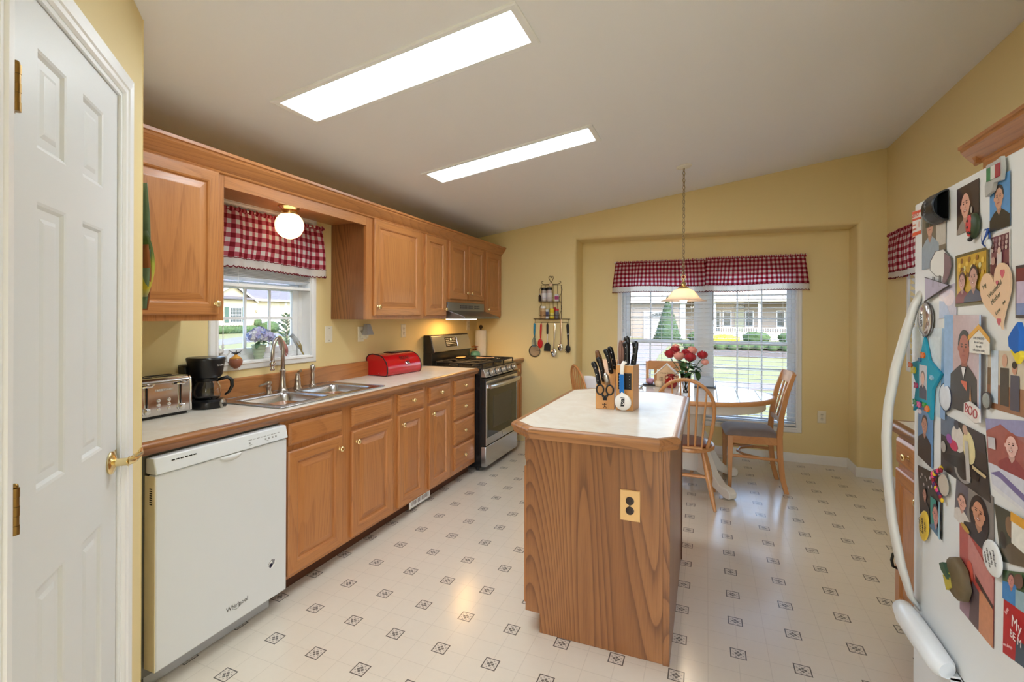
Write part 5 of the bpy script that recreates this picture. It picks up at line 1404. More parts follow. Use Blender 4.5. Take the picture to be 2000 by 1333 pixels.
FI = frame((IX0, 0, 0), (0,-1,0), (0,0,1))
slab_front(FI, -2.45, -2.035, .738, .848, t, [oak_y], (-2.24, .797), w=.0005); slab_front(FI, -2.91, -2.49, .738, .848, t, [oak_y], (-2.70, .797), w=.0005)
raised_door(FI, -2.45, -2.035, .105, .712, t, [oak_z, oak_y], (-2.42, .65), w=.0005); raised_door(FI, -2.91, -2.49, .105, .712, t, [oak_z, oak_y], (-2.52, .65), w=.0005)
def chamf(x0, x1, y0, y1, c): return [(x0+c, y0), (x1-c*.55, y0), (x1, y0+c*.55), (x1, y1-c), (x1-c, y1), (x0+c, y1), (x0, y1-c), (x0, y0+c*.9)]
L1 = chamf(-.770, -.122, 1.925, 3.08, .095)
m = MB(); m.prism(L1, 'z', .876, .9152); it = build('laminate_top', m, laminate, t)
def offs(poly, d):
    n = len(poly); out = []
    for i in range(n):
        p0, p1, p2 = Vector(poly[i-1]), Vector(poly[i]), Vector(poly[(i+1) % n])
        a = (p1-p0).normalized(); b = (p2-p1).normalized(); n1 = Vector((a.y, -a.x)); n2 = Vector((b.y, -b.x)); k = (n1+n2).normalized(); out.append(tuple(p1+k*(d/max(.3, k.dot(n1)))))
    return out
m = MB(); EI = [(0, .9155), (.018, .9155), (.028, .911), (.033, .902), (.032, .893), (.026, .888), (.024, .878), (.020, .868), (0, .868)]
loops = [[(a, b, z_) for a, b in offs(L1, d)] for d, z_ in EI]
n = 8
for i in range(n):
    j = (i+1) % n; horiz = abs(L1[j][0]-L1[i][0]) > abs(L1[j][1]-L1[i][1])
    vs = [l[i] for l in loops]+[l[j] for l in loops]; k = len(EI)
    m.add(vs, [(a, a+1, k+a+1, k+a) for a in range(k-1)], 1 if horiz else 0)
build('oak_edge', m, [edge_y, edge_x], t, sharp=50)
P = frame((-.286, IY0-.0005, .6125), (1,0,0), (0,0,1))
m = MB(P); rings(m, -.040, .040, -.062, .062, [(0, 0), (0, .003), (.003, .006)]); o = build('outlet_cover', m, mat('oak_outlet_cover', sc(222,178,116), .45, var=.08), t)
m = MB(P)
for s in (-1, 1): m.lathe((0, s*.0195, .0055), [(.0172, 0), (.0165, .003), (.0135, .0035), (0, .0035)], 18)
o2 = build('socket', m, mat('brown_socket', sc(46,32,26), .35), o)
m = MB(P)
for s in (-1, 1):
    for x in (-.006, .006): m.box(x-.0013, x+.0013, s*.0195-.001, s*.0195+.007, .0088, .0095)
m.cyl((0, 0, .006), (0, 0, .0075), .003, n=8); build('slots', m, dark_slot, o2)

# knife blocks
def knife(m, mb2, base, d, L_, side, w=.0145, th=.0095, mi=0):
    """handle with three rivets; base at slot, direction d"""
    b = Vector(base); d = Vector(d).normalized()
    s_ = Vector(side).normalized(); s_ = (s_-d*s_.dot(d)).normalized()
    pts = [b+d*L_*f+s_*o_ for f, o_ in ((0, 0), (.12, 0), (.45, .002), (.75, .0), (.92, -.004), (1, -.008))]
    m.tube([tuple(p) for p in pts], [(w*.9, th), (w, th), (w*.85, th), (w, th), (w*1.15, th), (w*.7, th*.6)], 10, flat=tuple(s_))
    nrm = d.cross(s_)
    for f in (.2, .48, .76):
        for sg in (-1, 1):
            p = b+d*L_*f+nrm*th*sg*1.0; mb2.ball(tuple(p), .0028, 8, 6)
    mb2.box(b.x-.007, b.x+.007, b.y-.006, b.y+.006, b.z-.003, b.z+.006)
t = thing('knife_block', 'slanted wooden knife block with kitchen scissors in front, on the island', 'knife block', (-.475, 2.50, .9155), rz=math.radians(4))
def R4(p): return p
m = MB()
m.prism([(-.075, .0), (.085, .0), (.125, .215), (.10, .235), (-.055, .118), (-.075, .112)], 'x', -.047, .045)
build('wooden_body', m, block_wood, t, local=True, bevel=.002)
m = MB()
for k in range(2): m.box(-.052+.0, .052, 0, 0, 0, 0)
sil = mat('knife_rivet', sc(214,214,214), .2, 1)
m1 = MB(); m2 = MB()
dk = (-.12, -.36, .93)
for (x, y, z, L_, hd) in ((-.034, -.045, .118, .125, 0), (-.012, -.030, .135, .130, 0), (.020, .020, .170, .135, 0), (.036, .045, .190, .125, 0)):
    knife(m1, m2, (x, y, z), (-.16, -.30, .94), L_, (1, 0, 0), w=.0125)
hnd = build('black_handles', m1, black_plastic, t, local=True, sharp=180)
build('rivets', m2, sil, t, local=True, sharp=180)
m = MB(); m.tube([(-.020, .030, .172), (-.034, .012, .22), (-.042, -.002, .25), (-.050, -.016, .285)], [.007, .013, .017, .010], 10, flat=(0,1,0)); build('sharpening_steel_handle', m, mat('dark_wood_handle', sc(112,72,40), .45), t, local=True, sharp=180)
m = MB(); m.tube([(.012, -.050, .112), (.008, -.060, .140), (.002, -.066, .165), (-.002, -.066, .180)], [(.013,.009), (.014,.010), (.014,.010), (.008,.006)], 10, flat=(1,0,0)); build('steel_handle', m, nickel, t, local=True, sharp=180)
# scissors hung in the front slot
fr_ = frame((0, -.0775, 0), (1,0,0), (0,0,1))
ts = thing('kitchen_scissors', 'black-handled kitchen scissors tucked in the front of the left knife block', 'scissors', (-.475, 2.50, .9275), rz=math.radians(4))
m = MB(fr_)
for s in (-1, 1): m.tube([(s*.024+.0175*math.cos(a)+.0, .086+.024*math.sin(a)-.010*s*math.cos(a)*0, .006+.0*s) for a in [2*PI*k/20 for k in range(20)]], (.0040), 8, closed=True); m.tube([(s*.016, .066, .006), (s*.006, .050, .006), (0, .038, .006)], [.005, .006, .004], 8)
m.box(-.009, .009, .034, .046, .001, .009)
build('handles', m, black_plastic, ts, local=True, sharp=180)
m = MB(fr_); m.prism([(-.006, .042), (.006, .042), (0, .028)], 'z', .001, .004); build('blades', m, steel, ts, local=True)
m = MB(fr_)   # small burned-in figure mark
m.ball((-.002, .0345-.006, .0003), (.0032, .0032, .0006), 8, 6)
for pts in ([(-.002, .026, .0005), (-.001, .017, .0005)], [(-.011, .0235, .0005), (-.002, .0225, .0005), (.006, .025, .0005)], [(-.001, .017, .0005), (-.006, .008, .0005)], [(-.001, .017, .0005), (.005, .013, .0005), (.005, .007, .0005)], [(-.009, .026, .0005), (-.011, .0235, .0005)]): m.tube([(a*1.15, b*1.1-.002, c+.001) for a, b, c in pts], .0017, 5)
build('figure_mark', m, mat('burnt_mark', sc(60,34,20), .7), t, local=True)

t = thing('knife_block', 'upright square knife block with a blue-handled scoop leaning in front, on the island', 'knife block', (-.368, 2.480, .9155), rz=math.radians(-8))
m = MB(); m.box(-.043, .043, -.055, .055, .0, .222); build('wooden_body', m, block_wood, t, local=True, bevel=.0015)
m = MB(); m.box(-.040, .040, -.052, .052, .2221, .2230); build('slotted_top', m, mat('white_slot_insert', sc(224,220,210), .5), t, local=True)
m1 = MB(); m2 = MB()
for (x, y, L_, lean) in ((.000, -.02, .115, -.02), (-.008, .02, .140, .0), (.030, -.005, .118, .12)):
    knife(m1, m2, (x, y, .222), (lean, .0, 1), L_, (1, 0, 0), w=.0145)
build('black_handles', m1, black_plastic, t, local=True, sharp=180); build('rivets', m2, sil, t, local=True, sharp=180)
m = MB()
for x in (-.034, -.018): m.tube([(x, -.01, .222), (x-.001, -.01, .29), (x+.001, -.01, .33), (x+.001, -.01, .343)], [(.0085,.007), (.0100,.008), (.0100,.008), (.006,.005)], 10, flat=(1,0,0))
build('brown_handles', m, mat('brown_resin_handle', sc(128,92,78), .4), t, local=True, sharp=180)
fr_ = frame((0, -.0555, 0), (1,0,0), (0,0,1))
m = MB(fr_); rings(m, -.030, .036, .105, .185, [(0, 0), (0, .004), (.004, .006)]); o = build('steak_knife_rack', m, black_plastic, t, local=True)
m = MB(fr_)
for k in range(5):
    for x in (-.024, .028): m.ball((x, .115+k*.014, .006), .002, 8, 6)
build('rack_rivets', m, sil, o, local=True)
ts = thing('ice_cream_scoop', 'white plastic scoop with a blue grip and black logo leaning on the right knife block', 'scoop', (-.368, 2.480, .9155), rz=math.radians(-8))
wp = mat('white_scoop_plastic', sc(232,226,218), .35)
m = MB(fr_); m.lathe((.0, .045, .008), [(0, 0), (.036, 0), (.0405, .006), (.041, .014), (.038, .018), (.0, .0195)], 28)
m.tube([(-.004, .075, .016), (-.006, .10, .014), (-.008, .19, .012), (-.006, .225, .010), (.0, .238, .004), (.008, .236, -.004)], [(.013,.007), (.010,.006), (.010,.006), (.0105,.006), (.011,.006), (.008,.005)], 12, flat=(1,0,0))
sb = build('scoop_body', m, wp, ts, local=True, sharp=60)
m = MB(fr_); m.prism([(-.0185, .088), (.0055, .088), (.003, .180), (-.020, .180)], 'z', .0165, .0205); build('blue_grip', m, mat('cobalt_grip', sc(16,104,176), .45), sb, local=True, bevel=.002)
m = MB(fr_); m.prism([(-.010, .024), (.008, .026), (.010, .062), (-.006, .060)], 'z', .0272, .0282); m.cbox((.0, .066, .0278), (.02, .003, .0008)); build('printed_mark', m, black_plastic, sb, local=True)
m = text_mb('S', .030, fr_ @ Matrix.Translation((.001, .042, .0288)), depth=.0002); build('printed_letter', m, wp, sb, local=True)
# ================================================================== DINING SET
TZ = .750; tcx, tcy, ta, tb = -.118, 4.35, .628, .525
def ell(a, b, n=72, z=0): return [(tcx+a*math.cos(2*PI*k/n), tcy+b*math.sin(2*PI*k/n), z) for k in range(n)]
t = thing('dining_table', 'oval white-tiled pedestal dining table with an oak rim by the window', 'dining table', (tcx, tcy, 0))
g = NT('white_table_tile'); geo = g.n('ShaderNodeNewGeometry'); sp_ = g.n('ShaderNodeSeparateXYZ'); g.l(geo.outputs['Position'], sp_.inputs[0])
def gl_(s_, o_): return g.math('LESS_THAN', g.math('ABSOLUTE', g.math('SUBTRACT', g.math('FRACT', g.math('DIVIDE', g.math('ADD', s_, o_), .152)), .5)), .016)
gr = g.math('MAXIMUM', gl_(sp_.outputs[0], 10.03), gl_(sp_.outputs[1], 10.0))
g.l(g.mix(gr, sc(238,236,232), sc(120,116,112)), g.b.inputs['Base Color']); g.l(g.math('ADD', g.math('MULTIPLY', gr, .5), .12), g.b.inputs['Roughness'])
bp = g.n('ShaderNodeBump'); bp.inputs['Strength'].default_value = .4; bp.inputs['Distance'].default_value = .002; g.l(g.math('MULTIPLY', gr, -1), bp.inputs['Height']); g.l(bp.outputs[0], g.b.inputs['Normal'])
m = MB(); loft(m, [ell(ta-.03, tb-.03, z=TZ-.012), ell(ta-.03, tb-.03, z=TZ)]); build('tiled_top', m, g.m, t, sharp=40)
m = MB(); loft(m, [ell(ta-.02, tb-.02, z=TZ-.034), ell(ta-.004, tb-.004, z=TZ-.032), ell(ta, tb, z=TZ-.022), ell(ta, tb, z=TZ-.010), ell(ta-.008, tb-.008, z=TZ-.0005), ell(ta-.030, tb-.030, z=TZ-.0005)]); build('oak_rim', m, chair_oak_x, t, sharp=60)
cw_ = mat('cream_painted_wood', sc(236,230,218), .4)
m = MB(); loft(m, [ell(ta-.075, tb-.075, z=TZ-.105), ell(ta-.07, tb-.07, z=TZ-.100), ell(ta-.07, tb-.07, z=TZ-.034)]); build('apron', m, cw_, t, sharp=50)
m = MB(); m.lathe((tcx, tcy, 0), [(.11, .12), (.13, .16), (.13, .40), (.10, .44), (.085, .50), (.11, .56), (.14, .60), (.14, .646)], 28); build('pedestal', m, cw_, t, sharp=50)
for k in range(4):
    a = math.radians(45+90*k-4); d = Vector((math.cos(a), math.sin(a), 0)); s_ = Vector((-d.y, d.x, 0))
    prof = [(.06, .36), (.13, .35), (.20, .27), (.28, .15), (.36, .085), (.44, .075), (.47, .05), (.465, .012), (.45, .003), (.41, .003), (.37, .020), (.30, .045), (.20, .10), (.06, .12)]
    vs = [tuple(Vector((tcx, tcy, z_))+d*r_+s_*w_) for w_ in (-.035, .035) for r_, z_ in prof]; n = len(prof)
    m = MB(); m.add(vs, [tuple(range(n))[::-1], tuple(range(n, 2*n))]+[(i, (i+1) % n, n+(i+1) % n, n+i) for i in range(n)])
    build('foot', m, cw_, t, sharp=40, bevel=.006)

def windsor(name, label, loc, rz, group=None):
    t = thing(name, label, 'dining chair', loc, rz, group)
    m = MB()
    def so(r_, z_): 
        out = []
        for k in range(36):
            a = 2*PI*k/36; x = .205*math.cos(a)*r_; y = .20*math.sin(a)*r_
            x *= 1+.06*max(0, math.sin(a)); out.append((x, y+.0, z_))
        return out
    loft(m, [so(.90, .388), so(.99, .396), so(1.0, .410), so(.98, .421), so(.90, .425)]); build('seat', m, chair_oak_x, t, local=True, sharp=50)
    m = MB(); loft(m, [so(.90, .4252), so(.93, .432), so(.88, .440), so(.6, .437)]); build('seat_pad', m, seat_red, t, local=True, sharp=60)
    m = MB(); m.box(-.12, .12, -.198, -.165, .424, .438); build('back_ledge', m, chair_oak_x, t, local=True, bevel=.004)
    for sx, sy in ((-1,-1), (1,-1), (1,1), (-1,1)):
        m = MB(); a = Vector((sx*.12, sy*.11, .395)); b = Vector((sx*.205, sy*.215, 0.0))
        pts = [a.lerp(b, f) for f in (0, .25, .5, .8, 1)]
        m.tube([tuple(p) for p in pts], [.013, .017, .019, .015, .011], 12); build('leg', m, chair_oak, t, local=True, sharp=60)
    def lp(sx, sy, f): a = Vector((sx*.12, sy*.11, .395)); b = Vector((sx*.205, sy*.215, 0.0)); return a.lerp(b, f)
    m = MB()
    for sx in (-1, 1):
        p, q_ = lp(sx, -1, .55), lp(sx, 1, .55); m.tube([tuple(p), tuple((p+q_)/2), tuple(q_)], [.008, .011, .008], 8)
    p, q_ = (lp(-1,-1,.55)+lp(-1,1,.55))/2, (lp(1,-1,.55)+lp(1,1,.55))/2; m.tube([tuple(p), tuple((p+q_)/2), tuple(q_)], [.008, .011, .008], 8)
    p, q_ = lp(-1,-1,.45), lp(1,-1,.45); m.tube([tuple(p), tuple((p+q_)/2), tuple(q_)], [.008, .010, .008], 8)
    build('stretchers', m, chair_oak_x, t, local=True, sharp=60)
    def bowp(f):   # f 0..1 along the bow
        a = PI*(1-f)
        w = .198; zc = .70; x = w*math.cos(a)
        if f < .2: g_ = f/.2; return Vector((-.150-.048*math.sin(g_*PI/2), -.150-.03*g_, .42+.30*g_))
        if f > .8: g_ = (1-f)/.2; return Vector((.150+.048*math.sin(g_*PI/2), -.150-.03*g_, .42+.30*g_))
        g_ = (f-.2)/.6; a = PI*(1-g_); return Vector((.198*math.cos(a), -.180-.045*math.sin(a), .72+.205*math.sin(a)))
    m = MB(); m.tube([tuple(bowp(k/40)) for k in range(41)], [(.010, .013)]*41, 10, flat=(0,-1,0)); build('bow_back', m, chair_oak, t, local=True, sharp=180)
    for k in range(6):
        x = -.125+.05*k; xt = x*1.18; zt_ = .72+.205*math.sqrt(max(0, 1-(xt/.198)**2)); yt = -.180-.045*math.sqrt(max(0, 1-(xt/.198)**2))
        m = MB(); a = Vector((x*.92, -.172+.0*abs(x), .436)); b = Vector((xt, yt, zt_-.006)); m.tube([tuple(a), tuple(a.lerp(b, .35)), tuple(b)], [.0065, .0085, .0055], 8)
        build('spindle', m, chair_oak, t, local=True, sharp=60)
    return t
wc = windsor('windsor_chair', 'bow-back oak chair with a reddish seat in front of the table, behind the island', (-.145, 3.93, 0), 0, 'bow-back spindle chairs at the table')
w2 = dup(wc, (-.93, 4.46, 0), math.radians(-58), 'bow-back oak chair at the left end of the table, partly behind the knife blocks')
# white rounded cloth draped over the left chair
t = thing('white_place_mat', 'stiff white cloth leaning against the left bow-back chair', 'cloth', (-.93, 4.33, .45))
m = MB()
m.grid(lambda u, v: (-1.03+.30*u*(1-.0*v)+.02*math.sin(v*3), 4.30+.035*math.sin(u*PI)+.02*v, .44+.40*(v if 1 else 0)*(1-.62*max(0, (u-.25)/.75)**1.3*1)-0*u), 14, 12)
build('cloth_sheet', m, mat('white_cotton', sc(240,242,246), .8), t, sharp=180, solid=.012)

grey_fabric = mat('taupe_seat_fabric', sc(150,136,132), .9, var=.15, vscale=20, bump=(150, .2, .001), sheen=.3)
def slat_chair(name, label, loc, rz, group=None):
    t = thing(name, label, 'dining chair', loc, rz, group)
    def rpoly(z_): return [(-.205, .19, z_), (.205, .19, z_), (.185, -.185, z_), (-.185, -.185, z_)]
    m = MB()
    def cush(u, v):   # soft top
        x = (u-.5)*2; y = (v-.5)*2; e = (1-abs(x)**5)*(1-abs(y)**5); w = .205+(-.018)*(1-v)
        return (x*w, -.19+.395*v, .432+.050*e**.5-.002)
    m.grid(cush, 20, 20); m.grid(lambda u, v: (cush(u, v)[0], cush(u, v)[1], .430), 2, 2)
    build('seat_cushion', m, grey_fabric, t, local=True, sharp=180)
    m = MB(); 
    for a, b in (((-.19, .175), (.19, .175)), ((.19, .175), (.175, -.18)), ((.175, -.18), (-.175, -.18)), ((-.175, -.18), (-.19, .175))):
        m.tube([(a[0], a[1], .400), (b[0], b[1], .400)], [(.032, .011)]*2, 4, flat=(0,0,1)) if 0 else None
    m.hexa([(-.195, .165, .372), (.195, .165, .372), (.195, .187, .372), (-.195, .187, .372)], [(-.195, .165, .431), (.195, .165, .431), (.195, .187, .431), (-.195, .187, .431)])
    m.hexa([(-.175, -.19, .372), (.175, -.19, .372), (.175, -.170, .372), (-.175, -.170, .372)], [(-.175, -.19, .431), (.175, -.19, .431), (.175, -.170, .431), (-.175, -.170, .431)])
    for s in (-1, 1): m.hexa([(s*.170, -.17, .372), (s*.190, -.17, .372), (s*.205, .17, .372), (s*.185, .17, .372)], [(s*.170, -.17, .431), (s*.190, -.17, .431), (s*.205, .17, .431), (s*.185, .17, .431)])
    build('seat_rail', m, chair_oak_x, t, local=True)
    for s in (-1, 1):
        m = MB(); m.hexa([(s*.188-.013, .160, 0), (s*.188+.013, .160, 0), (s*.188+.013, .186, 0), (s*.188-.013, .186, 0)], [(s*.190-.020, .150, .43), (s*.190+.020, .150, .43), (s*.190+.020, .192, .43), (s*.190-.020, .192, .43)])
        build('leg', m, chair_oak, t, local=True, bevel=.003)
    for s in (-1, 1):
        m = MB(); ys_ = [(-.235, 0, .017), (-.205, .12, .019), (-.188, .30, .021), (-.185, .44, .021), (-.198, .60, .019), (-.235, .78, .018), (-.285, .935, .015)]
        loft(m, [[(s*.180-.014, y-w, z_), (s*.180+.014, y-w, z_), (s*.180+.014, y+w, z_), (s*.180-.014, y+w, z_)] for y, z_, w in ys_]); build('back_post', m, chair_oak, t, local=True, sharp=60, bevel=.003)
    m = MB()
    def yz(z_): return -.198-.087*((z_-.60)/.335) if z_ > .6 else -.19
    for (z0_, z1_, w) in ((.855, .940, .010), (.535, .575, .009)):
        pts = []
        for k in range(9):
            x = -.168+.336*k/8; c = -.018*(1-(x/.168)**2); pts.append((x, c))
        vs = []
        for x, c in pts:
            for z_ in (z0_, z1_):
                y = yz(z_)+c; vs += [(x, y-w, z_), (x, y+w, z_)]
        fs = []
        for k in range(8):
            a = 4*k; b = a+4; fs += [(a, b, b+2, a+2), (a+1, a+3, b+3, b+1), (a, a+1, b+1, b), (a+2, b+2, b+3, a+3)]
        fs += [(0, 2, 3, 1), (32, 33, 35, 34)]
        mm_ = MB(); mm_.add(vs, fs); build('crest_rail' if z0_ > .8 else 'lower_back_rail', mm_, chair_oak_x, t, local=True, sharp=60)
    for k in range(4):
        x = -.102+.068*k; c = -.018*(1-(x/.168)**2); m = MB()
        m.hexa([(x-.014, yz(.57)+c-.005, .57), (x+.014, yz(.57)+c-.005, .57), (x+.014, yz(.57)+c+.005, .57), (x-.014, yz(.57)+c+.005, .57)], [(x-.014, yz(.86)+c-.005, .86), (x+.014, yz(.86)+c-.005, .86), (x+.014, yz(.86)+c+.005, .86), (x-.014, yz(.86)+c+.005, .86)])
        build('back_slat', m, chair_oak, t, local=True)
    m = MB()
    for s in (-1, 1): m.tube([(s*.188, .172, .27), (s*.183, -.19, .255)], [(.012, .008)]*2, 8, flat=(0,0,1))
    m.tube([(-.186, .172, .22) if 0 else (-.186, -.05, .262), (-.10, .06, .262), (0, .095, .262), (.10, .06, .262), (.186, -.05, .262)], [(.011, .009)]*5, 8, flat=(0,0,1))
    build('stretchers', m, chair_oak_x, t, local=True, sharp=60)
    return t
c2 = slat_chair('slat_back_chair', 'slat-back oak chair with grey seat at the right side of the table', (.335, 4.475, 0), math.radians(94), 'slat-back chairs at the table')
c3 = dup(c2, (-.33, 4.735, 0), math.radians(188), 'slat-back oak chair behind the table, its top showing behind the little house ornament')

# ------------------------------------------------------------------ things on the table
t = thing('rose_vase', 'glass vase of red and pink roses on the dining table', 'vase of flowers', (-.150, 4.02, TZ))
vx, vy = -.150, 4.02
m = MB(); m.lathe((vx, vy, TZ+.0005), [(0, 0), (.034, 0), (.036, .006), (.020, .030), (.022, .06), (.034, .13), (.041, .185), (.0385, .185), (.031, .13), (.018, .062), (.012, .035), (0, .03)], 24); build('glass_vase', m, glassm, t, sharp=180)
m = MB(); rnd = random.Random(11)
heads = [(-.272, 4.05, 1.085, .042, 0), (-.236, 4.10, 1.112, .040, 0), (-.200, 4.02, 1.072, .042, 1), (-.150, 4.09, 1.098, .036, 0), (-.118, 4.02, 1.066, .046, 0), (-.108, 4.10, 1.112, .042, 1), (-.030, 4.04, 1.085, .040, 0), (-.012, 4.05, 1.028, .030, 1), (-.232, 4.14, 1.135, .030, 1)]
for hx2, hy2, hz2, r_, c_ in heads:
    m.tube([(vx+rnd.uniform(-.01, .01), vy+rnd.uniform(-.01, .01), TZ+.05), (vx+(hx2-vx)*.3, vy+(hy2-vy)*.3, TZ+.19), (hx2, hy2, hz2-r_*.6)], .0028, 6)
build('stems', m, stem_green, t, sharp=180)
def rose(mb, c, R_, seed):
    rnd = random.Random(seed)
    for layer, (rr_, n_, op) in enumerate(((.38, 4, .0), (.62, 5, .12), (.84, 6, .35), (1.0, 6, .62))):
        for k in range(n_):
            a0 = 2*PI*k/n_+layer*.7+rnd.uniform(-.2, .2)
            def pet(u, v, a0=a0, rr_=rr_, op=op):
                a = a0+(u-.5)*1.5
                h_ = v; rad = R_*rr_*(.30+.72*math.sin(min(1, h_*1.15)*PI*.56)**.8)*(1-.30*(1-op)*h_**3)+R_*.14*op*h_**4
                z = -R_*.80+R_*(1.62-.55*op)*h_*(1-.22*(2*u-1)**2)-R_*.16*op*h_**5
                return (c[0]+rad*math.cos(a), c[1]+rad*math.sin(a), c[2]+z)
            mb.grid(pet, 6, 5)
for k, (hx2, hy2, hz2, r_, c_) in enumerate(heads):
    m = MB(); rose(m, (hx2, hy2, hz2), r_, k); build('rose_bloom', m, rose_pink if c_ else rose_red, t, sharp=180)
m = MB()
for k in range(34):
    a = rnd.uniform(0, 6.28); z_ = rnd.uniform(.18, .28); r_ = rnd.uniform(.015, .05); L_ = rnd.uniform(.045, .075)
    b = (vx+r_*math.cos(a), vy+r_*math.sin(a)*.7, TZ+z_); leaf_shape(m, b, (b[0]+L_*math.cos(a), b[1]+L_*.7*math.sin(a), b[2]+rnd.uniform(-.03, .03)), .024)
leaf_shape(m, (-.075, 4.02, .97), (-.055, 4.0, .885), .028); leaf_shape(m, (-.09, 4.03, 1.0), (-.03, 4.02, .955), .026); leaf_shape(m, (-.17, 4.0, 1.03), (-.165, 3.99, .96), .026)
build('leaves', m, leaf_green, t, sharp=180)
t = thing('house_ornament', 'cream wooden house-shaped ornament with a small window on the table left of the roses', 'ornament', (-.33, 4.62, TZ))
hc_ = (-.335, 4.60)
m = MB(); m.prism([(-.083, .0005), (.083, .0005), (.083, .115), (0, .195), (-.083, .115)], 'y', -.03, .03); m.v = [(a+hc_[0], b+hc_[1], c+TZ) for a, b, c in m.v]; o = build('house_body', m, mat('natural_cream_wood', sc(224,192,152), .5, var=.06), t)
m = MB()
for s in (-1, 1): m.hexa([(hc_[0], hc_[1]-.038, TZ+.198), (hc_[0]+s*.100, hc_[1]-.038, TZ+.101), (hc_[0]+s*.100, hc_[1]+.038, TZ+.101), (hc_[0], hc_[1]+.038, TZ+.198)], [(hc_[0], hc_[1]-.038, TZ+.208), (hc_[0]+s*.104, hc_[1]-.038, TZ+.108), (hc_[0]+s*.104, hc_[1]+.038, TZ+.108), (hc_[0], hc_[1]+.038, TZ+.208)])
build('white_roof', m, mat('snowy_white_roof', sc(240,238,236), .6), t)
m = MB(); P = frame((hc_[0]-.045, hc_[1]-.0302, TZ+.066), (1,0,0), (0,0,1)); m.M = P
for a in ((-.014, .014, -.017, -.014), (-.014, .014, .014, .017), (-.014, -.011, -.017, .017), (.011, .014, -.017, .017), (-.0012, .0012, -.017, .017), (-.014, .014, -.0012, .0012)): m.box(*a, 0, .001)
build('window_outline', m, mat('burnt_brown_line', sc(104,66,44), .6), o)
m = text_mb('Home Sweet', .020, frame((hc_[0]+.0, hc_[1]-.0305, TZ+.120), (1,0,0), (0,0,1)), depth=.0003, shear=.3); build('lettering', m, mat('burnt_brown_line', sc(104,66,44), .6), o)
t = thing('red_glass_jug', 'round ruby red glass jug in front of the house ornament', 'jug', (-.290, 4.50, TZ))
m = MB(); m.lathe((-.290, 4.50, TZ+.0005), [(0, 0), (.034, 0), (.052, .022), (.056, .045), (.048, .070), (.026, .088), (.022, .098), (.034, .112), (.036, .118), (.030, .118), (.018, .100), (0, .095)], 20); build('ruby_body', m, mat('ruby_glass', sc(150,14,20), .12, coat=.5), t, sharp=180)
m = MB()
for s in (-1, 1): m.tube([(-.290+s*.024, 4.50, TZ+.105), (-.290+s*.048, 4.50, TZ+.102), (-.290+s*.050, 4.50, TZ+.078), (-.290+s*.040, 4.50, TZ+.068)], .004, 6)
build('handles', m, mat('ruby_glass', sc(150,14,20), .12, coat=.5), t, sharp=180)
t = thing('grey_napkin_box', 'pale blue-grey box on a dark tray on the table right of the roses', 'box', (-.005, 4.66, TZ))
m = MB(); m.box(-.085, .062, 4.60, 4.70, TZ+.012, TZ+.095); build('box_body', m, mat('pale_blue_grey', sc(176,190,208), .4), t, bevel=.006)
m = MB(); m.box(-.10, .075, 4.585, 4.715, TZ+.0005, TZ+.012); build('dark_tray', m, mat('dark_grey_tray', sc(64,66,74), .4), t, bevel=.003)
t = thing('pink_cup', 'small pink cup on a black coaster at the left of the table', 'cup', (-.475, 4.60, TZ))
m = MB(); m.lathe((-.475, 4.60, TZ+.014), [(0, 0), (.022, 0), (.030, .02), (.034, .045), (.031, .045), (.026, .02), (0, .006)], 18); build('cup_body', m, mat('pink_glaze', sc(206,160,190), .3), t, sharp=180)
m = MB(); m.box(-.530, -.425, 4.55, 4.65, TZ+.0005, TZ+.0135); build('coaster', m, black_plastic, t, bevel=.002)
t = thing('cream_mug', 'small cream mug in front of the house ornament', 'mug', (-.395, 4.52, TZ))
m = MB(); m.lathe((-.395, 4.52, TZ+.0005), [(0, 0), (.026, 0), (.034, .018), (.033, .042), (.028, .052), (.025, .050), (.029, .040), (.028, .018), (0, .006)], 18); build('mug_body', m, mat('cream_glaze', sc(226,206,176), .3), t, sharp=180)
m = MB(); m.tube([(-.364, 4.52, TZ+.040), (-.350, 4.52, TZ+.036), (-.350, 4.52, TZ+.020), (-.364, 4.52, TZ+.016)], .0035, 6); build('handle', m, mat('cream_glaze', sc(226,206,176), .3), t)
t = thing('glass_dish', 'small cut glass dish near the left end of the table', 'dish', (-.555, 4.42, TZ))
m = MB(); m.lathe((-.555, 4.42, TZ+.0005), [(0, 0), (.028, 0), (.034, .010), (.046, .034), (.043, .034), (.030, .012), (0, .006)], 16); build('dish_body', m, glassm, t, sharp=40)

# ================================================================== REFRIGERATOR
t = thing('refrigerator', 'white bottom-freezer refrigerator at the right, its door covered with photos and magnets', 'refrigerator', (1.0, 1.5, 0))
RX, ry0, ry1, rz1, seam = .620, 1.105, 1.945, 1.742, .432
enam = mat('refrigerator_enamel', sc(230,231,230), .3, bump=(220, .05, .0006))
m = MB(); m.box(RX+.085, 1.37, ry0+.005, ry1-.005, .02, rz1-.012)
for y in (ry0+.06, ry1-.06):
    for x in (RX+.13, 1.32): m.cyl((x, y, 0), (x, y, .021), .02, n=10)
build('cabinet_body', m, enam, t, bevel=.006)
def rdoor(z0_, z1_, nm):
    m = MB(); r_ = .022
    pr = [(RX+.078, ry0), (RX+.078, ry1)]+arc(RX+r_, ry1-r_, r_, PI/2, PI, 6)+arc(RX+r_, ry0+r_, r_, PI, PI*1.5, 6)
    m.prism(pr, 'z', z0_, z1_); return build(nm, m, enam, t, sharp=40, bevel=.004)
ud = rdoor(seam+.006, rz1, 'upper_door'); ld = rdoor(.055, seam-.006, 'freezer_drawer')
m = MB(); m.box(RX+.07, RX+.088, ry0+.01, ry1-.01, .05, rz1-.01); build('door_gasket', m, mat('gasket_grey', sc(150,150,150), .6), t)
m = MB()
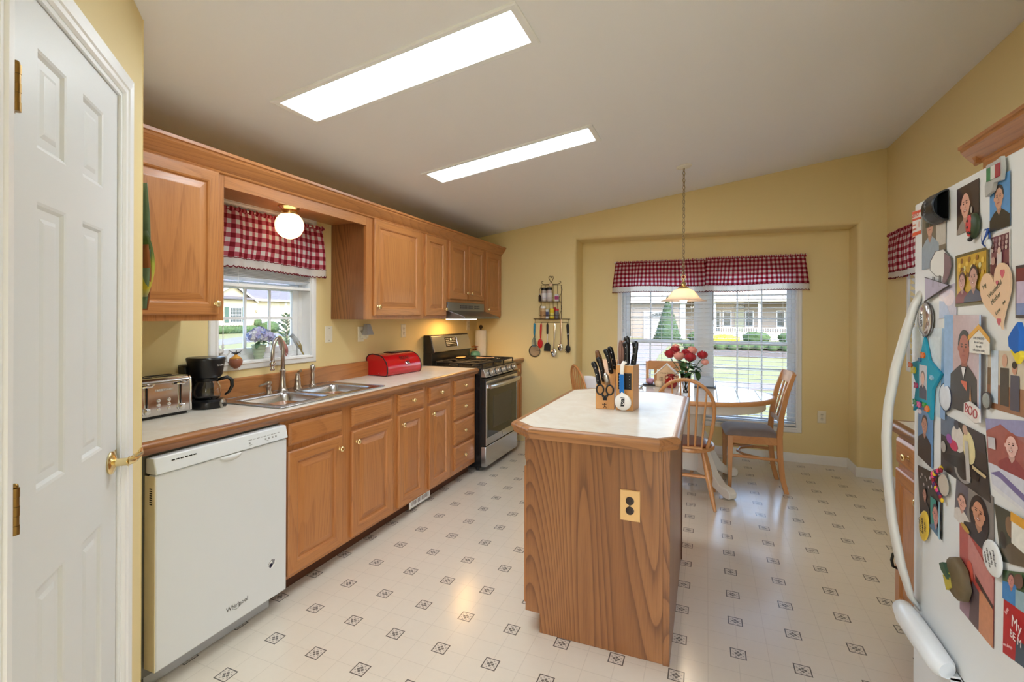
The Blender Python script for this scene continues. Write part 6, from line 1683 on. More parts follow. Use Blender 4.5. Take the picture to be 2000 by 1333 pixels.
hp = [(RX+.012, 1.895, 1.475), (RX-.012, 1.893, 1.42), (RX-.035, 1.890, 1.33), (RX-.062, 1.885, 1.22), (RX-.082, 1.880, 1.10), (RX-.088, 1.878, 1.00), (RX-.085, 1.878, .88), (RX-.072, 1.880, .74), (RX-.048, 1.884, .60), (RX-.020, 1.888, .50), (RX+.012, 1.890, .455)]
m.tube(hp, [(.022, .006), (.024, .010), (.024, .012)]+[(.024, .012)]*6+[(.020, .009), (.012, .006)], 12, flat=(0,1,0))
build('door_handle', m, mat('ivory_handle_plastic', sc(214,210,200), .3), ud, sharp=180)
m = MB(); m.tube([(RX-.030, 1.915, .452), (RX-.036, 1.900, .452), (RX-.040, 1.84, .454), (RX-.040, 1.72, .456), (RX-.036, 1.625, .454), (RX-.030, 1.61, .452)], [.014, .028, .034, .034, .030, .022], 16)
m.box(RX-.030, RX+.002, 1.88, 1.905, .424, .436); m.box(RX-.030, RX+.002, 1.62, 1.65, .424, .436); m.box(RX-.02, RX+.005, 1.62, 1.90, .39, .43)
build('drawer_handle', m, enam, ld, sharp=50)

# ---- pictures and magnets on the door: everything lies in the door plane, u = toward the far edge reversed
FP = frame((RX, 0, 0), (0,-1,0), (0,0,1))      # u = -Y (rightwards in view), v = Z, w = -X (out of the door)
SK = {'l': sc(226,176,150), 'm': sc(206,150,120), 'p': sc(232,190,168)}
def ellp(cx, cy, rx, ry, n=18, a0=0): return [(cx+rx*math.cos(2*PI*k/n+a0), cy+ry*math.sin(2*PI*k/n+a0)) for k in range(n)]
def cm(c): return mat('print_%02x%02x%02x' % c, sc(*c), .3, coat=.3, var=.16, vscale=70)
PH = [0]
def photo(label, quad, bg, shapes=(), border=None, name='photo_print', cat='photograph', lift=.001, curl=0, group=None):
    """quad: 4 (y,z) corners TL,TR,BR,BL; shapes in unit square (0..1, v up) as (points, colour)"""
    PH[0] += 1
    base = lift+.0004*(PH[0] % 5)
    Q = [Vector((-y, z_)) for y, z_ in quad]
    def mp(u, v, w=0):
        p = (Q[3]*(1-u)+Q[2]*u)*(1-v)+(Q[0]*(1-u)+Q[1]*u)*v
        return (p.x, p.y, base+.0005+w+curl*(abs(2*u-1)**3))
    c = sum(Q, Vector((0, 0)))/4
    t = thing(name, label, cat, tuple(FP @ Vector((c.x, c.y, base))), group=group)
    m = MB(FP); NU = 8 if curl else 1
    m.grid(lambda u, v: mp(u, v, -.0003), NU, 1); m.grid(lambda u, v: mp(u, v, 0), NU, 1)
    e = [(0,0), (1,0), (1,1), (0,1)]
    for a, b in zip(e, e[1:]+e[:1]): m.quad(mp(*a, -.0003), mp(*b, -.0003), mp(*b, 0), mp(*a, 0))
    card = build('card', m, cm(border or bg), t, sharp=30)
    m = MB(FP); cols = []
    def ci(c_):
        if c_ not in cols: cols.append(c_)
        return cols.index(c_)
    b_ = .055 if border else 0
    def clipmap(pts, w, c_):
        pts = [(b_+(1-2*b_)*min(1, max(0, u)), b_+(1-2*b_)*min(1, max(0, v))) for u, v in pts]
        m.poly([mp(u, v, w) for u, v in pts], ci(c_))
    if curl:
        for k in range(8): m.quad(mp(k/8, 0, .0002), mp((k+1)/8, 0, .0002), mp((k+1)/8, 1, .0002), mp(k/8, 1, .0002), ci(bg))
    else: clipmap([(0,0), (1,0), (1,1), (0,1)], .0002, bg)
    for k, (pts, c_) in enumerate(shapes): clipmap(pts, .0004+.00012*k, c_)
    build('picture', m, [cm(c_) for c_ in cols], card, sharp=20)
    return t
def R_(x0, x1, y0, y1): return [(x0, y0), (x1, y0), (x1, y1), (x0, y1)]
def bust(cx, cy, s, skin=(214,160,132), hair=(50,36,30), shirt=(50,48,52), asp=1.0, longhair=False, smile=True, hood=False):
    """head-and-shoulders; s = head half height in v units; asp = height/width of the photo"""
    hx_ = s*.74*asp; o = []
    if longhair: o.append((ellp(cx, cy-s*.35, hx_*1.55, s*1.75), hair))
    o.append(([(cx-hx_*2.5, 0), (cx-hx_*2.4, cy-s*1.9), (cx-hx_*1.2, cy-s*1.35), (cx-hx_*.5, cy-s*1.1), (cx+hx_*.5, cy-s*1.1), (cx+hx_*1.2, cy-s*1.35), (cx+hx_*2.4, cy-s*1.9), (cx+hx_*2.5, 0)], shirt))
    sk2 = tuple(int(c_*.86) for c_ in skin)
    o.append(([(cx-hx_*.5, cy-s*1.2), (cx, cy-s*1.65), (cx+hx_*.5, cy-s*1.2), (cx+hx_*.45, cy-s*.5), (cx-hx_*.45, cy-s*.5)], sk2))
    o.append((ellp(cx, cy+s*.22, hx_*1.10, s*1.0), hair))
    o.append((ellp(cx, cy-s*.08, hx_*.92, s*.98), skin))
    for sd in (-1, 1):
        o.append((ellp(cx+sd*hx_*1.0, cy-s*.05, hx_*.14, s*.2, 8), skin))
        o.append((ellp(cx+sd*hx_*.38, cy+s*.08, hx_*.17, s*.07, 8), (70,48,42)))
        o.append((R_(cx+sd*hx_*.38-hx_*.2, cx+sd*hx_*.38+hx_*.2, cy+s*.22, cy+s*.28), tuple(int(c_*.8+20) for c_ in hair)))
    o.append(([(cx-hx_*.10, cy-s*.28), (cx+hx_*.14, cy-s*.28), (cx+hx_*.03, cy+s*.05)], sk2))
    o.append((ellp(cx, cy-s*.5, hx_*.34, s*.10 if smile else s*.05, 10), (168,84,78)))
    if smile: o.append((ellp(cx, cy-s*.48, hx_*.25, s*.05, 8), (236,226,218)))
    return o
def rect(y0, y1, z0, z1): return [(y0, z1), (y1, z1), (y1, z0), (y0, z0)]
photo('photo of a man in sunglasses and a light blue shirt, top left of the door', rect(1.867, 1.707, 1.527, 1.727), (112,104,92),
    [(R_(.62, 1, .3, 1), (196,190,180))]+bust(.36, .66, .17, (206,156,136), (120,112,104), (150,166,178), 1.25, smile=False)+[(R_(.20, .50, .665, .70), (44,46,44)), (R_(.19, .34, .62, .70), (52,58,52)), (R_(.38, .51, .62, .70), (52,58,52))])
photo('photo of a smiling long-haired woman with hoop earrings near the top of the door', [(1.642, 1.721), (1.530, 1.723), (1.528, 1.606), (1.641, 1.599)], (56,44,46),
    bust(.42, .58, .27, (226,170,148), (58,38,32), (150,140,134), 1.05, longhair=True)+[(ellp(.72, .40, .05, .07, 10), (190,180,170))])
photo('studio photo of a young man in a dark shirt on blue, under the flag magnet', [(1.479, 1.703), (1.397, 1.704), (1.396, 1.583), (1.478, 1.580)], (84,148,206), bust(.48, .60, .20, (210,160,134), (44,38,36), (46,44,42), 1.48, smile=False))
photo('photo of two boys before yellow leaves in an olive frame', [(1.647, 1.545), (1.483, 1.549), (1.482, 1.415), (1.646, 1.409)], (206,166,60),
    [(R_(.03, .97, .03, .97), (206,166,60))]+[(ellp(.1+.09*k, .82+.1*math.sin(k*2.1), .05, .06, 8), ((236,200,90), (150,104,40), (226,214,150))[k % 3]) for k in range(10)]+[(ellp(.12+.1*k, .66+.08*math.sin(k*1.3+1), .05, .05, 8), ((226,180,70), (120,84,40))[k % 2]) for k in range(9)]+bust(.24, .46, .17, (206,160,150), (96,70,56), (120,36,58), .85)+bust(.66, .50, .21, (206,162,146), (60,44,40), (44,62,96), .85), border=(104,96,60))
photo('white-edged maroon photo of a school group above the heart card', [(1.478, 1.574), (1.398, 1.576), (1.396, 1.459), (1.477, 1.457)], (118,66,76),
    [(ellp(.1+.2*(k % 5), .92-.11*(k//5), .07, .05, 8), ((196,176,170), (150,110,112))[(k+k//5) % 2]) for k in range(15)]+[(R_(.38, .66, .10, .62), (216,206,202)), (ellp(.52, .66, .10, .08), (220,190,176)), (R_(0, .36, 0, .40), (96,28,44)), (ellp(.18, .46, .12, .09), (190,150,140))], border=(226,222,216))
photo('pale snapshot of a cloudy sky hanging below the pennant', [(1.747, 1.464), (1.643, 1.474), (1.642, 1.384), (1.746, 1.377)], (196,190,208), [([(0, 0), (.7, 0), (.4, .5), (0, .6)], (166,182,214)), (ellp(.6, .6, .3, .25), (222,206,214)), (ellp(.35, .8, .3, .15), (208,198,216))])
photo('washed-out sheet of glossy paper behind the turquoise star', rect(1.935, 1.700, 1.095, 1.350), (206,216,222), [([(0, 0), (.12, 0), (.35, 1), (0, 1)], (226,232,236)), ([(.86, 0), (1, 0), (1, 1), (.9, 1)], (120,160,204)), (R_(.5, .86, .3, .9), (214,222,226))], curl=.002)
photo('small studio photo of a boy in a dark shirt on blue below the star', [(1.888, 1.108), (1.781, 1.111), (1.783, .934), (1.893, .948)], (96,146,196), bust(.46, .66, .15, (204,150,128), (60,50,48), (44,40,42), 1.62))
photo('large curled portrait of a young man in a dark suit', rect(1.693, 1.499, 1.137, 1.387), (196,172,176), [(R_(0, .20, 0, 1), (150,184,222)), (R_(.05, .13, 0, 1), (214,226,238)), (R_(.93, 1, 0, 1), (150,184,222))]+bust(.50, .66, .155, (178,104,88), (38,30,32), (54,54,56), 1.29, smile=False)+[([(.44, .46), (.56, .46), (.50, .34)], (232,230,228)), (R_(.44, .60, .20, .32), (214,104,76)), ([(.66, .06), (.74, .06), (.69, .30)], (206,140,84))], curl=.006)
photo('photo of two boys on a wooden floor at the right edge of the door', [(1.487, 1.303), (1.335, 1.310), (1.335, 1.171), (1.489, 1.169)], (208,196,176), [(R_(0, 1, 0, .42), (150,104,76)), (R_(0, .12, .4, .7), (120,96,70)), (R_(.10, .30, .1, 1), (206,220,236)), (R_(.36, .58, .10, .72), (66,60,56)), (ellp(.47, .84, .07, .11), (206,160,136)), (R_(.62, .84, .06, .62), (70,72,92)), (ellp(.72, .72, .06, .09), (206,150,126)), (ellp(.72, .78, .06, .06), (44,34,30))])
photo('photo of people on a black motorcycle in the middle of the door', [(1.733, 1.111), (1.500, 1.099), (1.470, .946), (1.732, .953)], (52,48,48), [(R_(0, .35, .62, 1), (96,110,130)), (R_(.55, 1, .7, 1), (60,58,64)), (ellp(.42, .70, .15, .22), (214,206,198)), (ellp(.40, .93, .06, .08), (60,56,70)), (ellp(.66, .66, .13, .26), (226,212,160)), (ellp(.60, .92, .06, .08), (196,160,140)), (ellp(.32, .55, .10, .09), (196,40,84)), (ellp(.22, .62, .07, .08), (150,80,160)), (ellp(.50, .20, .17, .18), (150,146,144)), (ellp(.50, .20, .12, .13), (40,38,40)), ([(.05, .30), (.45, .42), (.85, .30), (.8, .2), (.1, .2)], (26,24,26)), (R_(.58, .66, .10, .75), (190,186,182)), (ellp(.08, .42, .06, .10), (170,166,160)), ([(.72, .42), (.98, .38), (.96, .33), (.72, .36)], (206,184,140))])
photo('faded red photo of a woman at the right edge of the door', [(1.495, 1.140), (1.335, 1.166), (1.335, 1.041), (1.480, 1.039)], (168,110,106), [(R_(0, 1, .72, 1), (150,150,190)), ([(0, .72), (.4, .9), (1, .6), (1, 0), (0, 0)], (166,96,90))]+bust(.66, .52, .20, (232,190,180), (166,84,70), (150,72,76), 1.0)+[(R_(.06, .26, .35, .6), (206,202,206))])
photo('lilac and white landscape snapshot partly under the red photo', [(1.478, 1.040), (1.335, 1.046), (1.335, .972), (1.460, .984)], (210,212,224), [([(0, .6), (.3, .85), (1, .5), (1, .3), (.3, .6)], (120,110,158)), ([(0, .2), (1, .1), (1, 0), (0, 0)], (226,226,230))])
photo('dark collage photo of two faces near the lower left of the door', [(1.890, .917), (1.722, .930), (1.722, .752), (1.872, .772)], (38,38,40), [(ellp(.12+.07*k, .78+.10*math.sin(k*2.3), .025, .03, 8), (200,198,200)) for k in range(8)]+[(R_(.55, .80, .08, .56), (40,140,128))]+bust(.30, .50, .10, (190,136,120), (50,30,28), (36,34,38), 1.05)+bust(.80, .32, .15, (206,140,126), (60,56,70), (70,110,140), 1.05)+[([(.93, 0), (1, 0), (1, .6), (.96, .6)], (150,196,214))])
photo('photo of a smiling dark-haired mother holding a small child', [(1.640, .955), (1.460, .965), (1.455, .815), (1.652, .845)], (132,126,122), [(R_(0, .35, .2, 1), (96,92,104))]+bust(.20, .52, .16, (222,168,148), (88,60,48), (214,206,198), .95, smile=False)+bust(.66, .58, .22, (206,146,116), (34,26,32), (40,40,48), .95, longhair=True)+[(ellp(.34, .06, .12, .06), (190,150,60))])
photo('long photo of children in front of a red wall, below the mother and child', [(1.621, .842), (1.455, .812), (1.458, .614), (1.617, .618)], (176,66,62), [(R_(0, .3, .35, 1), (180,84,80)), ([(.28, 1), (1, .8), (1, .5), (.5, .55), (.28, .7)], (196,128,124)), ([(0, 0), (.35, 0), (.3, .45), (0, .4)], (150,120,136)), ([(.3, .0), (.6, 0), (.65, .45), (.4, .5)], (92,76,82)), ([(.6, 0), (1, 0), (1, .5), (.62, .5)], (206,140,104)), ([(.5, .62), (1, .5), (1, .45), (.5, .55)], (70,50,48)), (ellp(.34, .58, .10, .12), (210,90,74))])
photo('photo of a boy in a blue top at the lower right of the door', [(1.420, .815), (1.335, .850), (1.335, .765), (1.420, .752)], (70,96,60), [(R_(0, .62, 0, .62), (52,130,196))]+bust(.40, .70, .20, (206,140,130), (60,40,38), (60,136,200), .9, smile=False)+[(R_(.62, 1, 0, .5), (150,180,190)), (ellp(.75, .75, .2, .2), (110,80,66))])
photo('dark green photo beside the mother and child picture', [(1.454, .951), (1.335, .960), (1.335, .860), (1.425, .832)], (70,72,60), [([(0, .2), (.4, 0), (1, 0), (1, .5), (.5, .4)], (96,84,66)), (ellp(.5, .7, .16, .2), (140,110,84)), (ellp(.2, .4, .12, .16), (50,46,42))])
photo('narrow lilac photo cut off at the right edge of the door', [(1.374, 1.492), (1.300, 1.492), (1.300, 1.380), (1.374, 1.380)], (196,180,206), [(R_(0, 1, .72, 1), (116,30,44)), (R_(0, 1, 0, .25), (120,140,190))], border=(60,52,60))
# cards
def card(label, quad, bg, name, cat, shapes=(), texts=(), **k):
    t = photo(label, quad, bg, shapes, name=name, cat=cat, **k)
    pic = t.children[0]
    for txt, y, z_, sz, col, rot in texts:
        a = math.radians(rot); P = FP @ Matrix.Translation((-y, z_, .005)) @ Matrix.Rotation(a, 4, 'Z')
        mt = text_mb(txt, sz, P, depth=.0002, sx=.85); build('lettering', mt, cm(col), pic)
    return t
card('white and orange-red service label at the top left corner of the door', [(1.945, 1.724), (1.876, 1.718), (1.876, 1.640), (1.944, 1.640)], (232,230,226), 'service_label', 'label', [(R_(0, 1, .62, .98), (214,76,48)), (R_(0, 1, .02, .16), (214,76,48)), (R_(0, 1, .70, .88), (232,226,220)), (ellp(.78, .42, .12, .13), (226,190,176))], [('SERVICE', 1.911, 1.706, .018, (206,66,40), 0), ('Service', 1.921, 1.676, .012, (206,96,70), 0), ('Request', 1.921, 1.663, .012, (206,96,70), 0)])
card('red card with white lettering at the lower right of the door', [(1.416, .752), (1.335, .766), (1.335, .650), (1.419, .631)], (186,20,34), 'red_card', 'card', [([(.55, 0), (1, 0), (1, .42), (.6, .4)], (60,80,96))], [('My', 1.362, .724, .036, (236,226,222), -2), ('BE M', 1.365, .694, .024, (236,226,222), -2), ('love', 1.398, .735, .014, (230,190,190), 60), ('Love always', 1.396, .660, .010, (230,190,190), 20)])
def flatthing(name, label, cat, pts, thick, mt, base=.004, bev=.001, extra=None):
    c = sum((Vector(p) for p in pts), Vector((0, 0)))/len(pts)
    t = thing(name, label, cat, tuple(FP @ Vector((-c.x, c.y, base))))
    m = MB(FP); m.prism([(-y, z_) for y, z_ in pts], 'z', base, base+thick); b = build('backing', m, mt, t, bevel=bev, sharp=40)
    return t, b
def ov(cy, cz, ry_, rz_, n=24, rot=0):
    return [(cy+ry_*math.cos(a)*math.cos(rot)-rz_*math.sin(a)*math.sin(rot), cz+ry_*math.cos(a)*math.sin(rot)+rz_*math.sin(a)*math.cos(rot)) for a in [2*PI*k/n for k in range(n)]]
# heart card
hp = []
for k in range(40):
    a = 2*PI*k/40; x = 16*math.sin(a)**3; y = 13*math.cos(a)-5*math.cos(2*a)-2*math.cos(3*a)-math.cos(4*a)
    rx_, ry_ = x/17*.068, y/17*.086; th_ = .30; hp.append((1.440-(rx_*math.cos(th_)-ry_*math.sin(th_)), 1.436+(rx_*math.sin(th_)+ry_*math.cos(th_))))
t, b = flatthing('heart_card', 'peach heart-shaped card with handwritten words and pink heart marks', 'heart card', hp, .004, mat('peach_card', sc(232,196,160), .5))
PT = lambda y, z_, rot=0, w=.0085: FP @ Matrix.Translation((-y, z_, w)) @ Matrix.Rotation(math.radians(rot), 4, 'Z')
m = MB()
for tx, y, z_, s_ in (('My', 1.487, 1.455, .016), ('Wonderful', 1.443, 1.445, .017), ('Mother', 1.438, 1.425, .017), ('Love', 1.430, 1.395, .013), ('me', 1.405, 1.415, .011)): text_mb(tx, s_, PT(y, z_, 32), depth=.0002, mb=m, sx=.85)
build('handwriting', m, mat('pencil_green_grey', sc(104,104,84), .6), b)
for y, z_, s_ in ((1.412, 1.478, .010), (1.425, 1.370, .009), (1.433, 1.459, .006)):
    m = MB(FP); m.prism([(-y+s_*px, z_+s_*pz) for px, pz in ((0,-1), (.9,.2), (.8,.9), (.3,1), (0,.6), (-.3,1), (-.8,.9), (-.9,.2))], 'z', .0082, .0088)
    build('heart_mark', m, mat('pink_marker', sc(206,100,110), .5), b)
# star
star = [(1.822, 1.322), (1.785, 1.252), (1.708, 1.222), (1.763, 1.171), (1.772, 1.080), (1.840, 1.128), (1.903, 1.085), (1.880, 1.173), (1.932, 1.232), (1.854, 1.250)]
t, b = flatthing('star_frame', 'turquoise foam star with small colourful foam fish around a photo', 'star frame', star, .008, mat('turquoise_foam', sc(34,150,176), .6))
m = MB(FP); m.box(-1.851, -1.797, 1.134, 1.236, .0122, .0132); ph = build('inner_photo', m, cm((196,196,202)), b)
m = MB(FP); 
for k, (pts, c_) in enumerate(bust(.5, .62, .18, (222,176,158), (120,100,90), (40,46,70), 1.9, smile=False)[:5]): m.poly([(-1.851+.054*min(1, max(0, u)), 1.134+.102*min(1, max(0, v)), .0134+.0001*k) for u, v in pts], k)
build('portrait', m, [cm(c_) for _, c_ in bust(.5, .62, .18, (222,176,158), (120,100,90), (40,46,70), 1.9, smile=False)[:5]], ph, sharp=20)
fishc = [((1.820, 1.266), (226,110,30), .013), ((1.845, 1.250), (60,110,150), .009), ((1.916, 1.228), (206,96,36), .012), ((1.893, 1.214), (220,200,50), .016), ((1.872, 1.168), (206,60,110), .012), ((1.880, 1.115), (40,150,90), .012), ((1.848, 1.112), (226,90,150), .013), ((1.843, 1.092), (226,210,216), .009), ((1.808, 1.118), (60,150,60), .011), ((1.790, 1.110), (230,120,40), .014), ((1.760, 1.205), (150,190,210), .011)]
for k, ((y, z_), c_, r_) in enumerate(fishc):
    m = MB(FP); m.prism([(-y+px*r_, z_+pz*r_) for px, pz in ((1, 0), (.5, .6), (-.2, .7), (-.6, .25), (-1.2, .7), (-1.0, 0), (-1.2, -.7), (-.6, -.25), (-.2, -.7), (.5, -.6))], 'z', .012, .016)
    m.ball((-y+r_*.3, z_+r_*.15, .016), (r_*.14, r_*.14, .001), 6, 4)
    build('foam_fish', m, cm(c_), b, sharp=30)
# ovals
def oval_magnet(label, cy_, cz_, ry_, rz_, mt, name='oval_magnet', rot=0, dome=.010, lines=(), lcol=None, rim=None, base=.004, sz=.010, trot=70):
    t = thing(name, label, 'magnet', tuple(FP @ Vector((-cy_, cz_, base))))
    m = MB(FP); pts = ov(cy_, cz_, ry_, rz_, rot=rot)
    L_ = [[(-cy_+(-(y)+cy_)*f, cz_+(z_-cz_)*f, base+h_) for y, z_ in pts] for f, h_ in ((1, 0), (1.0, dome*.35), (.92, dome*.7), (.7, dome*.92), (.35, dome))]
    loft(m, L_); b = build('badge_face', m, mt, t, sharp=70)
    if rim: m = MB(FP); m.tube([(-y, z_, base+dome*.25) for y, z_ in pts], .0022, 6, closed=True); build('rim', m, rim, b, sharp=180)
    if lines:
        m = MB()
        for k, tx in enumerate(lines):
            off = ((len(lines)-1)/2-k)*sz*1.15; a = math.radians(trot)
            text_mb(tx, sz, FP @ Matrix.Translation((-cy_-off*math.sin(a), cz_+off*math.cos(a), base+dome+.0006)) @ Matrix.Rotation(a, 4, 'Z'), depth=.0002, mb=m, sx=.8)
        build('lettering', m, lcol, b)
    return t
oval_magnet('domed silver oval picture magnet above the turquoise star', 1.824, 1.373, .046, .052, mat('silver_dome', sc(206,204,208), .12, .8), rot=.2, dome=.014, rim=mat('dark_rim', sc(76,66,62), .4), lines=('LOVE',), lcol=mat('dark_text', sc(60,56,60), .5), sz=.022, trot=90)
oval_magnet('white oval badge with a faint picture, right of the turquoise star', 1.694, 1.160, .036, .038, mat('pale_badge', sc(214,218,226), .25, var=.1, vscale=60), rot=.2, dome=.006, rim=mat('navy_rim', sc(40,44,70), .4))
oval_magnet('small grey oval badge near the boys on the wooden floor', 1.477, 1.185, .017, .019, mat('grey_badge', sc(150,154,150), .3, var=.3, vscale=90), dome=.005, rim=mat('dark_rim', sc(76,66,62), .4), base=.006)
oval_magnet('yellow oval magnet with dark words at the lower left of the door', 1.832, .748, .032, .050, mat('yellow_badge', sc(222,186,66), .4), rot=.35, dome=.005, lines=("World's", 'Greatest', 'Mom'), lcol=mat('dark_text', sc(60,56,60), .5), sz=.0165, trot=100, base=.005)
oval_magnet('white oval badge with slanted writing over the long children photo', 1.448, .827, .040, .040, mat('white_badge', sc(226,226,224), .3), rot=.3, dome=.006, lines=('always', 'my mother', 'forever', 'my friend'), lcol=mat('grey_text', sc(100,98,100), .5), sz=.0115, trot=110, base=.007)
# house note card
t, b = flatthing('house_note', 'white house-shaped note with an orange roof on the suited portrait', 'note', [(1.553, 1.335), (1.506, 1.360), (1.461, 1.333), (1.461, 1.294), (1.552, 1.293)], .0015, cm((232,228,220)), base=.009, bev=0)
m = MB(FP); m.prism([(-1.557, 1.334), (-1.506, 1.364), (-1.457, 1.333), (-1.457, 1.322), (-1.506, 1.352), (-1.557, 1.322)], 'z', .0106, .0118); build('orange_roof', m, cm((224,164,60)), b)
m = MB()
for k, tx in enumerate(('THIS IS NEEDED', 'for our home', 'stay safe', 'call anytime today')): text_mb(tx, .0088, FP @ Matrix.Translation((-1.507, 1.330-.0095*k, .0108)), depth=.0001, mb=m, sx=.85)
build('lettering', m, cm((120,120,124)), b)
t, b = flatthing('note_card', 'white note with an orange top strip at the right edge of the door', 'note', [(1.374, .958), (1.315, .960), (1.315, .890), (1.374, .895)], .0012, cm((228,226,216)), base=.007, bev=0)
m = MB(FP); m.box(-1.375, -1.315, .942, .962, .0083, .0093); build('orange_strip', m, cm((224,164,60)), b)
# small magnets
t, b = flatthing('flag_magnet', 'grey map-shaped magnet with a green, white and red flag at the top of the door', 'magnet', [(1.475, 1.738), (1.435, 1.738), (1.412, 1.742), (1.406, 1.715), (1.412, 1.688), (1.440, 1.690), (1.448, 1.672), (1.478, 1.664), (1.480, 1.690), (1.472, 1.705)], .008, mat('pewter_grey', sc(176,174,168), .5, var=.15, vscale=60), base=.004)
m = MB(FP)
for k, c_ in enumerate(((44,122,74), (214,212,204), (160,46,54))): m.box(-1.467+k*.018, -1.449+k*.018, 1.698, 1.728, .0122, .0142, k)
build('flag', m, [cm((44,122,74)), cm((214,212,204)), cm((160,46,54))], b)
t = thing('ladybird_magnet', 'red and green beetle-shaped magnet below the long-haired woman photo', 'magnet', tuple(FP @ Vector((-1.544, 1.606, .004))))
m = MB(FP); loft(m, [[(-y, z_, .004+h_) for y, z_ in ov(1.544, 1.608, .026*f, .032*f)] for f, h_ in ((1, 0), (1, .003), (.8, .008), (.4, .010))]); b = build('dark_green_shell', m, mat('dark_green_clay', sc(52,66,40), .5), t, sharp=60)
m = MB(FP); loft(m, [[(-y, z_, .010+h_) for y, z_ in ov(1.551, 1.610, .015*f, .027*f)] for f, h_ in ((1, 0), (1, .003), (.6, .006))]); build('red_body', m, mat('red_clay', sc(196,56,48), .5), b, sharp=60)
m = MB(FP)
for y, z_ in ((1.551, 1.622), (1.551, 1.606), (1.546, 1.592), (1.540, 1.590)): m.ball((-y, z_, .016), (.003, .004, .002), 6, 5)
m.ball((-1.552, 1.576, .010), (.008, .006, .005), 8, 6); build('black_spots', m, black_plastic, b)
t = thing('dog_magnet', 'small blue and white dog-shaped magnet beside the school group photo', 'magnet', tuple(FP @ Vector((-1.482, 1.565, .004))))
m = MB(FP); m.ball((-1.488, 1.572, .007), (.014, .016, .004), 12, 8); m.ball((-1.472, 1.553, .007), (.010, .013, .004), 10, 8); m.ball((-1.496, 1.585, .007), (.006, .009, .003), 8, 6); b = build('dog_body', m, mat('white_clay', sc(216,218,220), .4), t, sharp=180)
m = MB(FP); m.tube([(-1.470, 1.590, .009), (-1.474, 1.578, .010), (-1.484, 1.566, .010), (-1.496, 1.558, .009)], .0025, 6); m.tube([(-y, z_, .006) for y, z_ in ov(1.488, 1.570, .017, .020, 16)], .0018, 5, closed=True); build('blue_outline', m, mat('cobalt_clay', sc(50,84,160), .4), b, sharp=180)
t, b = flatthing('boo_magnet', 'small white tag magnet with red letters on the suited portrait', 'magnet', [(1.573, 1.164), (1.545, 1.172), (1.500, 1.160), (1.497, 1.128), (1.520, 1.122), (1.575, 1.138)], .004, cm((226,220,216)), base=.009)
m = text_mb('BOO', .034, FP @ Matrix.Translation((-1.536, 1.148, .0134)) @ Matrix.Rotation(-.15, 4, 'Z'), depth=.0004, sx=.85); build('lettering', m, cm((176,60,70)), b)
t, b = flatthing('pennant_magnet', 'grey-violet triangular pennant magnet under the goose drawing', 'magnet', [(1.831, 1.502), (1.672, 1.468), (1.830, 1.428)], .003, mat('violet_grey_card', sc(176,168,188), .4, var=.15, vscale=30), base=.004)
m = MB(FP); m.tube([(-1.831, 1.428, .008), (-1.76, 1.446, .008), (-1.668, 1.468, .008)], .0022, 5); m.tube([(-1.831, 1.502, .007), (-1.672, 1.469, .007)], .0012, 5); build('dark_border', m, mat('dark_rim', sc(76,66,62), .4), b)
t, b = flatthing('goose_cutout', 'thin white goose cutout with a mauve wing near the top left of the door', 'cutout', [(1.800, 1.545), (1.765, 1.572), (1.715, 1.572), (1.680, 1.550), (1.672, 1.520), (1.700, 1.492), (1.760, 1.500), (1.800, 1.520)], .0008, mat('goose_white_paint', sc(228,226,220), .4), base=.0035, bev=0)
m = MB(FP); m.tube([(-y, z_, .0045) for y, z_ in [(1.800, 1.545), (1.765, 1.572), (1.715, 1.572), (1.680, 1.550), (1.672, 1.520), (1.700, 1.492), (1.760, 1.500), (1.800, 1.520)]], .0009, 5, closed=True); build('outline', m, mat('grey_line', sc(120,116,112), .5), b)
m = MB(FP); m.prism([(-1.700, 1.560), (-1.668, 1.545), (-1.662, 1.520), (-1.675, 1.495), (-1.695, 1.475), (-1.712, 1.480), (-1.700, 1.51)], 'z', .0056, .008); build('mauve_wing', m, mat('mauve_clay', sc(130,104,108), .5), b)
m = MB(FP)
for y in (1.778, 1.735): m.tube([(-y, 1.500, .006), (-y-.002, 1.47, .006), (-y+.010, 1.468, .006), (-y+.008, 1.498, .006)], .0012, 5)
build('wire_legs', m, mat('grey_line', sc(120,116,112), .5), b)
# flower wreath magnet
t = thing('flower_wreath_magnet', 'crescent of red, pink and yellow flowers magnet on the dark collage photo', 'magnet', tuple(FP @ Vector((-1.72, .915, .006))))
m = MB(FP); cs_ = [mat('wreath_crimson', sc(140,26,44), .5), mat('wreath_pink', sc(226,70,120), .5), mat('wreath_yellow', sc(226,186,40), .5), mat('wreath_purple', sc(70,40,90), .5), mat('wreath_green', sc(60,96,60), .5)]
rnd = random.Random(8)
for k in range(34):
    a = .9+k/33*3.6; r_ = .040+rnd.uniform(-.006, .006); y = 1.706-(-r_*math.cos(a-PI/2+.0))*1.0; zz = .916+r_*math.sin(a-PI/2+PI*.0)*1.05
    y = 1.700+.046*math.cos(a-PI*.15-PI/2+.0)*1.0; zz = .916+.040*math.sin(a-PI*.15-PI/2)
    y = 1.700+(.042+rnd.uniform(-.006, .006))*math.sin(k/33*PI)*1.3; zz = .958-.084*k/33+rnd.uniform(-.004, .004)
    m.ball((-y, zz, .010+rnd.uniform(0, .004)), (.0075, .0075, .004), 8, 5, [0, 3, 0, 3, 1, 2, 3, 4][(k*5) % 8] if k not in (14, 15, 16) else 1)
build('flowers', m, cs_, t, sharp=60)
m = MB(FP); m.lathe((-1.700, .915, .0065), [(.030, 0), (.030, .002), (0, .0022)], 18); build('cream_disc', m, mat('cream_disc', sc(196,184,168), .5), t)
